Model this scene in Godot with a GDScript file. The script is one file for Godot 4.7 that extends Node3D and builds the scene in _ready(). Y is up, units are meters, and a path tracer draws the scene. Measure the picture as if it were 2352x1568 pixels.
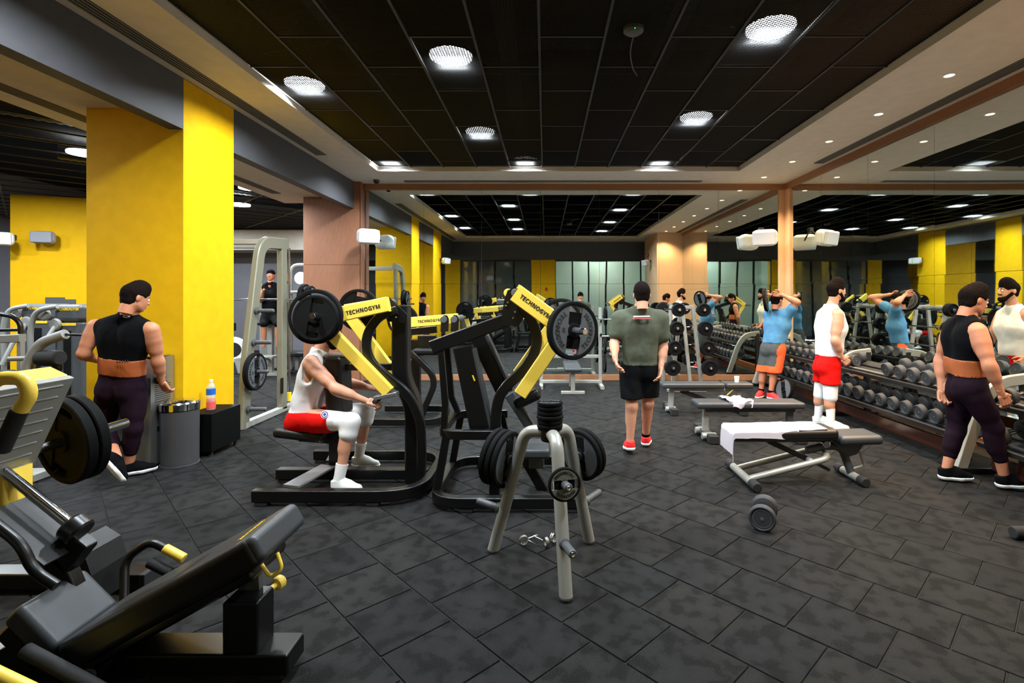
extends Node3D
# A gym hall. x to the right, y up, the camera looks along -z; its image plane is parallel to the far mirror wall.
const F := 1189.0      # focal length in pixels of the 2352 x 1568 frame
const CX := 1252.0     # vanishing point of the room's long axis
const CY := 683.0
const EYE := 1.63
const BACK := 10.2     # far mirror wall
const RIGHT := 4.74    # right mirror wall
const LEFT := -3.68    # line of the columns and of the beam
const SOUTH := -0.35   # wall behind the camera, as -z
const SOFFIT := 3.86
const MESHY := 3.93
var M := {}
var taken := {}
var shared := {}


class B:
	var v := PackedVector3Array()
	var n := PackedVector3Array()
	var uv := PackedVector2Array()
	var t := Transform3D()
	func _init(tr := Transform3D()):
		t = tr
	func tri(a: Vector3, b: Vector3, c: Vector3, na: Vector3, nb: Vector3, nc: Vector3, ua := Vector2.ZERO, ub := Vector2.ZERO, uc := Vector2.ZERO) -> void:
		var pa := t * a
		var pb := t * b
		var pc := t * c
		var xa := (t.basis * na).normalized()
		var xb := (t.basis * nb).normalized()
		var xc := (t.basis * nc).normalized()
		v.append(pa); n.append(xa); uv.append(ua)
		if (pb - pa).cross(pc - pa).dot(xa + xb + xc) > 0.0:
			v.append(pc); n.append(xc); uv.append(uc)
			v.append(pb); n.append(xb); uv.append(ub)
		else:
			v.append(pb); n.append(xb); uv.append(ub)
			v.append(pc); n.append(xc); uv.append(uc)
	# four corners in order; n outward
	func quad(a: Vector3, b: Vector3, c: Vector3, d: Vector3, nn: Vector3, s := 1.0) -> void:
		var w := Vector2((b - a).length(), (d - a).length()) * s
		tri(a, b, c, nn, nn, nn, Vector2.ZERO, Vector2(w.x, 0), w)
		tri(a, c, d, nn, nn, nn, Vector2.ZERO, w, Vector2(0, w.y))
	func quadn(a: Vector3, b: Vector3, c: Vector3, d: Vector3, na: Vector3, nb: Vector3, nc: Vector3, nd: Vector3) -> void:
		tri(a, b, c, na, nb, nc)
		tri(a, c, d, na, nc, nd)
	# box with chamfered edges
	func box(c: Vector3, s: Vector3, bevel := 0.004, bas := Basis()) -> void:
		var h := s * 0.5
		var e: float = min(bevel, min(h.x, min(h.y, h.z)) * 0.9)
		var ax := [0, 1, 2]
		for i in 3:
			var j := (i + 1) % 3
			var k := (i + 2) % 3
			for sg in [-1.0, 1.0]:
				var nn := Vector3.ZERO
				nn[i] = sg
				var q := []
				for w in [[-1, -1], [1, -1], [1, 1], [-1, 1]]:
					var p := Vector3.ZERO
					p[i] = sg * h[i]
					p[j] = w[0] * (h[j] - e)
					p[k] = w[1] * (h[k] - e)
					q.append(c + bas * p)
				quad(q[0], q[1], q[2], q[3], bas * nn)
			if e <= 0.0:
				continue
			# edges parallel to axis i
			for sj in [-1.0, 1.0]:
				for sk in [-1.0, 1.0]:
					var nj := Vector3.ZERO
					nj[j] = sj
					var nk := Vector3.ZERO
					nk[k] = sk
					var a := Vector3.ZERO
					a[i] = -(h[i] - e); a[j] = sj * h[j]; a[k] = sk * (h[k] - e)
					var b := a
					b[i] = h[i] - e
					var d := a
					d[j] = sj * (h[j] - e); d[k] = sk * h[k]
					var f := d
					f[i] = h[i] - e
					quadn(c + bas * a, c + bas * b, c + bas * f, c + bas * d, bas * nj, bas * nj, bas * nk, bas * nk)
		if e > 0.0:
			for sx in [-1.0, 1.0]:
				for sy in [-1.0, 1.0]:
					for sz in [-1.0, 1.0]:
						var a := Vector3(sx * h.x, sy * (h.y - e), sz * (h.z - e))
						var b := Vector3(sx * (h.x - e), sy * h.y, sz * (h.z - e))
						var d := Vector3(sx * (h.x - e), sy * (h.y - e), sz * h.z)
						tri(c + bas * a, c + bas * b, c + bas * d, bas * Vector3(sx, 0, 0), bas * Vector3(0, sy, 0), bas * Vector3(0, 0, sz))
	# box between two corners
	func span(a: Vector3, b: Vector3, bevel := 0.0) -> void:
		box((a + b) * 0.5, (b - a).abs(), bevel)
	# cushion: box with round edges of radius r
	func pad(c: Vector3, s: Vector3, r: float, bas := Basis(), seg := 2) -> void:
		var h := s * 0.5
		var co := []
		for i in 3:
			var ri: float = min(r, h[i] * 0.98)
			var l := []
			for q in range(seg, -1, -1):
				l.append(-(h[i] - ri) - ri * tan(PI / 4 * q / seg))
			for q in seg + 1:
				l.append((h[i] - ri) + ri * tan(PI / 4 * q / seg))
			co.append(l)
		var inner := Vector3(h.x - min(r, h.x * 0.98), h.y - min(r, h.y * 0.98), h.z - min(r, h.z * 0.98))
		var rr := Vector3(min(r, h.x * 0.98), min(r, h.y * 0.98), min(r, h.z * 0.98))
		for i in 3:
			var j := (i + 1) % 3
			var k := (i + 2) % 3
			for sg in [-1.0, 1.0]:
				var pos := []
				var nor := []
				for a in co[j].size():
					for b in co[k].size():
						var p := Vector3.ZERO
						p[i] = sg * h[i]; p[j] = co[j][a]; p[k] = co[k][b]
						var q := p.clamp(-inner, inner)
						var dd := (p - q) / rr
						dd = dd.normalized()
						pos.append(c + bas * (q + dd * rr))
						nor.append(bas * (dd / rr).normalized())
				var w: int = co[k].size()
				for a in co[j].size() - 1:
					for b in w - 1:
						var o: int = a * w + b
						quadn(pos[o], pos[o + 1], pos[o + w + 1], pos[o + w], nor[o], nor[o + 1], nor[o + w + 1], nor[o + w])
	# round tube along a path; r a number or one per point
	func tube(path: Array, r, sides := 12, caps := true) -> void:
		var m := path.size()
		if m < 2:
			return
		var up := Vector3.UP
		var t0: Vector3 = (path[1] - path[0]).normalized()
		if abs(t0.dot(up)) > 0.9:
			up = Vector3.RIGHT
		var side := t0.cross(up).normalized()
		var prev_p := []
		var prev_n := []
		for i in m:
			var tg: Vector3
			if i == 0:
				tg = path[1] - path[0]
			elif i == m - 1:
				tg = path[i] - path[i - 1]
			else:
				tg = (path[i] - path[i - 1]).normalized() + (path[i + 1] - path[i]).normalized()
			tg = tg.normalized()
			side = (side - tg * side.dot(tg)).normalized()
			var oth := tg.cross(side)
			var rad: float = r[i] if r is Array or r is PackedFloat32Array else r
			var ps := []
			var ns := []
			for k in sides:
				var a := TAU * k / sides
				var nn := side * cos(a) + oth * sin(a)
				ps.append(path[i] + nn * rad)
				ns.append(nn)
			if i > 0:
				for k in sides:
					var k2 := (k + 1) % sides
					quadn(prev_p[k], prev_p[k2], ps[k2], ps[k], prev_n[k], prev_n[k2], ns[k2], ns[k])
			if caps and (i == 0 or i == m - 1):
				var cn := -tg if i == 0 else tg
				for k in sides:
					tri(path[i], ps[k], ps[(k + 1) % sides], cn, cn, cn)
			prev_p = ps
			prev_n = ns
	# flat bar or box tube along a path; w is its width along `axis`, h its height in the path's own plane
	func bar(path: Array, axis: Vector3, w: float, h: float, e := 0.006, closed := false) -> void:
		axis = axis.normalized()
		var m := path.size()
		var hw := w * 0.5
		var hh := h * 0.5
		e = min(e, min(hw, hh) * 0.8)
		# profile corners (along axis, along in-plane normal) and normals
		var pr := [[-hw + e, -hh, 0, -1], [hw - e, -hh, 0, -1], [hw, -hh + e, 1, 0], [hw, hh - e, 1, 0], [hw - e, hh, 0, 1], [-hw + e, hh, 0, 1], [-hw, hh - e, -1, 0], [-hw, -hh + e, -1, 0]]
		var prev := []
		var prevn := []
		var first := []
		var firstn := []
		for i in m:
			var d0: Vector3
			var d1: Vector3
			if closed:
				d0 = (path[i] - path[(i + m - 1) % m]).normalized()
				d1 = (path[(i + 1) % m] - path[i]).normalized()
			else:
				d0 = (path[i] - path[i - 1]).normalized() if i > 0 else (path[1] - path[0]).normalized()
				d1 = (path[i + 1] - path[i]).normalized() if i < m - 1 else d0
			var tg := (d0 + d1).normalized()
			var no := axis.cross(tg).normalized()
			var sc: float = 1.0 / max(0.5, tg.dot(d0))
			var ps := []
			var ns := []
			for q in pr:
				ps.append(path[i] + axis * q[0] + no * (q[1] * sc))
				ns.append(axis * q[2] + no * q[3])
			if i > 0:
				for k in 8:
					var k2 := (k + 1) % 8
					quadn(prev[k], prev[k2], ps[k2], ps[k], prevn[k], prevn[k2], ns[k2], ns[k])
			else:
				first = ps
				firstn = ns
			if not closed and (i == 0 or i == m - 1):
				var cn := -tg if i == 0 else tg
				for k in range(1, 7):
					tri(ps[0], ps[k], ps[k + 1], cn, cn, cn)
			prev = ps
			prevn = ns
		if closed:
			for k in 8:
				var k2 := (k + 1) % 8
				quadn(prev[k], prev[k2], first[k2], first[k], prevn[k], prevn[k2], firstn[k2], firstn[k])
	# solid of revolution about `axis` through `o`; profile of [radius, height]
	func lathe(o: Vector3, axis: Vector3, prof: Array, sides := 24) -> void:
		axis = axis.normalized()
		var u := axis.cross(Vector3.UP if abs(axis.y) < 0.9 else Vector3.RIGHT).normalized()
		var w := axis.cross(u)
		for i in prof.size() - 1:
			var r0: float = prof[i][0]
			var y0: float = prof[i][1]
			var r1: float = prof[i + 1][0]
			var y1: float = prof[i + 1][1]
			var sl := Vector2(y1 - y0, r0 - r1)
			if sl.length() < 1e-7:
				continue
			sl = sl.normalized()
			for k in sides:
				var a := TAU * k / sides
				var b := TAU * (k + 1) / sides
				var ra := u * cos(a) + w * sin(a)
				var rb := u * cos(b) + w * sin(b)
				var na := ra * sl.x + axis * sl.y
				var nb := rb * sl.x + axis * sl.y
				if r0 > 1e-6:
					tri(o + ra * r0 + axis * y0, o + rb * r0 + axis * y0, o + ra * r1 + axis * y1, na, nb, na)
				if r1 > 1e-6:
					tri(o + rb * r0 + axis * y0, o + rb * r1 + axis * y1, o + ra * r1 + axis * y1, nb, nb, na)
	# straight bar with round section
	func rod(a: Vector3, b: Vector3, r: float, sides := 12, e := 0.0) -> void:
		var l := (b - a).length()
		if e > 0.0:
			lathe(a, b - a, [[0, 0], [r - e, 0], [r, e], [r, l - e], [r - e, l], [0, l]], sides)
		else:
			lathe(a, b - a, [[0, 0], [r, 0], [r, l], [0, l]], sides)
	# prism: polygon in the plane (u, w) at o, of thickness th along u x w, centred
	func prism(o: Vector3, u: Vector3, w: Vector3, poly: Array, th: float) -> void:
		var pk := PackedVector2Array(poly)
		if Geometry2D.is_polygon_clockwise(pk):
			pk.reverse()
		var ax := u.cross(w).normalized()
		var idx := Geometry2D.triangulate_polygon(pk)
		for sg in [-0.5, 0.5]:
			var off: Vector3 = o + ax * (th * sg)
			for i in range(0, idx.size(), 3):
				var p := pk[idx[i]]
				var q := pk[idx[i + 1]]
				var r := pk[idx[i + 2]]
				var nn: Vector3 = ax * sign(sg)
				tri(off + u * p.x + w * p.y, off + u * q.x + w * q.y, off + u * r.x + w * r.y, nn, nn, nn, p, q, r)
		var h := ax * (th * 0.5)
		for i in pk.size():
			var p := pk[i]
			var q := pk[(i + 1) % pk.size()]
			var dd := (q - p).normalized()
			var nn := (u * dd.y - w * dd.x).normalized()
			quad(o + u * p.x + w * p.y - h, o + u * q.x + w * q.y - h, o + u * q.x + w * q.y + h, o + u * p.x + w * p.y + h, nn)
	func ball(c: Vector3, r: Vector3, seg := 12) -> void:
		for i in seg:
			for k in seg * 2:
				var ps := []
				var ns := []
				for w in [[0, 0], [1, 0], [1, 1], [0, 1]]:
					var a: float = PI * (i + w[0]) / seg
					var b: float = PI * (k + w[1]) / seg
					var d := Vector3(sin(a) * cos(b), cos(a), sin(a) * sin(b))
					ps.append(c + d * r)
					ns.append((d / r).normalized())
				if i > 0:
					tri(ps[0], ps[1], ps[3], ns[0], ns[1], ns[3])
				if i < seg - 1:
					tri(ps[1], ps[2], ps[3], ns[1], ns[2], ns[3])
	# letters: x right, y up along u, w, raised along u x w
	func text(s: String, size: float, o: Vector3, u: Vector3, w: Vector3, depth := 0.002, bold := true) -> void:
		var tm := TextMesh.new()
		var f := SystemFont.new()
		f.font_names = PackedStringArray(["Droid Sans"])
		f.font_weight = 700 if bold else 400
		tm.font = f
		tm.text = s
		tm.font_size = 32
		tm.pixel_size = size / 23.0
		tm.depth = depth
		tm.curve_step = 2.0
		var ar := tm.get_mesh_arrays()
		var vv: PackedVector3Array = ar[Mesh.ARRAY_VERTEX]
		var nn: PackedVector3Array = ar[Mesh.ARRAY_NORMAL]
		var ii: PackedInt32Array = ar[Mesh.ARRAY_INDEX]
		u = u.normalized()
		w = w.normalized()
		var bs := Basis(u, w, u.cross(w))
		for i in range(0, ii.size(), 3):
			tri(o + bs * vv[ii[i]], o + bs * vv[ii[i + 1]], o + bs * vv[ii[i + 2]], bs * nn[ii[i]], bs * nn[ii[i + 1]], bs * nn[ii[i + 2]])
	func mesh(m: Material = null) -> ArrayMesh:
		var am := ArrayMesh.new()
		var ar := []
		ar.resize(Mesh.ARRAY_MAX)
		ar[Mesh.ARRAY_VERTEX] = v
		ar[Mesh.ARRAY_NORMAL] = n
		ar[Mesh.ARRAY_TEX_UV] = uv
		am.add_surface_from_arrays(Mesh.PRIMITIVE_TRIANGLES, ar)
		if m:
			am.surface_set_material(0, m)
		return am


# a pixel at a known depth, or where it meets the height h
func dp(px: float, py: float, d: float) -> Vector3:
	return Vector3((px - CX) / F * d, EYE - (py - CY) / F * d, -d)
func gp(px: float, py: float, h := 0.0) -> Vector3:
	return dp(px, py, F * (EYE - h) / (py - CY))
func pp(d: float, pts: Array) -> Array:
	var o := []
	for p in pts:
		o.append(dp(p[0], p[1], d))
	return o
# round the corners of a path
func fillet(pts: Array, r: float, seg := 5, closed := false) -> Array:
	var o := []
	var m := pts.size()
	for i in m:
		if not closed and (i == 0 or i == m - 1):
			o.append(pts[i])
			continue
		var p: Vector3 = pts[i]
		var a: Vector3 = pts[(i + m - 1) % m] - p
		var b: Vector3 = pts[(i + 1) % m] - p
		var q: float = min(r, min(a.length(), b.length()) * 0.48)
		var s := p + a.normalized() * q
		var e := p + b.normalized() * q
		for k in seg + 1:
			var f := float(k) / seg
			o.append(s.lerp(p, f).lerp(p.lerp(e, f), f))
	return o
func smooth(pts: Array, sub := 4) -> Array:
	var o := []
	var m := pts.size()
	for i in m - 1:
		var p0: Vector3 = pts[max(i - 1, 0)]
		var p3: Vector3 = pts[min(i + 2, m - 1)]
		for k in sub:
			o.append((pts[i] as Vector3).cubic_interpolate(pts[i + 1], p0, p3, float(k) / sub))
	o.append(pts[m - 1])
	return o
func shift(pts: Array, by: Vector3) -> Array:
	var o := []
	for p in pts:
		o.append(p + by)
	return o
func lofted(at: Vector3) -> B:
	return B.new(Transform3D(Basis(), -at))
func basis_y(deg: float) -> Basis:
	return Basis(Vector3.UP, deg_to_rad(deg))
# basis whose x runs along d and whose y is as upright as it can be
func along(d: Vector3, up := Vector3.UP) -> Basis:
	var x := d.normalized()
	var z := x.cross(up).normalized()
	return Basis(x, z.cross(x), z)

func numbered(called: String) -> String:
	if not taken.has(called):
		taken[called] = 0
		return called
	taken[called] += 1
	return "%s_%03d" % [called, taken[called]]
func tag(o: Node3D, label: String, category: String, group := "", kind := "") -> Node3D:
	if label: o.set_meta("label", label)
	if category: o.set_meta("category", category)
	if group: o.set_meta("group", group)
	if kind: o.set_meta("kind", kind)
	return o
func thing(called: String, label: String, category: String, at := Vector3.ZERO, group := "") -> Node3D:
	var o := Node3D.new()
	o.name = numbered(called)
	add_child(o)
	o.position = at
	return tag(o, label, category, group)
func part(called: String, b, m: Material, parent: Node3D) -> MeshInstance3D:
	var o := MeshInstance3D.new()
	o.name = called
	o.mesh = b.mesh() if b is B else b
	o.material_override = m
	parent.add_child(o, true)
	return o
func single(called: String, label: String, category: String, b, m: Material, at := Vector3.ZERO, group := "") -> MeshInstance3D:
	var o := part(numbered(called), b, m, self)
	o.position = at
	tag(o, label, category, group)
	return o
func struct(called: String, b, m: Material, label := "", at := Vector3.ZERO) -> MeshInstance3D:
	var o := part(numbered(called), b, m, self)
	o.position = at
	tag(o, label, "", "", "structure")
	return o
func copy(o: Node3D, at: Vector3, turn := 0.0, label := "") -> Node3D:
	var c: Node3D = o.duplicate()
	c.name = numbered(String(o.name).rstrip("0123456789").trim_suffix("_"))
	add_child(c)
	c.position = at
	c.rotation.y = turn
	if label: c.set_meta("label", label)
	return c

# ---------------------------------------------------------------- materials
func mat(col: Color, rough := 0.6, metal := 0.0, spec := 0.5) -> StandardMaterial3D:
	var m := StandardMaterial3D.new()
	m.albedo_color = col
	m.roughness = rough
	m.metallic = metal
	m.metallic_specular = spec
	return m
func noise_tex(freq: float, ramp: Array, size := 512, seed_ := 1, oct := 4, kind := FastNoiseLite.TYPE_SIMPLEX_SMOOTH) -> ImageTexture:
	var fn := FastNoiseLite.new()
	fn.seed = seed_
	fn.noise_type = kind
	fn.frequency = freq
	fn.fractal_octaves = oct
	var im := fn.get_seamless_image(size, size)
	im.convert(Image.FORMAT_RGB8)
	var g := Gradient.new()
	g.offsets = PackedFloat32Array(ramp.map(func(x): return x[0]))
	g.colors = PackedColorArray(ramp.map(func(x): return x[1]))
	for y in size:
		for x in size:
			im.set_pixel(x, y, g.sample(im.get_pixel(x, y).r))
	return ImageTexture.create_from_image(im)
func tri_mat(m: StandardMaterial3D, scale: float, tex: Texture2D) -> StandardMaterial3D:
	m.albedo_texture = tex
	m.uv1_triplanar = true
	m.uv1_world_triplanar = true
	m.uv1_scale = Vector3.ONE * scale
	return m
func grey(v: float) -> Color:
	return Color(v, v, v)
func rubber_tex(seed_: int) -> ImageTexture:
	# crumb rubber: fine light and dark grains, broad worn and scuffed patches
	var size := 1024
	var fn := FastNoiseLite.new()
	fn.seed = seed_
	fn.frequency = 0.006
	fn.fractal_octaves = 4
	var im := fn.get_seamless_image(size, size)
	im.convert(Image.FORMAT_RGB8)
	var fg := FastNoiseLite.new()
	fg.seed = seed_ + 50
	fg.frequency = 0.16
	fg.fractal_octaves = 2
	var gi := fg.get_seamless_image(size, size)
	gi.convert(Image.FORMAT_RGB8)
	var rng := RandomNumberGenerator.new()
	rng.seed = seed_ * 7 + 3
	for y in size:
		for x in size:
			var p := im.get_pixel(x, y).r
			var g := gi.get_pixel(x, y).r - 0.5
			var worn := smoothstep(0.50, 0.30, p)
			var l := 0.134 + (p - 0.5) * 0.04 + g * (0.10 + 0.10 * worn) - 0.035 * worn
			if rng.randf() > 0.9995:
				l += 0.2
			l = clampf(l, 0.03, 0.5)
			im.set_pixel(x, y, Color(l, l, l * 0.985))
	return ImageTexture.create_from_image(im)
func wood_tex(a: Color, b: Color, seed_: int) -> ImageTexture:
	var w := 512
	var h := 512
	var im := Image.create(w, h, false, Image.FORMAT_RGB8)
	var fn := FastNoiseLite.new()
	fn.seed = seed_
	fn.frequency = 1.0
	fn.fractal_octaves = 3
	for y in h:
		for x in w:
			var f := fn.get_noise_2d(x * 0.16, y * 0.006) * 0.5 + 0.5
			var g := fn.get_noise_2d(x * 0.02 + 77.0, y * 0.003) * 0.5 + 0.5
			im.set_pixel(x, y, a.lerp(b, clampf(f * 0.75 + g * 0.25, 0, 1)))
	return ImageTexture.create_from_image(im)
func materials() -> void:
	var rub := [rubber_tex(3), rubber_tex(11)]
	M.rubber = []
	for i in 4:
		var k: Color = [Color(1, 1, 1), Color(0.93, 0.93, 0.94), Color(1.06, 1.05, 1.03), Color(0.98, 0.99, 1.0)][i]
		var m := tri_mat(mat(k * 0.92, 0.78, 0, 0.22), 0.9 + 0.07 * i, rub[i % 2])
		M.rubber.append(m)
	M.subfloor = mat(grey(0.04), 0.9)
	var plaster := noise_tex(0.03, [[0.0, grey(0.95)], [1.0, grey(1.0)]], 256, 5)
	M.white = tri_mat(mat(Color(0.80, 0.76, 0.71), 0.75), 0.6, plaster)
	M.dark_beam = tri_mat(mat(Color(0.27, 0.27, 0.285), 0.6), 0.6, plaster)
	M.grey_wall = tri_mat(mat(Color(0.46, 0.46, 0.49), 0.7), 0.6, plaster)
	M.yellow_wall = tri_mat(mat(Color(0.865, 0.665, 0.055), 0.6, 0, 0.2), 0.6, plaster)
	M.black_ceiling = mat(grey(0.03), 0.9)
	M.duct = mat(grey(0.12), 0.5, 0.5)
	M.mesh = mat(grey(0.11), 0.45, 0.4)
	M.tbar = mat(grey(0.17), 0.5, 0.2)
	M.wood = tri_mat(mat(Color(1, 1, 1), 0.45, 0, 0.4), 1.6, wood_tex(Color(0.47, 0.31, 0.22), Color(0.63, 0.43, 0.32), 4))
	M.wood_light = tri_mat(mat(Color(1, 1, 1), 0.45, 0, 0.4), 1.2, wood_tex(Color(0.76, 0.60, 0.46), Color(0.84, 0.68, 0.53), 9))
	M.wood_trim = tri_mat(mat(Color(1, 1, 1), 0.4, 0, 0.4), 1.2, wood_tex(Color(0.53, 0.36, 0.25), Color(0.62, 0.44, 0.31), 12))
	M.mirror = mat(Color(0.86, 0.89, 0.88), 0.015, 1.0)
	M.slot = mat(grey(0.02), 0.9)
	M.slat = mat(Color(0.45, 0.43, 0.40), 0.6)
	M.black = mat(grey(0.035), 0.33, 0.0, 0.5)          # powder-coated machine frames
	M.black_matt = mat(grey(0.03), 0.75)
	M.pad = mat(Color(0.20, 0.21, 0.22), 0.42, 0, 0.5)   # vinyl upholstery
	M.pad_black = mat(grey(0.04), 0.45, 0, 0.5)
	M.iron = tri_mat(mat(Color(0.22, 0.225, 0.23), 0.6, 0.1), 6.0, noise_tex(0.05, [[0.0, grey(0.8)], [1.0, grey(1.0)]], 256, 8))
	M.iron_dark = mat(grey(0.065), 0.75, 0.0, 0.2)
	M.plate_face = mat(Color(0.30, 0.31, 0.32), 0.6, 0.0)
	M.letter = mat(grey(0.05), 0.7)
	M.letter_light = mat(grey(0.62), 0.6)
	M.yellow = mat(Color(0.93, 0.79, 0.30), 0.35, 0, 0.5)  # machine arms
	M.silver = mat(Color(0.63, 0.63, 0.60), 0.38, 0.35)    # silver paint
	M.silver_warm = mat(Color(0.50, 0.49, 0.42), 0.4, 0.3)
	M.alu = mat(Color(0.60, 0.60, 0.60), 0.35, 0.8)
	M.chrome = mat(Color(0.85, 0.86, 0.87), 0.12, 1.0)
	M.steel = mat(Color(0.66, 0.655, 0.63), 0.3, 0.85)
	M.rubber_grip = mat(grey(0.09), 0.8)
	M.speaker = mat(Color(0.86, 0.86, 0.85), 0.5)
	M.speaker_face = mat(Color(0.78, 0.78, 0.78), 0.7)
	M.skin = mat(Color(0.76, 0.54, 0.43), 0.5, 0, 0.4)
	M.skin_tan = mat(Color(0.70, 0.46, 0.34), 0.5, 0, 0.4)
	M.hair = mat(Color(0.075, 0.05, 0.042), 0.9, 0, 0.15)
	M.cloth_white = mat(Color(0.87, 0.86, 0.85), 0.9, 0, 0.2)
	M.cloth_black = mat(Color(0.03, 0.032, 0.04), 0.9, 0, 0.2)
	M.cloth_red = mat(Color(0.80, 0.07, 0.05), 0.6, 0, 0.2)
	M.cloth_purple = mat(Color(0.10, 0.045, 0.085), 0.8, 0, 0.2)
	M.cloth_olive = mat(Color(0.31, 0.325, 0.27), 0.9, 0, 0.2)
	M.cloth_blue = mat(Color(0.31, 0.50, 0.63), 0.85, 0, 0.2)
	M.cloth_grey = mat(Color(0.28, 0.29, 0.29), 0.85, 0, 0.2)
	M.orange = mat(Color(0.92, 0.36, 0.20), 0.8, 0, 0.2)
	M.belt = mat(Color(0.60, 0.30, 0.12), 0.6)
	M.red_shoe = mat(Color(0.85, 0.12, 0.14), 0.7)
	M.white_shoe = mat(Color(0.90, 0.90, 0.88), 0.7)
	M.towel = mat(Color(0.80, 0.77, 0.80), 0.95, 0, 0.2)
	M.lamp = mat(grey(1.0), 0.5)
	M.lamp.emission_enabled = true
	M.lamp.emission = Color(0.95, 0.98, 1.0)
	M.lamp.emission_energy_multiplier = 14.0
	M.down = mat(grey(1.0), 0.5)
	M.down.emission_enabled = true
	M.down.emission = Color(1.0, 0.88, 0.70)
	M.down.emission_energy_multiplier = 6.0
	M.red_sign = mat(Color(0.75, 0.05, 0.08), 0.4)
	M.glass = mat(Color(0.62, 0.68, 0.66, 0.10), 0.03)
	M.glass.transparency = BaseMaterial3D.TRANSPARENCY_ALPHA
	M.aqua_wall = mat(Color(0.80, 0.87, 0.83), 0.7)
	M.blackgloss = mat(grey(0.03), 0.25)
	M.dark_metal = mat(grey(0.17), 0.4, 0.4)
	M.machine_grey = mat(Color(0.27, 0.28, 0.29), 0.5)
	M.light_grey = mat(Color(0.52, 0.52, 0.50), 0.45)
	M.sticker = mat(Color(0.9, 0.75, 0.1), 0.5)
	M.water = mat(Color(0.80, 0.90, 0.92, 0.25), 0.05)
	M.water.transparency = BaseMaterial3D.TRANSPARENCY_ALPHA
	M.blue_label = mat(Color(0.05, 0.35, 0.68), 0.5)
	M.red_drink = mat(Color(0.88, 0.22, 0.16), 0.2)


func _ready() -> void:
	# camera: image plane parallel to the far wall, lens shifted as in the photograph
	var cam := Camera3D.new()
	cam.name = "camera"
	cam.projection = Camera3D.PROJECTION_FRUSTUM
	cam.near = 0.05
	cam.far = 100.0
	cam.size = 0.05 * 1568.0 / F
	cam.frustum_offset = Vector2((1176.0 - CX) / F, (CY - 784.0) / F) * 0.05
	cam.position = Vector3(0, EYE, 0)
	add_child(cam)
	cam.current = true
	var we := WorldEnvironment.new()
	we.name = "environment"
	var env := Environment.new()
	env.background_mode = Environment.BG_COLOR
	env.background_color = Color(0.01, 0.01, 0.012)
	env.tonemap_mode = Environment.TONE_MAPPER_LINEAR
	env.tonemap_exposure = EXPOSURE
	env.sdfgi_enabled = true
	env.ssao_enabled = true
	env.ssil_enabled = true
	we.environment = env
	add_child(we)
	materials()
	room()
	lamps()
	things()

const EXPOSURE := 1.0
const LAMP_E := 17.0
const DOWN_E := 7.5
const HALL_E := 17.0


# ---------------------------------------------------------------- the room
func build_floor() -> void:
	var b := B.new()
	b.span(Vector3(-14.2, -0.2, 4.0), Vector3(4.95, -0.008, -17.2))
	var fl := struct("floor", b, M.subfloor, "black crumb rubber tiles laid diagonally in running bond")
	var a := Vector3(-0.693, 0, -0.721)
	var c := Vector3(0.721, 0, -0.693)
	var ts := 0.397
	var tr := 0.386
	var tile := B.new(Transform3D(Basis(a, Vector3.UP, a.cross(Vector3.UP)), Vector3.ZERO))
	tile.box(Vector3(0, -0.015, 0), Vector3(ts - 0.007, 0.03, tr - 0.007), 0.004)
	var tm := tile.mesh()
	var rng := RandomNumberGenerator.new()
	rng.seed = 5
	var all := []
	for i in range(-40, 70):
		for k in range(-40, 70):
			var r := 2.634 + (i + 0.5) * tr
			var s := 1.2236 + (k + 0.5) * ts + (ts * 0.5 if posmod(i, 2) == 0 else 0.0)
			var p := a * s + c * r
			var zd := -p.z
			if zd < -0.7 or zd > 16.0 or p.x > RIGHT + 0.15 or p.x < -13.0:
				continue
			if zd > BACK + 0.1 and p.x > LEFT:
				continue
			var score := 1e6
			if zd > 0.9:
				var px := CX + F * p.x / zd
				var py := CY + F * EYE / zd
				if px > -60 and px < 2412 and py < 1640:
					score = zd
			all.append([score, p, rng.randi() % 4, rng.randf_range(-0.0012, 0.0), rng.randf_range(-0.003, 0.003), rng.randf_range(-0.003, 0.003)])
	all.sort_custom(func(x, y): return x[0] < y[0])
	var rest := B.new()
	for q in all.size():
		var e: Array = all[q]
		if q < 300:
			var o := MeshInstance3D.new()
			o.name = "tile"
			o.mesh = tm
			o.material_override = M.rubber[e[2]]
			o.position = e[1] + Vector3(0, e[3], 0)
			o.rotation = Vector3(e[4], 0, e[5])
			fl.add_child(o, true)
		else:
			var arr := tm.surface_get_arrays(0)
			var off: Vector3 = e[1] + Vector3(0, e[3], 0)
			for p in arr[Mesh.ARRAY_VERTEX]:
				rest.v.append(p + off)
			rest.n.append_array(arr[Mesh.ARRAY_NORMAL])
			rest.uv.append_array(arr[Mesh.ARRAY_TEX_UV])
	var st := part("tiles_beyond", rest, M.rubber[0], fl)
	st.set_meta("kind", "stuff")


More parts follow.
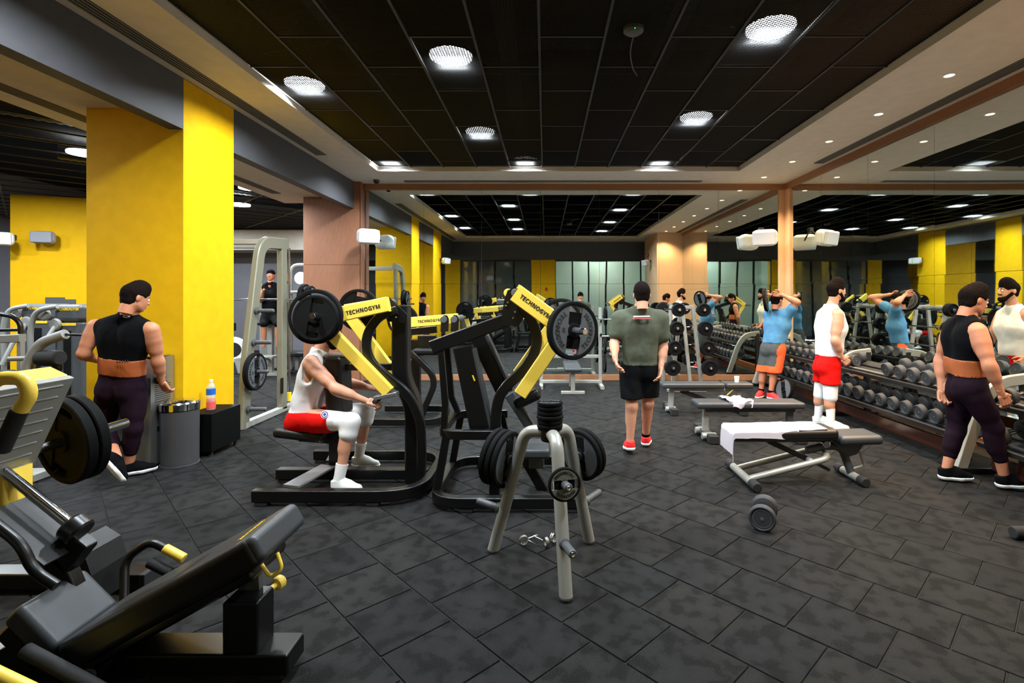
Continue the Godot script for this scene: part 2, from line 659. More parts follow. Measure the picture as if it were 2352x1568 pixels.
# one sheet of expanded metal, w by l, strands twisted as they are cut
func expanded_metal(w: float, l: float) -> ArrayMesh:
	var b := B.new()
	var lw := 0.0483
	var sw := 0.0248
	var nx := int(w / lw)
	var nz := int(l / sw)
	lw = w / nx
	sw = l / nz
	var hw := 0.0017
	for i in nx:
		for k in nz:
			var x0 := -w / 2 + i * lw
			var z0 := -l / 2 + k * sw
			# diamond: left, top, right, bottom
			var pl := Vector3(x0, 0, z0 + sw / 2)
			var pt := Vector3(x0 + lw / 2, 0, z0)
			var pr := Vector3(x0 + lw, 0, z0 + sw / 2)
			var pb := Vector3(x0 + lw / 2, 0, z0 + sw)
			for sg in [[pl, pt], [pt, pr], [pr, pb], [pb, pl]]:
				var up := Vector3(0, 0.0027, hw)
				var nn := Vector3(0, -hw, 0.0027).normalized()
				b.quad(sg[0] - up, sg[1] - up, sg[1] + up, sg[0] + up, nn)
	return b.mesh()

func room() -> void:
	build_floor()
	var b: B
	# ceiling slab and soffits
	b = B.new()
	b.span(Vector3(-14.2, 4.75, 4.0), Vector3(4.95, 4.95, -17.2))
	var ceil := struct("ceiling", b, M.black_ceiling, "black ceiling deck above the metal mesh panels")
	var xl := -2.95
	var xr := 3.425
	var zn := -1.0
	var zf := -9.14
	var sof := B.new()
	sof.span(Vector3(LEFT, SOFFIT, 0.5), Vector3(xl, 3.96, -BACK), 0.003)
	sof.span(Vector3(xr, SOFFIT, 0.5), Vector3(RIGHT, 3.96, -BACK), 0.003)
	sof.span(Vector3(xl, SOFFIT, zf), Vector3(xr, 3.96, -BACK), 0.0)
	sof.span(Vector3(xl, SOFFIT, 0.5), Vector3(xr, 3.96, zn), 0.0)
	part("soffit", sof, M.white, ceil)
	b = B.new()
	b.span(Vector3(LEFT, 3.962, 0.5), Vector3(xl - 0.05, 4.75, -BACK))
	b.span(Vector3(xr + 0.05, 3.962, 0.5), Vector3(RIGHT, 4.75, -BACK))
	b.span(Vector3(xl - 0.05, 3.962, zf - 0.05), Vector3(xr + 0.05, 4.75, -BACK))
	b.span(Vector3(xl - 0.05, 3.962, 0.5), Vector3(xr + 0.05, 4.75, zn + 0.05))
	part("plenum_side", b, M.black_ceiling, ceil)
	# mesh panels, columns of panels set half a panel apart
	var tw := 0.5796
	var tl := 1.19
	var em := expanded_metal(tw - 0.03, tl - 0.03)
	var emh := expanded_metal(tw - 0.03, tl / 2 - 0.03)
	var barl := B.new()
	var barc := B.new()
	for i in 11:
		var x := xl + (i + 0.5) * tw
		if i > 0:
			barl.span(Vector3(x - tw / 2 - 0.011, MESHY - 0.004, zn), Vector3(x - tw / 2 + 0.011, MESHY + 0.03, zf))
		var zz := 1.0
		var first := i % 2 == 0
		while zz < 9.1:
			var len_ := tl / 2 if first else min(tl, 9.14 - zz)
			first = false
			if len_ < 0.25:
				break
			var o := MeshInstance3D.new()
			o.name = "mesh_panel"
			o.mesh = em if len_ > tl * 0.9 else emh
			o.material_override = M.mesh
			o.position = Vector3(x, MESHY + 0.008, -(zz + len_ / 2))
			if len_ < tl * 0.9:
				o.scale.z = (len_ - 0.03) / (tl / 2 - 0.03)
			ceil.add_child(o, true)
			zz += len_
			if zz < 9.1:
				barc.span(Vector3(x - tw / 2 + 0.012, MESHY - 0.003, -zz - 0.010), Vector3(x + tw / 2 - 0.012, MESHY + 0.03, -zz + 0.010))
	part("grid_rail", barl, M.tbar, ceil)
	part("cross_rail", barc, M.tbar, ceil)
	# ducts, pipes and cable trays above the mesh
	var du := B.new()
	du.tube([Vector3(xl + 0.1, 4.4, -3.4), Vector3(xr - 0.1, 4.4, -3.4)], 0.16, 20)
	du.tube([Vector3(xl + 0.1, 4.45, -6.2), Vector3(xr - 0.1, 4.45, -6.2)], 0.14, 20)
	part("duct", du, M.duct, ceil)
	du = B.new()
	for x in [-2.1, -0.4, 1.3, 2.7]:
		du.span(Vector3(x - 0.1, 4.3, -1), Vector3(x + 0.1, 4.34, -9))
	part("cable_tray", du, M.duct, ceil)
	du = B.new()
	for q in [[-2.2, 4.5], [-1.7, 3.9], [0.9, 5.1], [1.3, 4.2], [2.6, 4.4]]:
		var pts := []
		for k in 8:
			var an: float = k * 0.8 + q[0]
			pts.append(Vector3(q[0] + 0.09 * k * sin(an * 1.7), 3.97 + 0.02 * (k % 3), -q[1] - 0.08 * k))
		du.tube(smooth(pts), 0.006, 5)
	part("cable", du, M.duct, ceil)

	# far wall with mirrors
	b = B.new()
	b.span(Vector3(LEFT, 0, -BACK - 0.03), Vector3(RIGHT + 0.2, 3.96, -BACK - 0.25))
	var wb := struct("wall_back", b, M.grey_wall, "far wall clad with tall mirrors")
	var xs := [-3.53, -2.39, -1.25, -0.09, 1.07, 2.24, 3.41, 4.6]
	var rng := RandomNumberGenerator.new()
	rng.seed = 21
	for i in xs.size() - 1:
		for row in [[0.115, 1.9], [1.9, 3.745]]:
			pane(wb, Vector3(xs[i], row[0], -BACK), Vector3(xs[i + 1], row[0], -BACK), row[1] - row[0], Vector3(0, 0, 1), rng)
	# right wall with mirrors
	b = B.new()
	b.span(Vector3(RIGHT + 0.03, 0, 0.5), Vector3(RIGHT + 0.25, 3.96, -BACK - 0.25))
	var wr := struct("wall_right", b, M.grey_wall, "right wall clad with tall mirrors")
	var zs := [10.0, 8.88, 7.6, 6.3, 5.03, 3.8, 2.57]
	for i in zs.size() - 1:
		for row in [[0.115, 1.9], [1.9, 3.745]]:
			pane(wr, Vector3(RIGHT, row[0], -zs[i]), Vector3(RIGHT, row[0], -zs[i + 1]), row[1] - row[0], Vector3(-1, 0, 0), rng)
	# wooden trims round the mirrors
	b = B.new()
	b.span(Vector3(-3.55, 3.745, -BACK - 0.02), Vector3(RIGHT, SOFFIT, -BACK + 0.035), 0.004)
	struct("trim_1", b, M.wood_trim, "wooden rail along the top of the far mirrors")
	b = B.new()
	b.span(Vector3(RIGHT - 0.035, 3.745, -2.57), Vector3(RIGHT + 0.02, SOFFIT, -BACK + 0.04), 0.004)
	struct("trim_2", b, M.wood_trim, "wooden rail along the top of the right mirrors")
	b = B.new()
	b.span(Vector3(4.595, 0, -BACK + 0.03), Vector3(RIGHT, 3.745, -BACK - 0.02), 0.004)
	b.span(Vector3(RIGHT - 0.03, 0, -BACK + 0.03), Vector3(RIGHT + 0.02, 3.745, -9.99), 0.004)
	struct("trim_3", b, M.wood_light, "light wooden post in the corner between the mirrors")
	b = B.new()
	b.span(Vector3(-3.55, 0, -BACK - 0.02), Vector3(4.6, 0.115, -BACK + 0.03), 0.004)
	struct("baseboard_back", b, M.wood_trim, "low wooden board under the far mirrors")
	b = B.new()
	b.span(Vector3(RIGHT - 0.03, 0, -2.57), Vector3(RIGHT + 0.02, 0.115, -9.99), 0.004)
	struct("baseboard_right", b, M.wood_trim, "low wooden board under the right mirrors")

	# beam and columns on the left
	b = B.new()
	b.span(Vector3(LEFT - 0.15, 3.34, 0.5), Vector3(LEFT, 4.75, -9.95), 0.004)
	struct("beam", b, M.dark_beam, "dark grey beam running over the yellow columns")
	for z in [[5.265, 6.12], [2.1, 3.38]]:
		b = B.new()
		b.span(Vector3(-4.67, 0, -z[0]), Vector3(LEFT + 0.002, 3.86, -z[1]), 0.006)
		struct("column", b, M.yellow_wall, "bright yellow square column carrying the dark beam")
	b = B.new()
	b.span(Vector3(-4.64, 0, -9.97), Vector3(-3.56, 3.9, -10.19))
	b.span(Vector3(-4.64, 0, -10.19), Vector3(LEFT - 0.01, 3.9, -10.6))
	var wc := struct("wood_column", b, M.wood, "walnut clad column beside the far mirror")
	for y in [[0.0, 1.1], [1.105, 2.255], [2.26, 3.85]]:
		b = B.new()
		b.span(Vector3(-4.65, y[0], -9.955), Vector3(-3.55, y[1], -9.975), 0.003)
		part("wood_panel", b, M.wood, wc)
	b = B.new()
	b.span(Vector3(-3.562, 0, -9.955), Vector3(-3.55, 3.745, -BACK))
	part("wood_return", b, M.wood, wc)
	# ceiling of the left hall
	b = B.new()
	b.span(Vector3(-5.33, 3.56, 4.0), Vector3(LEFT - 0.15, 3.63, -10.6), 0.003)
	b.span(Vector3(-13.6, 3.0, -15.0), Vector3(LEFT, 3.6, -16.6), 0.02)
	part("side_soffit", b, M.white, ceil)
	b = B.new()
	var da := Vector3(-0.707, 0, -0.707)
	var dc := Vector3(0.707, 0, -0.707)
	for k in range(-12, 10):
		var o := Vector3(-8.5, 3.645, -8.0) + dc * (k * 1.2)
		side_bar(b, o, da, 0.03, 0.024)
	var gr := part("side_grid_rail", b, mat(Color(0.42, 0.38, 0.20), 0.5, 0.2), ceil)
	b = B.new()
	for k in range(-15, 15):
		var o := Vector3(-8.5, 3.645, -8.0) + da * (k * 0.6)
		side_bar(b, o, dc, 0.02, 0.014)
	part("side_cross_rail", b, M.tbar, ceil)
	b = B.new()
	for k in 5:
		var o := Vector3(-7.0 + k * 0.4, 4.0, -5.5 - k * 2.0)
		var pts := []
		var rad := []
		for q in 80:
			pts.append(o + dc * (q * 0.05 - 2.0))
			rad.append(0.2 + (0.012 if q % 2 else 0.0))
		b.tube(pts, rad, 16)
	part("side_duct", b, M.duct, ceil)

	# outer walls of the hall
	b = B.new()
	b.span(Vector3(-14.2, 0, 4.0), Vector3(-13.6, 4.75, -17.2))
	struct("wall_left", b, M.grey_wall, "grey wall at the far side of the left hall")
	b = B.new()
	b.span(Vector3(-14.2, 0, -16.0), Vector3(LEFT, 4.75, -17.2))
	struct("wall_far", b, M.grey_wall, "grey wall at the end of the left hall")
	b = B.new()
	b.span(Vector3(LEFT, 0, -BACK - 0.25), Vector3(LEFT + 0.2, 4.75, -17.2))
	struct("wall_inner", b, M.grey_wall, "grey wall behind the mirrors")
	b = B.new(Transform3D(basis_y(20), Vector3(-9.25, 0, -10.35)))
	b.span(Vector3(-1.12, 0, 0.0), Vector3(1.9, 3.62, -0.5), 0.004)
	struct("wall_yellow", b, M.yellow_wall, "yellow wall block behind the weight stack machines")
	south_wall()
	# air slots in the soffits
	vent(Vector3(-3.50, SOFFIT, -0.5), Vector3(-3.50, SOFFIT, -8.1), 4, "black linear air slot in the soffit beside the dark beam")
	vent(Vector3(4.54, SOFFIT, -2.7), Vector3(4.54, SOFFIT, -8.6), 4, "black linear air slot in the soffit above the right mirrors")
	vent(Vector3(-2.7, SOFFIT, -9.93), Vector3(3.0, SOFFIT, -9.93), 3, "black linear air slot in the soffit above the far mirrors")
	vent(Vector3(-4.98, 3.56, 0.5), Vector3(-4.98, 3.56, -9.6), 4, "black linear air slot in the low soffit behind the yellow column")

# a ceiling rail of the left hall, cut where it meets the walls and the soffit
func side_bar(b: B, o: Vector3, d: Vector3, w: float, h: float) -> void:
	var lo := -20.0
	var hi := 20.0
	for lim in [[o.x, d.x, -13.6, -5.33], [o.z, d.z, -15.0, 0.3]]:
		var t0: float = (lim[2] - lim[0]) / lim[1]
		var t1: float = (lim[3] - lim[0]) / lim[1]
		lo = max(lo, min(t0, t1))
		hi = min(hi, max(t0, t1))
	if hi > lo + 0.05:
		b.bar([o + d * lo, o + d * hi], Vector3.UP, w, h, 0.0)

func pane(wall: Node3D, a: Vector3, e: Vector3, h: float, nn: Vector3, rng: RandomNumberGenerator) -> void:
	var b := B.new()
	var gx := 10
	var gy := 12
	var ph := rng.randf() * TAU
	var am := rng.randf_range(0.00015, 0.0005)
	var tilt := rng.randf_range(-0.0003, 0.0003)
	var w := (e - a).length() - 0.004
	var u := (e - a).normalized()
	var P := []
	var N := []
	for i in gx + 1:
		for k in gy + 1:
			var s := float(i) / gx
			var t := float(k) / gy
			var f := am * sin(s * 4.0 + ph) * cos(t * 3.5 + ph * 0.7)
			P.append(a + u * (0.002 + s * w) + Vector3.UP * (0.002 + t * (h - 0.004)) + nn * (0.004 + f))
			var dfs := am * 4.0 * cos(s * 4.0 + ph) * cos(t * 3.5 + ph * 0.7) / w + tilt
			var dft := -am * 3.5 * sin(s * 4.0 + ph) * sin(t * 3.5 + ph * 0.7) / h
			N.append((nn - u * dfs - Vector3.UP * dft).normalized())
	for i in gx:
		for k in gy:
			var o := i * (gy + 1) + k
			b.quadn(P[o], P[o + 1], P[o + gy + 2], P[o + gy + 1], N[o], N[o + 1], N[o + gy + 2], N[o + gy + 1])
	part("mirror_pane", b, M.mirror, wall)

func vent(a: Vector3, e: Vector3, slots: int, label: String) -> void:
	var mid := (a + e) * 0.5
	var t := thing("ceiling_vent", label, "vent", mid)
	var d := (e - a).normalized()
	var s := d.cross(Vector3.UP)
	var l := (e - a).length()
	var w := slots * 0.036 + 0.02
	var b := B.new()
	b.box(Vector3(0, -0.002, 0), Vector3(l, 0.004, w), 0.0, Basis(d, Vector3.UP, s))
	part("slot", b, M.slot, t)
	for k in slots + 1:
		b = B.new()
		b.box(s * ((k - slots * 0.5) * 0.036) + Vector3(0, -0.006, 0), Vector3(l, 0.009, 0.011), 0.001, Basis(d, Vector3.UP, s))
		part("slat", b, M.slat, t)

func south_wall() -> void:
	var b := B.new()
	b.span(Vector3(-13.6, 3.13, 0.35), Vector3(RIGHT + 0.25, 4.75, 0.6), 0.004)
	struct("wall_south", b, M.dark_beam, "dark grey beam over the glass wall behind the viewer")
	for x in [[-0.55, 0.4], [-4.0, -3.4], [-6.2, -5.4]]:
		b = B.new()
		b.span(Vector3(x[0], 0, 0.33), Vector3(x[1], 3.13, 0.75), 0.004)
		struct("pier", b, M.yellow_wall, "yellow pier between the glass panes of the wall opposite the far mirrors")
	b = B.new()
	b.span(Vector3(-13.6, 0, 2.6), Vector3(-0.1, 4.75, 2.8))
	struct("wall_corridor", b, M.dark_beam, "dark wall beyond the glass")
	b = B.new()
	b.span(Vector3(-0.1, 0, 2.6), Vector3(RIGHT + 0.25, 4.75, 2.8))
	b.span(Vector3(-0.3, 0, 0.8), Vector3(-0.1, 4.75, 2.8))
	b.span(Vector3(RIGHT + 0.03, 0, 0.5), Vector3(RIGHT + 0.25, 4.75, 2.8))
	struct("wall_corridor", b, M.aqua_wall, "pale aqua wall beyond the glass")
	b = B.new()
	b.span(Vector3(-14.2, 0, 3.8), Vector3(4.95, 4.75, 4.0))
	struct("wall_outer", b, M.dark_beam, "outer wall")
	var xs := [0.4, 1.1, 1.75, 2.45, 3.15, 3.85]
	for i in xs.size() - 1:
		window(xs[i], xs[i + 1])
	xs = [-3.4, -2.7, -2.0, -1.25, -0.55]
	for i in xs.size() - 1:
		window(xs[i], xs[i + 1])
	# walnut column at the near end of the right mirrors
	b = B.new()
	b.span(Vector3(3.87, 0, -0.4), Vector3(RIGHT, SOFFIT, -2.57), 0.004)
	var wc := struct("wood_column", b, M.wood_light, "light wooden column at the near end of the right mirrors")
	var c := thing("corridor_lamp", "round lamp in the corridor behind the glass", "lamp", Vector3(2.4, 4.0, 1.6))
	b = B.new()
	b.lathe(Vector3.ZERO, Vector3.DOWN, [[0.0, -0.05], [0.22, -0.05], [0.22, 0.0], [0.0, 0.0]], 24)
	part("diffuser", b, M.lamp, c)
	area(c, Vector3(0, -0.02, 0), 0.36, 8.0, Color(0.97, 1.0, 0.94))

var window_n := 0
func window(x0: float, x1: float) -> void:
	window_n += 1
	var b := B.new()
	for x in [x0, x1]:
		b.span(Vector3(x - 0.03, 0, 0.36), Vector3(x + 0.03, 3.13, 0.44), 0.003)
	b.span(Vector3(x0, 0, 0.37), Vector3(x1, 0.08, 0.43), 0.003)
	b.span(Vector3(x0, 3.07, 0.37), Vector3(x1, 3.13, 0.43), 0.003)
	var w := struct("window_%d" % window_n, b, M.dark_metal, "glass pane in a dark frame")
	b = B.new()
	b.span(Vector3(x0 + 0.03, 0.08, 0.395), Vector3(x1 - 0.03, 3.07, 0.405))
	part("pane", b, M.glass, w)

func area(parent: Node3D, at: Vector3, size: float, e: float, col: Color) -> AreaLight3D:
	var l := AreaLight3D.new()
	l.name = "light"
	l.area_size = Vector2(size, size)
	l.area_normalize_energy = true
	l.light_energy = e
	l.light_color = col
	l.shadow_enabled = true
	l.area_range = 14.0
	l.area_attenuation = 2.0
	parent.add_child(l)
	l.position = at
	l.rotation_degrees = Vector3(-90, 0, 0)
	return l

func lamps() -> void:
	var cool := Color(0.93, 0.97, 1.0)
	# round high-output lamps set in the mesh ceiling
	var spots := []
	for p in [[1740, 88], [1035, 150], [718, 212], [1587, 284], [1092, 308], [1200, 378], [900, 379], [1507, 380]]:
		spots.append(gp(p[0], p[1], MESHY - 0.03))
	for p in [[1.9, 2.4], [-0.95, 2.9], [-2.55, 2.9]]:
		spots.append(Vector3(p[0], MESHY - 0.03, -p[1]))
	for s in spots:
		s.z = max(s.z, -8.87)
		s.y = MESHY + 0.06
		# each lamp sits over the middle of a panel's width, clear of the cross rails
		var col := clampi(int((s.x + 2.95) / 0.5796), 0, 10)
		s.x = -2.95 + (col + 0.5) * 0.5796
		var z0: float = 1.0 if col % 2 == 1 else 1.595
		var q: float = fposmod(-s.z - z0, 1.19)
		s.z = -(-s.z - q + clampf(q, 0.42, 0.95))
		s.z = max(s.z, -8.87)
		var t := thing("ceiling_lamp", "round white high output lamp set in the black mesh ceiling", "lamp", s, "round lamps in the mesh ceiling")
		var b := B.new()
		b.lathe(Vector3.ZERO, Vector3.DOWN, [[0.0, -0.012], [0.205, -0.012], [0.205, 0.012], [0.19, 0.022], [0.0, 0.03]], 32)
		part("diffuser", b, M.lamp, t)
		b = B.new()
		b.lathe(Vector3.ZERO, Vector3.UP, [[0.215, 0.0], [0.215, 0.04], [0.0, 0.05]], 24)
		part("housing", b, M.tbar, t)
		area(t, Vector3(0, -0.034, 0), 0.28, LAMP_E, cool)
	# warm downlights along the right soffit
	for k in 8:
		var z := 9.6 - k * 1.1
		if z < 2.6:
			z -= 0.4
		var t := thing("downlight", "small warm downlight above the right mirrors, %s from the corner post" % ORD[k], "lamp", Vector3(4.06, SOFFIT, -z), "downlights along the right soffit")
		var b := B.new()
		b.lathe(Vector3.ZERO, Vector3.DOWN, [[0.045, -0.002], [0.062, -0.002], [0.062, 0.003], [0.045, 0.004]], 24)
		part("ring", b, M.speaker, t)
		b = B.new()
		b.lathe(Vector3.ZERO, Vector3.DOWN, [[0.046, -0.002], [0.046, 0.002], [0.03, 0.006], [0.0, 0.008]], 24)
		part("lens", b, M.down, t)
		var l := SpotLight3D.new()
		l.name = "light"
		l.light_energy = DOWN_E
		l.light_color = Color(1.0, 0.86, 0.68)
		l.spot_angle = 60.0
		l.spot_angle_attenuation = 0.8
		l.spot_range = 12.0
		l.light_size = 0.04
		l.shadow_enabled = true
		t.add_child(l)
		l.position = Vector3(0, -0.06, 0)
		l.rotation_degrees = Vector3(-90, 0, 0)
	# lamps of the left hall
	for p in [[-7.2, 4.3], [-6.4, 7.2], [-8.8, 8.0], [-6.6, 11.2], [-10.0, 6.2], [-11.2, 2.2], [-9.6, 13.2], [-5.6, 14.2], [-5.4, 9.5]]:
		var t := thing("hall_lamp", "flat white ceiling lamp of the hall behind the columns", "lamp", Vector3(p[0], 3.62, -p[1]), "ceiling lamps of the left hall")
		var b := B.new()
		b.lathe(Vector3.ZERO, Vector3.DOWN, [[0.0, -0.03], [0.2, -0.03], [0.2, 0.0], [0.0, 0.008]], 24)
		part("diffuser", b, M.lamp, t)
		area(t, Vector3(0, -0.02, 0), 0.28, HALL_E, cool)


# ---------------------------------------------------------------- weights
func letters_on_arc(b: B, s: String, r: float, mid: float, size: float, z: float, step: float, inward := false) -> void:
	# letters round a circle, mid the angle of the middle letter, their feet towards the centre (or away)
	for i in s.length():
		var a := mid - (i - (s.length() - 1) * 0.5) * step * (-1.0 if inward else 1.0)
		var rad := Vector3(cos(a), sin(a), 0)
		var tang := Vector3(sin(a), -cos(a), 0)
		if inward:
			b.text(s[i], size, rad * r + Vector3(0, 0, z), -tang, -rad, 0.002)
		else:
			b.text(s[i], size, rad * r + Vector3(0, 0, z), tang, rad, 0.002)

func plate_meshes(r: float, th: float, lettered: bool) -> Array:
	var key := "plate%.3f_%.3f_%s" % [r, th, lettered]
	if shared.has(key):
		return shared[key]
	var h := th / 2
	var rim := B.new()
	var e := 0.006
	rim.lathe(Vector3.ZERO, Vector3(0, 0, 1), [[r * 0.855, -h * 0.9], [r * 0.9, -h], [r - e, -h], [r, -h + e], [r, h - e], [r - e, h], [r * 0.9, h], [r * 0.855, h * 0.9], [r * 0.855, -h * 0.9]], 40)
	# band between the two grip openings
	var band := B.new()
	band.box(Vector3(0, 0, -h * 0.1), Vector3(r * 0.56, r * 1.26, h * 0.7), 0.003)
	var face := B.new()
	var cut := r * 0.27
	var ro := r * 0.868
	for sg in [-1.0, 1.0]:
		var poly := []
		var a0 := acos(cut / ro)
		for k in 17:
			var a: float = -a0 + 2 * a0 * k / 16
			poly.append(Vector2(cos(a) * ro * sg, sin(a) * ro))
		# round the hub
		for k in 7:
			var a: float = 0.95 - 1.9 * k / 6.0
			poly.append(Vector2((cut + 0.0) * sg, sin(a) * ro * 0.3) if abs(a) > 0.9 else Vector2(cut * 0.72 * sg, sin(a) * ro * 0.3))
		face.prism(Vector3(0, 0, h * 0.1), Vector3.RIGHT, Vector3.UP, poly, h * 1.55)
	var hub := B.new()
	hub.lathe(Vector3.ZERO, Vector3(0, 0, 1), [[0.026, -h], [r * 0.24, -h], [r * 0.26, -h * 0.6], [r * 0.26, h * 0.9], [r * 0.22, h * 1.05], [0.026, h * 1.05], [0.026, -h]], 24)
	var let: Variant = null
	if lettered:
		var lb := B.new()
		letters_on_arc(lb, "TECHNOGYM", r * 0.68, PI, r * 0.17, h * 0.92, 0.215, true)
		letters_on_arc(lb, "TECHNOGYM", r * 0.68, 0.0, r * 0.17, h * 0.92, 0.215, true)
		lb.text("20" if r > 0.2 else "1.25", r * 0.11, Vector3(-r * 0.43, -0.02 * r, h * 0.92), Vector3.UP, Vector3.LEFT, 0.002)
		let = lb.mesh()
	shared[key] = [rim.mesh(), face.mesh(), hub.mesh(), let, band.mesh()]
	return shared[key]

func plate(label: String, at: Vector3, axis: Vector3, r: float, th: float, roll := 0.0, lettered := false, face_mat: Material = null, group := "") -> Node3D:
	var t := thing("weight_plate", label, "weight plate", at, group)
	var z := axis.normalized()
	var x := (Vector3.UP if abs(z.y) < 0.9 else Vector3.FORWARD).cross(z).normalized()
	t.basis = Basis(x, z.cross(x), z) * Basis(Vector3(0, 0, 1), roll)
	var m := plate_meshes(r, th, lettered)
	part("rim", m[0], M.iron_dark, t)
	part("band", m[4], M.iron_dark, t)
	part("face", m[1], face_mat if face_mat else M.plate_face, t)
	part("hub", m[2], M.iron_dark, t)
	if m[3]:
		part("lettering", m[3], M.letter, t)
	return t

func dumbbell_meshes(r: float, hl: float) -> Array:
	var key := "db%.3f_%.3f" % [r, hl]
	if shared.has(key):
		return shared[key]
	var head := B.new()      # starts at x = 0.07 and grows outward
	head.lathe(Vector3(0.066, 0, 0), Vector3.RIGHT, [[0.0, 0], [r * 0.6, 0], [r - 0.012, 0.006], [r, 0.018], [r, hl - 0.008], [r - 0.008, hl], [r * 0.84, hl], [r * 0.80, hl - 0.006], [0, hl - 0.006]], 28)
	var cap := B.new()
	cap.lathe(Vector3(0.066 + hl - 0.006, 0, 0), Vector3.RIGHT, [[r * 0.14, 0], [r * 0.14, 0.003], [0, 0.004]], 16)
	cap.lathe(Vector3(0.066 + hl - 0.006, 0, 0), Vector3.RIGHT, [[r * 0.70, 0.0], [r * 0.70, 0.0015], [r * 0.64, 0.0015], [r * 0.64, 0.0]], 24)
	var hd := B.new()
	hd.lathe(Vector3(-0.068, 0, 0), Vector3.RIGHT, [[0.013, 0], [0.014, 0.02], [0.0175, 0.068], [0.014, 0.116], [0.013, 0.136]], 14)
	shared[key] = [head.mesh(), cap.mesh(), hd.mesh()]
	return shared[key]

func dumbbell(label: String, at: Vector3, axis: Vector3, r: float, hl: float, group := "") -> Node3D:
	var t := thing("dumbbell", label, "dumbbell", at, group)
	t.basis = along(axis)
	var m := dumbbell_meshes(r, hl)
	for sg in [0.0, PI]:
		var h := part("head", m[0], M.iron, t)
		h.rotation.y = sg
		part("end_cap", m[1], M.plate_face, h)
	part("handle", m[2], M.chrome, t)
	return t

func barbell(label: String, a: Vector3, e: Vector3, r: float, th: float, group := "") -> Node3D:
	# fixed barbell: plates at both ends
	var t := thing("barbell", label, "barbell", (a + e) * 0.5, group)
	t.basis = along(e - a)
	var l := (e - a).length()
	var b := B.new()
	b.rod(Vector3(-l / 2, 0, 0), Vector3(l / 2, 0, 0), 0.014, 12)
	part("bar", b, M.chrome, t)
	for sg in [-1.0, 1.0]:
		b = B.new()
		b.lathe(Vector3(sg * (l / 2 - th), 0, 0), Vector3(sg, 0, 0), [[0.0, 0], [r * 0.9, 0], [r, 0.012], [r, th - 0.025], [r - 0.01, th - 0.012], [r * 0.78, th - 0.012], [r * 0.74, th - 0.022], [r * 0.36, th - 0.022], [r * 0.32, th - 0.002], [0.026, th], [0.0, th]], 28)
		part("plate", b, M.iron_dark, t)
		b = B.new()
		b.lathe(Vector3(sg * (l / 2), 0, 0), Vector3(sg, 0, 0), [[0.024, -0.005], [0.024, 0.012], [0.015, 0.016], [0, 0.016]], 14)
		part("end_cap", b, M.chrome, t)
	return t

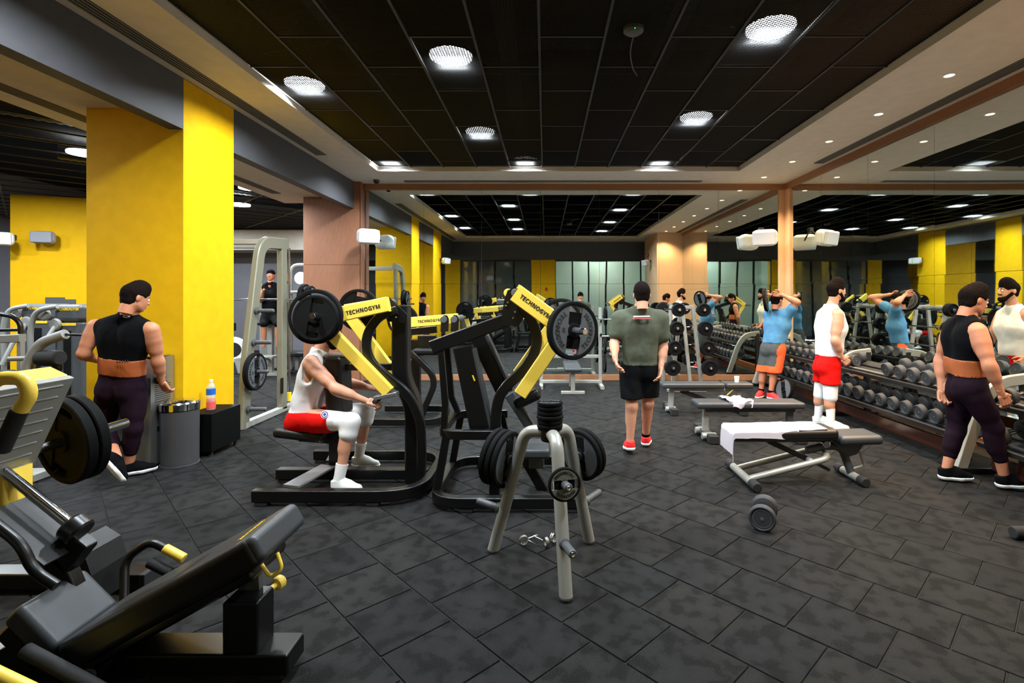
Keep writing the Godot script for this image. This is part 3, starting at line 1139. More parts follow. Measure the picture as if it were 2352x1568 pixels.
func things_weights() -> void:
	# tree of weight plates
	var hub := dp(1263, 987, 3.15)
	hub.y = 0.80
	var base := Vector3(hub.x, 0, hub.z)
	var t := thing("plate_tree", "silver three legged weight plate tree with horns", "weight rack", base)
	var feet := [gp(1300, 1376), gp(1133, 1266), gp(1353, 1246)]
	var legs := ["front", "left", "right"]
	for i in 3:
		var f: Vector3 = feet[i]
		var out := (f - base)
		out.y = 0
		out = out.normalized()
		var knee := base + out * 0.17 + Vector3(0, 0.80, 0)
		var path := fillet([f + Vector3(0, 0.012, 0), f.lerp(knee, 0.5), knee, base + out * 0.02 + Vector3(0, 0.815, 0)], 0.13, 8)
		var b := lofted(base)
		b.tube(path, 0.037, 20)
		var leg := part("leg", b, M.silver, t)
		b = lofted(base)
		b.lathe(f, Vector3.UP, [[0, 0], [0.041, 0], [0.041, 0.014], [0.037, 0.02]], 20)
		part("rubber_foot", b, M.rubber_grip, leg)
		for h in [0.285, 0.60]:
			var k: float = h / 0.80
			var p := f.lerp(knee, k) + out * 0.03
			var dirn := (out + Vector3(0, 0.12, 0)).normalized()
			b = lofted(base)
			b.lathe(p, dirn, [[0.0, 0], [0.032, 0], [0.032, 0.025], [0.023, 0.03], [0.023, 0.165], [0.019, 0.172], [0, 0.172]], 18)
			var horn := part("horn", b, M.machine_grey, t)
			b = lofted(base)
			b.lathe(p + dirn * 0.172, dirn, [[0.013, 0], [0.011, 0.003], [0.006, 0.001], [0, 0.001]], 12)
			part("bolt", b, M.chrome, horn)
			if h > 0.5:
				var q := p + dirn * 0.05
				if i == 0:
					plate("small lettered weight plate on the front horn of the plate tree", p + dirn * 0.085, dirn, 0.092, 0.022, PI / 2, true, mat(Color(0.42, 0.42, 0.38), 0.6))
				elif i == 1:
					for k2 in 3:
						plate(["black weight plate on the plate tree, innermost of three on one horn", "black weight plate on the plate tree, middle of three on one horn", "black weight plate on the plate tree, outermost of three on one horn"][k2], p + dirn * (0.045 + 0.042 * k2), dirn, 0.178, 0.034, 0.4 * k2)
				else:
					for k2 in 2:
						plate(["black weight plate on the plate tree, inner of the pair on one horn", "black weight plate on the plate tree, outer of the pair on one horn"][k2], p + dirn * (0.045 + 0.04 * k2), dirn, 0.168, 0.034, 0.9 * k2)
	var b2 := lofted(base)
	b2.lathe(base + Vector3(0, 0.76, 0), Vector3.UP, [[0, 0], [0.05, 0], [0.055, 0.01], [0.055, 0.06], [0.075, 0.07], [0.075, 0.078], [0.02, 0.08], [0.02, 0.24], [0, 0.245]], 24)
	part("hub", b2, M.black, t)
	var words := ["bottom", "second from the bottom", "third from the bottom", "third from the top", "second from the top", "top"]
	for k in 6:
		plate("small plate stacked on the peg of the plate tree, %s" % words[k], base + Vector3(0, 0.853 + k * 0.027, 0), Vector3.UP, 0.078 + (0.004 if k == 2 else 0.0), 0.025, 0.3 * k, k == 5, mat(grey(0.30), 0.6) if k == 5 else null)
	# spring collars lying on the floor
	for q in [[1203, 1252, 0.3], [1255, 1256, 2.0], [1270, 1247, 1.1]]:
		var o := gp(q[0], q[1])
		var c := B.new(Transform3D(basis_y(rad_to_deg(q[2])), Vector3(0, 0.006, 0)))
		var pts := []
		for k in 40:
			var a := TAU * k / 13.0
			pts.append(Vector3(cos(a) * 0.028, 0.028 + sin(a) * 0.028, (k - 20) * 0.0006))
		c.tube(pts, 0.0035, 6)
		c.tube([pts[0], Vector3(0.085, 0.03, -0.035), Vector3(0.105, 0.03, -0.04)], 0.0035, 6)
		c.tube([pts[39], Vector3(0.08, 0.004, 0.035), Vector3(0.10, 0.004, 0.045)], 0.0035, 6)
		single("spring_collar", "chrome spring collar lying on the floor under the plate tree", "collar", c, M.chrome, o, "spring collars on the floor")
	# dumbbell on the floor
	dumbbell("lone dumbbell lying on the floor in front of the towel draped bench", Vector3(1.565, 0.09, -3.71), Vector3(0.105, 0, -0.205), 0.09, 0.062)
	rack(9.55, 4.78, "long two tier dumbbell rack beside the bearded person in white", [12, 13, 14], [], 0)
	rack(4.72, 2.75, "shorter dumbbell rack beyond the striding person", [], [1], 1)
	barbell_rack()
	plate("spare weight plate leaning against the long dumbbell rack behind the person in blue", Vector3(3.74, 0.195, -8.1), Vector3(-1, 0.22, 0.25), 0.185, 0.04, 0.4)

const ORD := ["first", "second", "third", "fourth", "fifth", "sixth", "seventh", "eighth", "ninth", "tenth", "eleventh", "twelfth", "thirteenth", "fourteenth", "fifteenth", "sixteenth", "seventeenth", "eighteenth", "nineteenth", "twentieth", "twenty-first", "twenty-second", "twenty-third", "twenty-fourth"]
func rack(z0: float, z1: float, label: String, gap_top: Array, gap_low: Array, which: int) -> void:
	var t := thing("dumbbell_rack", label, "rack", Vector3(4.3, 0, -(z0 + z1) / 2))
	var at := t.position
	var l := z0 - z1
	var tiers := [[Vector3(4.0, 0.66, 0), Vector3(4.42, 0.78, 0)], [Vector3(3.9, 0.31, 0), Vector3(4.36, 0.42, 0)]]
	var no := [0, 0]
	for q in 2:
		var f: Vector3 = tiers[q][0]
		var bk: Vector3 = tiers[q][1]
		var b := lofted(at)
		# two rails and a tray
		var dirn := (bk - f).normalized()
		var nrm := Vector3(-dirn.y, dirn.x, 0)
		var cz := Vector3(0, 0, -(z0 + z1) / 2)
		b.box((f + bk) * 0.5 + cz - nrm * 0.02, Vector3((bk - f).length(), 0.012, l - 0.1), 0.002, Basis(dirn, nrm, Vector3(0, 0, 1)))
		part("tray", b, M.black_matt, t)
		b = lofted(at)
		b.box(f + cz + dirn * 0.01, Vector3(0.028, 0.05, l - 0.08), 0.004, Basis(dirn, nrm, Vector3(0, 0, 1)))
		part("front_rail", b, M.dark_metal, t)
		for k in [0.28, 0.62]:
			b = lofted(at)
			b.box(f.lerp(bk, k) + cz, Vector3(0.035, 0.02, l - 0.08), 0.004, Basis(dirn, nrm, Vector3(0, 0, 1)))
			part("saddle_rail", b, M.alu if k < 0.5 else M.dark_metal, t)
		var n := int((l - 0.25) / 0.215)
		for k in n:
			var skip: Array = gap_top if q == 0 else gap_low
			if k in skip:
				continue
			var z := z0 - 0.2 - k * 0.215
			var big: int = (k + which * 2) % 20
			var r: float = [0.070, 0.076, 0.082][clampi(int(k / 7), 0, 2)] if q == 0 else [0.082, 0.086, 0.078][clampi(int(k / 7), 0, 2)]
			var hl: float = r * 0.95
			var ce := f.lerp(bk, 0.45) + nrm * (r + 0.012) + Vector3(0, 0, -z)
			var where: String = ["upper", "lower"][q]
			dumbbell("round dumbbell on the %s tier of the %s, %s" % [where, ["long rack", "short rack"][which], ORD[k] + (" from the corner post" if which == 0 else " from the long rack")], ce, Vector3(-1, -0.24, 0), r, hl, "dumbbells on the %s tier, rack %s" % [where, ["one", "two"][which]])
	# end frames
	for z in ([z0 - 0.03, (z0 + z1) / 2, z1 + 0.03] if which == 0 else [z1 + 0.03]):
		var b := lofted(at)
		var path := fillet([Vector3(3.86, 0.05, -z), Vector3(4.05, 0.62, -z), Vector3(4.20, 0.84, -z), Vector3(4.5, 0.88, -z)], 0.25, 6)
		b.bar(path, Vector3(0, 0, 1), 0.055, 0.10, 0.01)
		part("end_frame", b, M.silver, t)
		b = lofted(at)
		b.span(Vector3(3.80, 0.0, -z - 0.035), Vector3(4.6, 0.055, -z + 0.035), 0.008)
		part("foot", b, M.black, t)
		b = lofted(at)
		b.span(Vector3(4.42, 0.05, -z - 0.03), Vector3(4.5, 0.88, -z + 0.03), 0.008)
		part("rear_post", b, M.dark_metal, t)
	var b3 := lofted(at)
	b3.span(Vector3(3.98, 0.09, -z0 + 0.1), Vector3(4.03, 0.22, -z1 - 0.1), 0.006)
	part("kick_panel", b3, mat(Color(0.20, 0.09, 0.06), 0.2), t)

func barbell_rack() -> void:
	var t := thing("barbell_rack", "grey steel rack of fixed barbells in front of the far mirror", "rack", Vector3(2.45, 0, -9.3))
	var at := t.position
	var lv := [0.45, 0.78, 1.11, 1.42]
	for z in [8.95, 9.65]:
		for sg in [-1.0, 1.0]:
			var b := lofted(at)
			b.bar([Vector3(2.45 + sg * 0.26, 0.03, -z), Vector3(2.45 + sg * 0.10, 1.5, -z)], Vector3(0, 0, 1), 0.05, 0.06, 0.008)
			part("upright", b, M.silver, t)
			for h in lv:
				var x: float = 2.45 + sg * (0.26 - 0.16 * h / 1.5)
				b = lofted(at)
				b.tube([Vector3(x, h - 0.03, -z), Vector3(x + sg * 0.10, h - 0.03, -z), Vector3(x + sg * 0.12, h + 0.01, -z)], 0.012, 8)
				part("hook", b, M.chrome, t)
		var b2 := lofted(at)
		b2.span(Vector3(2.45 - 0.12, 1.43, -z - 0.02), Vector3(2.45 + 0.12, 1.49, -z + 0.02), 0.006)
		part("crosspiece", b2, M.silver, t)
		b2 = lofted(at)
		b2.span(Vector3(2.45 - 0.34, 0.0, -z - 0.03), Vector3(2.45 + 0.34, 0.05, -z + 0.03), 0.006)
		part("foot", b2, M.silver, t)
	for z in [0.04, 1.46]:
		var b3 := lofted(at)
		b3.span(Vector3(2.43, z - 0.02, -8.95), Vector3(2.47, z + 0.02, -9.65), 0.006)
		part("spreader", b3, M.silver, t)
	var names := ["lowest hook", "second hook from the floor", "third hook from the floor", "top hook"]
	for sg in [-1.0, 1.0]:
		for k in 4:
			var h: float = lv[k]
			var x: float = 2.45 + sg * (0.36 - 0.16 * h / 1.5)
			barbell("fixed barbell with black plates on the %s, %s side" % [names[k], "cup" if sg > 0 else "mirrored olive shirt"], Vector3(x, h, -8.62), Vector3(x, h, -9.98), 0.13 - 0.006 * k, 0.13, "fixed barbells on the rack")


# ---------------------------------------------------------------- machines
const ZA := Vector3(0, 0, 1)

func beam(t: Node3D, called: String, m: Material, d: float, pts: Array, w: float, h: float, rnd := 0.0, e := 0.008) -> MeshInstance3D:
	# box tube through pixels at the depth d; w along z, h across
	var b := lofted(t.position)
	var p := pp(d, pts)
	if rnd > 0.0:
		p = fillet(p, rnd, 6)
	b.bar(p, ZA, w, h, e)
	return part(called, b, m, t)
func flat_u(t: Node3D, called: String, m: Material, pts: Array, hgt: float, wid: float, rnd: float) -> MeshInstance3D:
	var b := lofted(t.position)
	b.bar(fillet(pts, rnd, 8) if rnd > 0 else pts, Vector3.UP, hgt, wid, 0.01)
	return part(called, b, m, t)
func cushion(t: Node3D, called: String, m: Material, c: Vector3, s: Vector3, r: float, bas := Basis()) -> MeshInstance3D:
	var b := lofted(t.position)
	b.pad(c, s, r, bas, 3)
	return part(called, b, m, t)
func rodpart(t: Node3D, called: String, m: Material, a: Vector3, e: Vector3, r: float, bev := 0.004) -> MeshInstance3D:
	var b := lofted(t.position)
	b.rod(a, e, r, 18, bev)
	return part(called, b, m, t)
func boxpart(t: Node3D, called: String, m: Material, a: Vector3, e: Vector3, bev := 0.006) -> MeshInstance3D:
	var b := lofted(t.position)
	b.span(a, e, bev)
	return part(called, b, m, t)
func tubepart(t: Node3D, called: String, m: Material, pts: Array, r: float, rnd := 0.06) -> MeshInstance3D:
	var b := lofted(t.position)
	b.tube(fillet(pts, rnd, 6) if rnd > 0 else pts, r, 16)
	return part(called, b, m, t)
func gusset(t: Node3D, called: String, m: Material, d: float, pts: Array, th: float) -> MeshInstance3D:
	var b := lofted(t.position)
	var o := dp(pts[0][0], pts[0][1], d)
	var poly := []
	for p in pts:
		var q := dp(p[0], p[1], d) - o
		poly.append(Vector2(q.x, q.y))
	b.prism(o, Vector3.RIGHT, Vector3.UP, poly, th)
	return part(called, b, m, t)
func word(t: Node3D, parent: Node3D, s: String, m: Material, at: Vector3, u: Vector3, w: Vector3, size: float, off := 0.0) -> void:
	var b := lofted(t.position)
	b.text(s, size, at + u.cross(w).normalized() * off, u, w, 0.003)
	part("lettering", b, m, parent)

func row_machine() -> void:
	var at := Vector3(-1.6, 0, -4.6)
	var t := thing("row_machine", "black plate loaded rowing machine with yellow arms, occupied by the seated man", "gym machine", at)
	flat_u(t, "base_rail", M.black, [Vector3(-2.29, 0.075, -4.07), Vector3(-0.99, 0.075, -4.07), Vector3(-0.99, 0.075, -5.13), Vector3(-2.28, 0.075, -5.13)], 0.095, 0.075, 0.34)
	boxpart(t, "center_rail", M.black, Vector3(-2.37, 0.03, -4.54), Vector3(-1.03, 0.12, -4.63), 0.01)
	for p in [[-2.22, 4.07], [-1.35, 4.07], [-2.30, 4.585], [-2.22, 5.13], [-1.3, 5.13]]:
		boxpart(t, "foot", M.rubber_grip, Vector3(p[0] - 0.05, 0, -p[1] - 0.035), Vector3(p[0] + 0.05, 0.03, -p[1] + 0.035), 0.006)
	for sg in [-1.0, 1.0]:
		var b := lofted(at)
		b.bar([Vector3(-2.02, 0.13, -4.6 + sg * 0.49), Vector3(-1.90, 0.155, -4.6 + sg * 0.07)], Vector3(0, 1, 0), 0.02, 0.15, 0.004)
		part("foot_plate", b, M.alu, t)
	beam(t, "post", M.black, 4.6, [[952, 1112], [952, 930], [922, 868], [922, 702]], 0.16, 0.14, 0.12, 0.02)
	for d in [4.42, 4.78]:
		var b := lofted(at)
		b.bar(smooth(pp(d, [[912, 712], [872, 728], [847, 762], [842, 800], [857, 836], [893, 868], [935, 905], [962, 958], [968, 1010], [968, 1088 if d > 4.6 else 1110]]), 4), ZA, 0.055, 0.075, 0.012)
		part("curved_tube", b, M.black, t)
	for d in [4.47, 4.73]:
		var g := gusset(t, "pivot_bracket", M.black, d, [[876, 690], [881, 682], [893, 681], [902, 690], [936, 722], [936, 742], [890, 738], [882, 712]], 0.02)
		for q in [[888, 720], [890, 730], [910, 720], [911, 728]]:
			var c := dp(q[0], q[1], d)
			rodpart(t, "bolt", M.chrome, c + Vector3(0, 0, 0.008), c + Vector3(0, 0, 0.022), 0.009)
	var pv := dp(887, 695, 4.6)
	rodpart(t, "pivot_pin", M.machine_grey, pv + Vector3(0, 0, 0.20), pv - Vector3(0, 0, 0.20), 0.034)
	# arms, near and far
	var elb := [dp(752, 729, 4.36), dp(806, 712, 4.84)]
	var ends := [[893, 900, 4.36], [905, 862, 4.84]]
	for i in 2:
		var d: float = [4.36, 4.84][i]
		var a := beam(t, "arm", M.yellow, d, [[893, 698], [742, 730] if i == 0 else [796, 714]], 0.085, 0.125)
		beam(t, "lower_arm", M.yellow, d, [[740, 742] if i == 0 else [797, 716], [ends[i][0], ends[i][1]]], 0.07, 0.10)
		if i == 0:
			var u := (dp(893, 698, d) - dp(742, 730, d)).normalized()
			word(t, a, "TECHNOGYM", M.letter, dp(838, 711, d), u, Vector3(0, 0, 1).cross(u), 0.034, 0.044)
		var e: Vector3 = dp(ends[i][0], ends[i][1], d)
		var b := lofted(at)
		b.box(e + Vector3(-0.02, -0.03, 0), Vector3(0.2, 0.035, 0.09), 0.006, Basis(ZA, 0.2))
		part("handle_bracket", b, M.alu, t)
		rodpart(t, "grip", M.rubber_grip, e + Vector3(-0.10, -0.07, -0.07), e + Vector3(-0.10, -0.07, 0.07), 0.018)
		var hz: float = 1.0 if i == 0 else -1.0
		rodpart(t, "weight_horn", M.chrome, elb[i] + Vector3(0, 0, 0.03 * hz), elb[i] + Vector3(-0.02, 0.02, 0.24 * hz), 0.025)
	plate("large black weight plate on the seated man's machine, inner of its near pair", elb[0] + Vector3(-0.065, 0.01, 0.075), Vector3(-0.06, 0.05, 1), 0.228, 0.05, 0.5)
	plate("black weight plate on the seated man's machine, outer of its near pair", elb[0] + Vector3(-0.04, 0.0, 0.13), Vector3(-0.06, 0.05, 1), 0.19, 0.045, -0.15, false, M.iron_dark)
	plate("black weight plate on the far arm of the seated man's machine", elb[1] + Vector3(0.04, 0.0, -0.10), Vector3(0.05, 0.05, -1), 0.2, 0.045, 0.2, false, M.iron_dark)
	# chest pad
	cushion(t, "chest_pad", M.pad_black, dp(778, 884, 4.6), Vector3(0.15, 0.52, 0.27), 0.03, Basis(ZA, 0.04))
	boxpart(t, "pad_plate", M.alu, dp(776, 817, 4.6) + Vector3(-0.085, 0, -0.1), dp(776, 812, 4.6) + Vector3(0.085, 0, 0.1), 0.004)
	beam(t, "pad_arm", M.black, 4.6, [[795, 842], [915, 842]], 0.06, 0.06)
	beam(t, "seat_post", M.black, 4.6, [[772, 985], [772, 1098]], 0.09, 0.10)
	cushion(t, "seat", M.pad_black, Vector3(-2.12, 0.445, -4.6), Vector3(0.44, 0.085, 0.36), 0.035, Basis(ZA, -0.12))
	beam(t, "seat_arm", M.black, 4.6, [[690, 1004], [772, 1010]], 0.07, 0.06)

func chest_machine() -> Node3D:
	var at := Vector3(-0.3, 0, -4.45)
	var t := thing("press_machine", "empty black plate loaded press machine with yellow arms behind the plate tree", "gym machine", at)
	flat_u(t, "base_rail", M.black, [Vector3(0.27, 0.07, -3.95), Vector3(-0.87, 0.07, -3.95), Vector3(-0.87, 0.07, -4.98), Vector3(0.27, 0.07, -4.98)], 0.085, 0.075, 0.25)
	for p in [[0.2, 3.95], [-0.6, 3.95], [0.2, 4.98], [-0.6, 4.98]]:
		boxpart(t, "foot", M.rubber_grip, Vector3(p[0] - 0.05, 0, -p[1] - 0.035), Vector3(p[0] + 0.05, 0.03, -p[1] + 0.035), 0.006)
	flat_u(t, "upper_loop", M.black, [Vector3(-0.35, 0.55, -4.08), Vector3(-0.83, 0.55, -4.08), Vector3(-0.83, 0.55, -4.82), Vector3(-0.35, 0.55, -4.82)], 0.075, 0.055, 0.16)
	for z in [4.1, 4.8]:
		var b := lofted(at)
		b.bar([Vector3(-0.86, 0.08, -z), Vector3(-0.78, 0.54, -z)], ZA, 0.05, 0.06)
		part("leg", b, M.black, t)
		b = lofted(at)
		b.bar([Vector3(-0.80, 0.55, -z), Vector3(-0.83, 0.75, -lerpf(z, 4.45, 0.6)), Vector3(-0.87, 1.22, -lerpf(z, 4.45, 0.6))], ZA, 0.045, 0.05)
		part("riser", b, M.black, t)
		b = lofted(at)
		b.bar([Vector3(-0.40, 0.55, -z), Vector3(-0.3, 0.1, -z)], ZA, 0.045, 0.05)
		part("strut", b, M.black, t)
	beam(t, "top_beam", M.black, 4.4, [[997, 795], [1186, 726]], 0.24, 0.115, 0.0, 0.012)
	beam(t, "column", M.black, 4.25, [[1064, 796], [1104, 985]], 0.1, 0.16, 0.0, 0.012)
	var pd := beam(t, "back_pad", M.pad, 4.27, [[1088, 800], [1130, 985]], 0.13, 0.035, 0.0, 0.01)
	beam(t, "column", M.black, 4.7, [[1098, 770], [1160, 900]], 0.1, 0.15, 0.0, 0.012)
	beam(t, "back_pad", M.pad, 4.7, [[1118, 770], [1176, 895]], 0.13, 0.035, 0.0, 0.01)
	gusset(t, "warning_sticker", M.sticker, 4.19, [[1084, 862], [1087, 861], [1092, 874], [1089, 875]], 0.004)
	for d in [4.22, 4.68]:
		var b := lofted(at)
		b.bar(smooth(pp(d, [[1196, 700], [1220, 735], [1233, 775], [1226, 810], [1203, 848], [1164, 886], [1144, 922], [1138, 990], [1136, 1100], [1136, 1168 if d < 4.5 else 1105]]), 4), ZA, 0.06, 0.085, 0.012)
		part("curved_tube", b, M.black, t)
	for d in [4.24, 4.62]:
		gusset(t, "pivot_bracket", M.black, d, [[1158, 690], [1166, 667], [1178, 661], [1195, 663], [1203, 690], [1200, 735], [1190, 750], [1150, 746]], 0.02)
		for q in [[1167, 694], [1163, 702], [1184, 716], [1179, 730]]:
			var c := dp(q[0], q[1], d)
			rodpart(t, "bolt", M.chrome, c + Vector3(0, 0, 0.008), c + Vector3(0, 0, 0.024), 0.009)
	var pv := dp(1187, 673, 4.42)
	rodpart(t, "pivot_drum", M.yellow, dp(1170, 673, 4.42) + Vector3(0, 0, 0.17), dp(1170, 673, 4.42) - Vector3(0, 0, 0.17), 0.036)
	rodpart(t, "pivot_pin", M.machine_grey, pv + Vector3(0, 0, 0.24), pv - Vector3(0, 0, 0.24), 0.034)
	boxpart(t, "stop_block", M.machine_grey, dp(1143, 700, 4.42) + Vector3(0, 0, -0.1), dp(1172, 687, 4.42) + Vector3(0, 0, 0.1), 0.01)
	var elb := [dp(1300, 757, 4.12), dp(1278, 742, 4.74)]
	for i in 2:
		var d: float = [4.12, 4.74][i]
		var a := beam(t, "arm", M.yellow, d, [[1184, 672], [1300, 757]] if i == 0 else [[1182, 668], [1280, 740]], 0.09, 0.145)
		beam(t, "lower_arm", M.yellow, d, [[1300, 752], [1195, 905]] if i == 0 else [[1276, 736], [1190, 858]], 0.075, 0.105)
		if i == 0:
			var u := (dp(1300, 757, d) - dp(1184, 672, d)).normalized()
			word(t, a, "TECHNOGYM", M.letter, dp(1230, 704, d), u, Vector3(0, 0, 1).cross(u), 0.034, 0.047)
		var hz := 1.0 if i == 0 else -1.0
		var hd := Vector3(0.5, 0.0, 0.86 * hz)
		rodpart(t, "weight_horn", M.machine_grey, elb[i] + hd * 0.0, elb[i] + hd * 0.22, 0.026)
		rodpart(t, "horn_tip", M.chrome, elb[i] + hd * 0.22, elb[i] + hd * 0.27, 0.025)
		plate("large lettered grey weight plate on the near arm of the empty press machine" if i == 0 else "dark weight plate on the far arm of the empty press machine", elb[i] + hd * 0.10, hd, 0.228, 0.05, -0.12, true)
	cushion(t, "back_cushion", M.pad_black, dp(1212, 908, 4.45), Vector3(0.24, 0.10, 0.36), 0.04, Basis(ZA, 0.45))
	cushion(t, "seat", M.pad, dp(1230, 1030, 4.35), Vector3(0.24, 0.085, 0.34), 0.03)
	beam(t, "seat_post", M.machine_grey, 4.4, [[1170, 905], [1226, 992]], 0.06, 0.085)
	beam(t, "brace", M.black, 4.4, [[1205, 1050], [1262, 1150]], 0.06, 0.085)
	boxpart(t, "adjuster", M.machine_grey, dp(1226, 1052, 4.35) + Vector3(-0.04, 0, -0.05), dp(1250, 1072, 4.35) + Vector3(0, 0, 0.05), 0.008)
	return t

func third_machine() -> void:
	var at := Vector3(-1.6, 0, -6.6)
	var t := thing("pull_machine", "black and yellow plate loaded machine behind the seated man's machine", "gym machine", at)
	flat_u(t, "base_rail", M.black, [Vector3(-2.25, 0.07, -6.5), Vector3(-1.35, 0.07, -6.5), Vector3(-1.35, 0.07, -7.3), Vector3(-2.25, 0.07, -7.3)], 0.085, 0.075, 0.2)
	beam(t, "column", M.black, 6.9, [[955, 955], [955, 780]], 0.1, 0.12)
	for d in [6.6, 7.2]:
		var b := lofted(at)
		b.bar(fillet(pp(d, [[940, 808], [960, 825], [1004, 870], [972, 944], [965, 952 if d > 7 else 968]]), 0.2, 6), ZA, 0.06, 0.075, 0.012)
		part("curved_tube", b, M.black, t)
	beam(t, "side_beam", M.black, 6.6, [[930, 763], [1003, 756]], 0.06, 0.09)
	beam(t, "side_beam", M.black, 7.0, [[930, 785], [1000, 778]], 0.06, 0.06)
	boxpart(t, "seat_frame", M.black, dp(963, 800, 6.9), dp(1000, 770, 6.8), 0.01)
	cushion(t, "seat", M.pad_black, dp(985, 806, 6.8), Vector3(0.36, 0.08, 0.3), 0.03)
	for i in 2:
		var d: float = [6.45, 7.15][i]
		var a := beam(t, "arm", M.yellow, d, [[930, 741], [1052, 731]], 0.09, 0.125)
		beam(t, "lower_arm", M.yellow, d, [[905, 735], [935, 830]], 0.075, 0.10)
		if i == 0:
			var u := (dp(1052, 731, d) - dp(930, 741, d)).normalized()
			word(t, a, "TECHNOGYM", M.letter, dp(988, 736, d), u, Vector3(0, 0, 1).cross(u), 0.034, 0.047)
			for q in [[1022, 733], [1045, 733]]:
				var c := dp(q[0], q[1], d)
				rodpart(t, "pivot_pin", M.machine_grey, c + Vector3(0, 0, 0.09), c - Vector3(0, 0, 0.5), 0.042)
				gusset(t, "pivot_bracket", M.black, d - 0.07, [[q[0] - 8, q[1] - 2], [q[0] - 2, q[1] - 10], [q[0] + 5, q[1] - 9], [q[0] + 9, q[1] - 1], [q[0] + 8, q[1] + 28], [q[0] - 10, q[1] + 28]], 0.02)
	plate("dark weight plate on the yellow armed machine behind the seated man", dp(925, 735, 7.35), Vector3(0.05, 0.05, -1), 0.22, 0.05, 0.2, false, M.iron_dark)

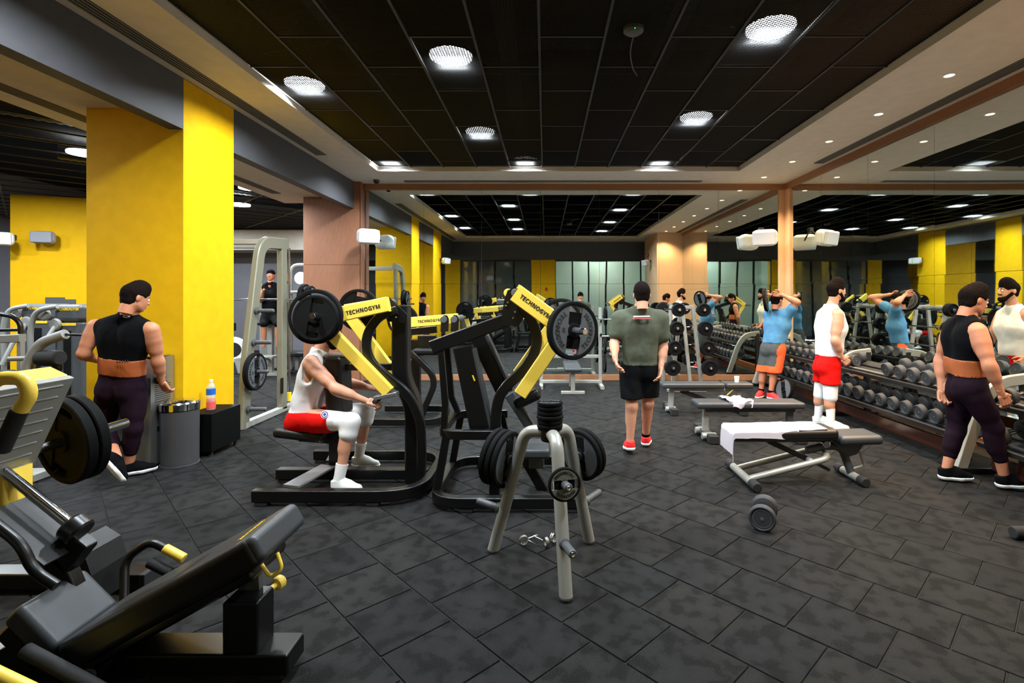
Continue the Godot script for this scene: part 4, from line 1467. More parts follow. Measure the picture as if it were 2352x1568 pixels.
func leg_press() -> void:
	var at := Vector3(-1.7, 0, -2.0)
	var t := thing("leg_press", "black leg press with grey padded seat, yellow handles and ribbed foot plate", "gym machine", at)
	# backrest
	var a := Vector3(-1.954, 0.234, -2.241)
	var e := Vector3(-1.182, 0.665, -2.241)
	var bas := along(e - a)
	var ln := (e - a).length()
	cushion(t, "backrest", M.pad_black, (a + e) * 0.5 - bas.y * 0.055, Vector3(ln, 0.12, 0.38), 0.03, bas)
	cushion(t, "headrest", M.pad, e - bas.y * 0.05 - bas.x * 0.035, Vector3(0.12, 0.115, 0.365), 0.03, bas)
	var b := lofted(at)
	b.text("TECHNOGYM", 0.022, e + bas.y * 0.007 - bas.x * 0.10, -bas.z, bas.x, 0.002)
	part("lettering", b, M.sticker, t)
	b = lofted(at)
	b.box((a + e) * 0.5 - bas.y * 0.135 - bas.x * 0.03, Vector3(ln - 0.10, 0.05, 0.29), 0.02, bas)
	var shell := part("back_shell", b, M.black, t)
	b = lofted(at)
	var hc := e - bas.y * 0.115 - bas.x * 0.06
	b.tube(fillet([hc + Vector3(0.0, 0, 0.10), hc + Vector3(0.05, -0.055, 0.115), hc + Vector3(0.10, -0.02, 0.115), hc + Vector3(0.07, 0.04, 0.10)], 0.025, 5), 0.008, 10)
	part("back_handle", b, M.yellow, t)
	# seat
	var s0 := Vector3(-1.948, 0.239, -2.215)
	var s1 := Vector3(-2.10, 0.392, -2.215)
	var bs := along(s1 - s0)
	cushion(t, "seat", M.pad, (s0 + s1) * 0.5 - bs.y * 0.045 + (Vector3.ZERO), Vector3((s1 - s0).length() + 0.02, 0.10, 0.31), 0.028, bs)
	b = lofted(at)
	b.box((s0 + s1) * 0.5 - bs.y * 0.13, Vector3(0.2, 0.10, 0.28), 0.02, bs)
	part("seat_shell", b, M.black, t)
	# main body under the seat
	b = lofted(at)
	b.prism(Vector3(0, 0, -2.24), Vector3.RIGHT, Vector3.UP, [Vector2(-2.196, 0.030), Vector2(-1.84, 0.030), Vector2(-1.74, 0.200), Vector2(-1.80, 0.200), Vector2(-1.959, 0.099), Vector2(-2.117, 0.245), Vector2(-2.252, 0.177)], 0.24)
	part("body", b, M.black, t)
	b = lofted(at)
	b.lathe(Vector3(-1.86, 0.09, -2.115), Vector3(0, 0, 1), [[0.028, 0], [0.028, 0.006], [0.022, 0.008], [0.012, 0.006], [0, 0.006]], 20)
	part("bolt", b, M.machine_grey, t)
	b = lofted(at)
	b.tube(smooth([Vector3(-1.909, 0.149, -2.097), Vector3(-1.892, 0.127, -2.089), Vector3(-1.880, 0.121, -2.089), Vector3(-1.875, 0.099, -2.097)], 3), 0.006, 8)
	part("clip", b, M.yellow, t)
	# base and rear post
	boxpart(t, "base_beam", M.black, Vector3(-3.1, 0.035, -2.17), Vector3(-1.08, 0.13, -2.33), 0.012)
	for x in [-1.17, -1.95, -2.9]:
		boxpart(t, "foot", M.rubber_grip, Vector3(x - 0.05, 0, -2.20), Vector3(x + 0.05, 0.04, -2.30), 0.006)
	boxpart(t, "rear_post", M.black, Vector3(-1.365, 0.12, -2.18), Vector3(-1.21, 0.345, -2.32), 0.012)
	b = lofted(at)
	b.prism(Vector3(0, 0, -2.29), Vector3.RIGHT, Vector3.UP, [Vector2(-1.345, 0.33), Vector2(-1.255, 0.33), Vector2(-1.265, 0.48), Vector2(-1.37, 0.50)], 0.03)
	part("sector", b, M.machine_grey, t)
	b = lofted(at)
	b.lathe(Vector3(-1.225, 0.33, -2.31), Vector3(0.35, 0.1, -1), [[0, -0.01], [0.012, -0.01], [0.012, 0.03], [0.028, 0.032], [0.03, 0.04], [0.03, 0.06], [0.022, 0.068], [0, 0.068]], 20)
	part("knob", b, M.yellow, t)
	boxpart(t, "cross_base", M.black, Vector3(-3.7, 0.02, -2.84), Vector3(-2.22, 0.11, -2.96), 0.01)
	boxpart(t, "end_cap", M.rubber_grip, Vector3(-2.225, 0.0, -2.83), Vector3(-2.19, 0.115, -2.97), 0.006)
	# side handles: near pair at the frame's edge, far pair beyond the seat
	for sg in [-1.0, 1.0]:
		var z: float = -1.99 + sg * 0.30
		b = lofted(at)
		if sg < 0:
			b.tube(fillet([Vector3(-2.061, 0.087, -2.533), Vector3(-2.139, 0.301, -2.635), Vector3(-2.027, 0.380, -2.657), Vector3(-1.948, 0.341, -2.657)], 0.06, 6), 0.02, 14)
		else:
			b.tube([Vector3(-2.004, 0.065, -2.027), Vector3(-2.027, 0.268, -1.892), Vector3(-2.004, 0.290, -1.880)], 0.018, 14)
		part("handle_arm", b, M.black, t)
		if sg < 0:
			rodpart(t, "yellow_grip", M.yellow, Vector3(-1.954, 0.344, -2.657), Vector3(-1.852, 0.290, -2.657), 0.024)
			rodpart(t, "foam_roll", M.rubber_grip, Vector3(-2.016, 0.284, -2.635), Vector3(-1.903, 0.228, -2.635), 0.026)
		else:
			rodpart(t, "yellow_grip", M.yellow, Vector3(-2.027, 0.284, -1.880), Vector3(-1.768, 0.161, -1.880), 0.022)
			rodpart(t, "foam_roll", M.rubber_grip, Vector3(-2.016, 0.268, -2.004), Vector3(-1.689, 0.121, -1.982), 0.026)
	# inclined rails
	var r0 := dp(20, 1090, 2.3)
	var r1 := dp(163, 1205, 2.3)
	var rd := (r1 - r0).normalized()
	rodpart(t, "guide_rod", M.chrome, r0 - rd * 0.5, r1, 0.022)
	rodpart(t, "guide_rod", M.chrome, r0 - rd * 0.5 + Vector3(0, 0, 0.45), r1 + Vector3(0, 0, 0.45), 0.022)
	for z in [0.0, 0.45]:
		b = lofted(at)
		b.lathe(r1 - rd * 0.01 + Vector3(0, 0, z), rd, [[0, 0], [0.05, 0], [0.062, 0.012], [0.062, 0.06], [0.055, 0.07], [0, 0.07]], 24)
		part("collar", b, M.black, t)
		var o := Vector3(0, 0, z)
		b = lofted(at)
		b.bar(fillet([r0 - rd * 0.6 + Vector3(-0.03, -0.17, 0) + o, r1 + Vector3(-0.03, -0.17, 0) + o, Vector3(r1.x + 0.06, 0.08, r1.z) + o], 0.16, 6), ZA, 0.07, 0.11, 0.012)
		part("rail_beam", b, M.black, t)
		b = lofted(at)
		b.box(r1 + rd * 0.045 + Vector3(-0.02, -0.09, 0) + o, Vector3(0.10, 0.16, 0.07), 0.012, along(rd))
		part("rail_bracket", b, M.black, t)
	b = lofted(at)
	b.prism(Vector3(0, 0, -2.66), Vector3.RIGHT, Vector3.UP, [Vector2(-2.45, 0.10), Vector2(-2.24, 0.10), Vector2(-2.235, 0.26), Vector2(-2.27, 0.36), Vector2(-2.35, 0.41), Vector2(-2.48, 0.33)], 0.22)
	part("rail_cover", b, M.dark_metal, t)
	b = lofted(at)
	b.box(r0.lerp(r1, 0.6) + Vector3(0, -0.09, 0.05), Vector3(0.34, 0.012, 0.2), 0.003, along(rd))
	part("guard", b, M.dark_metal, t)
	tubepart(t, "bent_bar", M.black, [dp(-40, 1180, 2.05), dp(50, 1250, 2.05), dp(75, 1310, 2.05), dp(130, 1345, 2.05)], 0.02, 0.08)
	# sled with ribbed foot plate
	var tr := Vector3(-2.22, 1.249, -2.45)
	var br := Vector3(-2.415, 0.83, -2.45)
	var fb := along(tr - br, Vector3(0, 0, 1))      # x up the plate, y towards the camera (z), z across
	var up := (tr - br).normalized()
	var nrm := Vector3(up.y, -up.x, 0)              # faces the seat
	var wz := 0.72
	var fc := (tr + br) * 0.5 + Vector3(0, 0, wz / 2)
	b = lofted(at)
	b.box(fc - nrm * 0.02, Vector3((tr - br).length(), 0.03, wz), 0.004, Basis(up, nrm, up.cross(nrm)))
	var fpl := part("foot_plate", b, M.light_grey, t)
	for k in 8:
		b = lofted(at)
		var p := br.lerp(tr, 0.06 + k * 0.125)
		b.box(p + nrm * -0.003 + Vector3(0, 0, wz / 2), Vector3(0.006, 0.008, wz - 0.10), 0.001, Basis(up, nrm, up.cross(nrm)))
		part("rib", b, M.light_grey, fpl)
	b = lofted(at)
	b.box(fc - nrm * 0.085, Vector3((tr - br).length() - 0.0, 0.10, wz), 0.006, Basis(up, nrm, up.cross(nrm)))
	part("sled_body", b, M.yellow, t)
	b = lofted(at)
	b.bar([br + Vector3(-0.03, 0.02, 0.10), br + Vector3(0.0, -0.16, 0.13)], Vector3(0, 0, 1), 0.14, 0.14, 0.02)
	part("sled_bracket", b, M.yellow, t)
	var hp := dp(30, 905, 1.95)
	tubepart(t, "sled_handle", M.yellow, [dp(-40, 900, 1.95), dp(-5, 868, 1.95), dp(55, 868, 1.95), dp(70, 905, 1.95), dp(45, 945, 1.95)], 0.026, 0.06)
	rodpart(t, "black_grip", M.rubber_grip, dp(46, 940, 1.95), dp(2, 1035, 1.95), 0.029)
	# plates on the far horn
	var pc := dp(150, 1012, 2.72)
	var ax := Vector3(0.35, 0.1, -1).normalized()
	rodpart(t, "weight_horn", M.chrome, pc - ax * 0.28, pc + ax * 0.30, 0.026)
	plate("big black weight plate on the leg press sled, inner of the pair", pc + ax * 0.0, ax, 0.228, 0.05, 0.3, false, M.iron_dark)
	plate("big black weight plate on the leg press sled, outer of the pair", pc + ax * 0.06, ax, 0.228, 0.05, 1.1, false, M.iron_dark)


# ---------------------------------------------------------------- benches and racks
func incline_bench() -> Node3D:
	var at := Vector3(2.3, 0, -4.65)
	var t := thing("adjustable_bench", "adjustable bench on silver tubes with a long white towel over its backrest", "bench", at)
	# local coordinates from here
	var b := B.new()
	b.pad(Vector3(-0.19, 0.42, 0), Vector3(0.92, 0.095, 0.29), 0.035, Basis(ZA, 0.02), 3)
	part("backrest", b, M.pad_black, t)
	b = B.new()
	b.pad(Vector3(0.47, 0.38, 0), Vector3(0.38, 0.085, 0.30), 0.04, Basis(ZA, 0.03), 3)
	part("seat", b, M.pad, t)
	for z in [-0.05, 0.05]:
		b = B.new()
		b.box(Vector3(-0.12, 0.37, z), Vector3(0.72, 0.04, 0.03), 0.004)
		part("back_rail", b, M.black, t)
	b = B.new()
	b.prism(Vector3(0.43, 0.262, 0), Vector3.RIGHT, Vector3.UP, [Vector2(-0.17, 0.085), Vector2(0.13, 0.085), Vector2(0.05, -0.03), Vector2(-0.02, -0.05)], 0.07)
	part("seat_bracket", b, M.machine_grey, t)
	# U of tube from the rear foot to the hinge
	b = B.new()
	b.tube(fillet([Vector3(-0.53, 0.05, 0.14), Vector3(0.20, 0.235, 0.14), Vector3(0.20, 0.235, -0.14), Vector3(-0.53, 0.05, -0.14)], 0.13, 8), 0.027, 16)
	part("frame_loop", b, M.silver, t)
	b = B.new()
	b.tube([Vector3(-0.53, 0.042, -0.28), Vector3(-0.53, 0.042, 0.28)], 0.034, 16)
	part("rear_foot", b, M.silver, t)
	for sg in [-1.0, 1.0]:
		b = B.new()
		b.rod(Vector3(-0.53, 0.042, sg * 0.22), Vector3(-0.53, 0.042, sg * 0.34), 0.041, 16, 0.006)
		part("foot_cap", b, M.rubber_grip, t)
	b = B.new()
	b.tube(fillet([Vector3(0.05, 0.26, 0), Vector3(0.22, 0.30, 0), Vector3(0.36, 0.29, 0), Vector3(0.45, 0.05, 0)], 0.12, 8), 0.034, 16)
	part("front_leg", b, M.machine_grey, t)
	b = B.new()
	b.tube([Vector3(0.45, 0.042, -0.18), Vector3(0.45, 0.042, 0.18)], 0.034, 16)
	part("front_foot", b, M.silver, t)
	for sg in [-1.0, 1.0]:
		b = B.new()
		b.rod(Vector3(0.45, 0.042, sg * 0.13), Vector3(0.45, 0.042, sg * 0.22), 0.041, 16, 0.006)
		part("foot_cap", b, M.rubber_grip, t)
	b = B.new()
	b.tube(fillet([Vector3(0.40, 0.21, 0), Vector3(0.52, 0.26, 0), Vector3(0.56, 0.12, 0), Vector3(0.46, 0.09, 0)], 0.03, 5), 0.011, 10)
	part("carry_handle", b, M.silver, t)
	b = B.new()
	b.bar([Vector3(-0.30, 0.345, 0), Vector3(0.08, 0.17, 0)], ZA, 0.05, 0.045, 0.006)
	part("ladder", b, M.dark_metal, t)
	b = B.new()
	b.rod(Vector3(0.05, 0.18, 0.03), Vector3(0.05, 0.18, 0.09), 0.03, 14, 0.004)
	part("ladder_pin", b, M.silver, t)
	b = B.new()
	b.bar([Vector3(0.12, 0.15, 0), Vector3(0.24, 0.09, 0.02)], ZA, 0.03, 0.03, 0.004)
	part("pedal", b, M.dark_metal, t)
	b = B.new()
	b.rod(Vector3(0.19, 0.33, -0.05), Vector3(0.19, 0.33, 0.07), 0.03, 16, 0.004)
	part("hinge", b, M.chrome, t)
	b = B.new()
	b.bar([Vector3(0.56, 0.37, 0.05), Vector3(0.63, 0.34, 0.05)], ZA, 0.012, 0.01, 0.002)
	part("lever", b, M.yellow, t)
	return t

# cloth laid over a box: grid in (u along x, v across z), top height h, edge half width; hangs beyond the edges
func drape(called: String, label: String, at: Vector3, x0: float, x1: float, z0: float, z1: float, small: bool, m: Material) -> void:
	var nx := 44
	var nz := 26
	var P := []
	for i in nx + 1:
		for k in nz + 1:
			var cx := lerpf(x0, x1, float(i) / nx)
			var cz := lerpf(z0, z1, float(k) / nz)
			P.append(small_towel_point(cx, cz) if small else long_towel_point(cx, cz))
	var N := []
	for i in nx + 1:
		for k in nz + 1:
			var dx: Vector3 = P[min(i + 1, nx) * (nz + 1) + k] - P[max(i - 1, 0) * (nz + 1) + k]
			var dz: Vector3 = P[i * (nz + 1) + min(k + 1, nz)] - P[i * (nz + 1) + max(k - 1, 0)]
			N.append(dz.cross(dx).normalized())
	var b := B.new()
	for i in nx:
		for k in nz:
			var o := i * (nz + 1) + k
			var th := 0.006
			b.quadn(P[o], P[o + 1], P[o + nz + 2], P[o + nz + 1], N[o], N[o + 1], N[o + nz + 2], N[o + nz + 1])
			b.quadn(P[o] - N[o] * th, P[o + 1] - N[o + 1] * th, P[o + nz + 2] - N[o + nz + 2] * th, P[o + nz + 1] - N[o + nz + 1] * th, -N[o], -N[o + 1], -N[o + nz + 2], -N[o + nz + 1])
	for i in nx:
		for k in [0, nz]:
			var o: int = i * (nz + 1) + k
			var q := o + nz + 1
			var s := Vector3(0, 0, -1 if k == 0 else 1)
			b.quadn(P[o], P[q], P[q] - N[q] * 0.006, P[o] - N[o] * 0.006, s, s, s, s)
	single(called, label, "towel", b, m, at)

var folds := FastNoiseLite.new()
func long_towel_point(x: float, z: float) -> Vector3:
	var y := 0.472 + 0.02 * x
	var ox := x
	var oz := z
	var near_w := 0.155 - 0.05 * smoothstep(-0.45, 0.1, x)
	if x < -0.655:
		var s := -0.655 - x
		ox = -0.662 - 0.012 * sin(s * 9.0)
		y -= s * 0.95
	if z > near_w and x < -0.1:
		var s2: float = z - near_w
		oz = near_w + 0.004 + 0.05 * s2
		y -= s2 * 1.0
	elif z > near_w:
		oz = near_w + (z - near_w) * 0.2
	if z < -0.155:
		oz = -0.155
	y += 0.006 * folds.get_noise_2d(x * 1.3, z * 2.0) + 0.012 * absf(folds.get_noise_2d(x * 0.6 + 5.0, z * 1.5)) + 0.003
	return Vector3(ox, y, oz)
func small_towel_point(x: float, z: float) -> Vector3:
	var y: float = 0.443 + 0.03 * absf(folds.get_noise_2d(x * 2.0, z * 2.0)) + 0.007 * sin(x * 40.0 + z * 18.0)
	var oz := z
	if z > 0.15:
		y -= z - 0.15
		oz = 0.155 + 0.02 * sin(x * 30.0)
	return Vector3(x + 0.02 * sin(z * 14.0), y, oz)

func benches() -> void:
	folds.seed = 6
	folds.frequency = 3.0
	var t := incline_bench()
	# long towel over the backrest: over the head end and a little over the near side
	drape("long_towel", "long white towel lying over the backrest of the adjustable bench", t.position, -0.86, 0.17, -0.17, 0.215, false, M.towel)
	# a second adjustable bench cut by the frame's edge: only a foot cap shows
	var c := copy(t, Vector3(3.33, 0, -3.05), 0.0, "adjustable bench on silver tubes, bare, of which one foot shows")
	c.position = Vector3(3.50, 0, -2.97)
	c.rotation.y = -PI / 2
	# flat bench
	var at := Vector3(2.36, 0, -6.05)
	t = thing("flat_bench", "flat bench with a small crumpled towel on its black pad", "bench", at)
	var b := B.new()
	b.pad(Vector3(0, 0.39, 0), Vector3(1.24, 0.075, 0.30), 0.03, Basis(), 3)
	part("pad", b, M.pad, t)
	b = B.new()
	b.span(Vector3(-0.5, 0.30, -0.04), Vector3(0.55, 0.36, 0.04), 0.006)
	part("spine", b, M.machine_grey, t)
	for x in [-0.48, 0.5]:
		b = B.new()
		b.bar([Vector3(x, 0.33, 0), Vector3(x - 0.01, 0.05, 0)], ZA, 0.06, 0.07, 0.006)
		part("post", b, M.silver if x < 0 else M.machine_grey, t)
		b = B.new()
		b.span(Vector3(x - 0.045, 0.02, -0.30), Vector3(x + 0.045, 0.085, 0.30), 0.01)
		var f := part("foot", b, M.machine_grey, t)
		for z in [-0.26, 0.26]:
			b = B.new()
			b.span(Vector3(x - 0.055, 0.0, z - 0.06), Vector3(x + 0.055, 0.095, z + 0.06), 0.012)
			part("foot_cap", b, M.rubber_grip, f)
		for z in [-0.12, 0.14]:
			b = B.new()
			b.rod(Vector3(x - 0.09, 0.05, z), Vector3(x + 0.07, 0.05, z), 0.04, 16, 0.006)
			part("roller", b, M.silver, f)
	drape("small_towel", "small crumpled white towel lying on the flat bench", at, -0.27, 0.0, -0.16, 0.22, true, M.towel)
	# bench with a split pad, in front of the barbell rack
	at = Vector3(2.29, 0, -7.4)
	t = thing("split_bench", "flat bench with a split pad in front of the barbell rack, white cup on it", "bench", at)
	b = B.new()
	b.pad(Vector3(-0.2, 0.385, 0), Vector3(0.88, 0.07, 0.29), 0.025, Basis(), 3)
	part("backrest", b, M.pad, t)
	b = B.new()
	b.pad(Vector3(0.45, 0.385, 0), Vector3(0.38, 0.07, 0.29), 0.025, Basis(), 3)
	part("seat", b, M.pad, t)
	b = B.new()
	b.span(Vector3(-0.5, 0.30, -0.05), Vector3(0.6, 0.345, 0.05), 0.006)
	part("spine", b, M.silver, t)
	b = B.new()
	b.bar([Vector3(-0.35, 0.30, 0), Vector3(0.30, 0.06, 0)], ZA, 0.05, 0.06, 0.006)
	part("strut", b, M.dark_metal, t)
	for x in [-0.5, 0.46]:
		b = B.new()
		b.bar([Vector3(x + 0.02, 0.31, 0), Vector3(x, 0.05, 0)], ZA, 0.06, 0.07, 0.006)
		part("post", b, M.silver, t)
		b = B.new()
		b.span(Vector3(x - 0.04, 0.02, -0.27), Vector3(x + 0.04, 0.085, 0.27), 0.01)
		var f := part("foot", b, M.machine_grey, t)
		for z in [-0.24, 0.24]:
			b = B.new()
			b.span(Vector3(x - 0.05, 0.0, z - 0.05), Vector3(x + 0.05, 0.095, z + 0.05), 0.012)
			part("foot_cap", b, M.rubber_grip, f)
		b = B.new()
		b.rod(Vector3(x - 0.08, 0.05, 0.05), Vector3(x + 0.06, 0.05, 0.05), 0.038, 16, 0.006)
		part("roller", b, M.silver, f)
	b = B.new()
	b.bar([Vector3(0.36, 0.33, 0.1), Vector3(0.26, 0.26, 0.14)], ZA, 0.014, 0.012, 0.002)
	part("lever", b, M.yellow, t)
	b = B.new()
	b.lathe(Vector3.ZERO, Vector3.UP, [[0, 0.002], [0.028, 0], [0.036, 0.085], [0.034, 0.085], [0.026, 0.004], [0, 0.004]], 20)
	single("paper_cup", "small white cup standing on the split pad bench", "cup", b, M.cloth_white, at + Vector3(0.45, 0.42, 0.0))
	# bench press station in front of the far mirror
	at = Vector3(0.47, 0, -9.45)
	t = thing("bench_press", "silver bench press station with a barbell in front of the far mirror", "bench", at)
	for x in [-0.54, 0.54]:
		b = B.new()
		b.bar([Vector3(x, 0.04, 0.0), Vector3(x, 1.45, -0.05)], ZA, 0.06, 0.06, 0.008)
		part("upright", b, M.silver, t)
		b = B.new()
		b.bar([Vector3(x, 0.04, -0.35), Vector3(x, 0.04, 0.35)], Vector3.UP, 0.06, 0.07, 0.008)
		part("foot", b, M.silver, t)
		for h in [0.95, 1.2]:
			b = B.new()
			b.tube([Vector3(x, h, 0), Vector3(x, h - 0.02, 0.09), Vector3(x, h + 0.03, 0.11)], 0.014, 8)
			part("hook", b, M.black, t)
	for q in [[0.10, 0.12], [0.55, 0.05]]:
		b = B.new()
		b.bar([Vector3(-0.54, q[0], q[1] - 0.1), Vector3(0.54, q[0], q[1] - 0.1)], Vector3.UP, 0.06, 0.05, 0.008)
		part("crossbar", b, M.silver, t)
	b = B.new()
	b.pad(Vector3(0.0, 0.42, 0.30), Vector3(0.29, 0.07, 1.1), 0.03, Basis(), 2)
	part("bench_pad", b, M.pad, t)
	for z in [0.7, 0.1]:
		b = B.new()
		b.bar([Vector3(0, 0.03, z), Vector3(0, 0.39, z)], ZA, 0.07, 0.07, 0.008)
		part("bench_leg", b, M.silver, t)
	b = B.new()
	b.span(Vector3(-0.2, 0, 0.66), Vector3(0.2, 0.05, 0.74), 0.008)
	part("bench_foot", b, M.silver, t)
	barbell("long barbell resting on the hooks of the bench press station", at + Vector3(-0.85, 1.235, 0.075), at + Vector3(0.85, 1.235, 0.075), 0.2, 0.06)
	for x in [-0.62, 0.62]:
		for h in [0.42, 0.75]:
			plate("spare plate, %s peg, bench press upright %s" % ["lower" if h < 0.5 else "upper", "away from the barbell rack" if x < 0 else "facing the barbell rack"], at + Vector3(x, h, -0.02), Vector3(sign(x), 0, 0), 0.16, 0.04, 0.3)

func smith_machine() -> void:
	var at := Vector3(-3.85, 0, -7.0)
	var t := thing("smith_machine", "silver smith machine frame between the yellow and the wooden column", "gym machine", at)
	var x := -3.75
	var xa := Vector3(1, 0, 0)
	for xx in [x, x - 1.5]:
		var b := lofted(at)
		b.bar(fillet([Vector3(xx, 0.0, -6.42), Vector3(xx, 0.9, -6.52), Vector3(xx, 2.36, -6.82), Vector3(xx, 2.40, -7.5)], 0.22, 8), xa, 0.085, 0.17, 0.02)
		part("front_post", b, M.silver_warm, t)
		b = lofted(at)
		b.bar([Vector3(xx, 0.05, -7.38), Vector3(xx, 2.36, -7.38)], xa, 0.09, 0.15, 0.02)
		part("rear_post", b, M.silver_warm, t)
		b = lofted(at)
		b.bar([Vector3(xx, 0.04, -6.42), Vector3(xx, 0.04, -8.1)], xa, 0.09, 0.08, 0.01)
		part("base_rail", b, M.silver, t)
		rodpart(t, "guide_rod", M.chrome, Vector3(xx + 0.02, 0.1, -7.55), Vector3(xx + 0.02, 2.35, -7.55), 0.014)
	var b := lofted(at)
	b.bar([Vector3(x, 2.37, -6.9), Vector3(x - 1.5, 2.37, -6.9)], Vector3.UP, 0.07, 0.07, 0.01)
	part("top_bar", b, M.silver, t)
	b = lofted(at)
	b.bar([Vector3(x, 2.37, -7.45), Vector3(x - 1.5, 2.37, -7.45)], Vector3.UP, 0.07, 0.07, 0.01)
	part("top_bar", b, M.silver, t)
	var hs := [[1.46, 6.63], [1.06, 6.57], [0.70, 6.5], [0.24, 6.45]]
	for h in hs:
		b = lofted(at)
		b.lathe(Vector3(x + 0.03, h[0], -h[1]), xa, [[0, 0], [0.045, 0], [0.045, 0.04], [0.024, 0.045], [0.024, 0.24], [0.018, 0.25], [0, 0.25]], 16)
		part("horn", b, M.machine_grey, t)
	rodpart(t, "bar", M.chrome, Vector3(x + 0.45, 1.6, -7.55), Vector3(x - 1.9, 1.6, -7.55), 0.015)
	b = lofted(at)
	b.span(Vector3(x + 0.046, 0.28, -7.32), Vector3(x + 0.052, 0.5, -7.24), 0.002)
	part("bumper", b, M.black, t)
	b = lofted(at)
	b.rod(Vector3(x + 0.02, 0.12, -7.55), Vector3(x + 0.02, 0.25, -7.55), 0.03, 14, 0.004)
	part("stop", b, M.sticker, t)
	plate("lettered grey weight plate hanging low on the smith machine's front post", Vector3(x + 0.11, 0.70, -6.5), xa, 0.235, 0.06, 0.0, true)
	plate("dark weight plate on the smith machine's sliding bar, outer one", Vector3(x + 0.33, 1.6, -7.55), xa, 0.2, 0.05, 0.5, true)
	plate("dark weight plate on the smith machine's sliding bar, inner one", Vector3(x + 0.25, 1.6, -7.55), xa, 0.225, 0.05, 0.9)


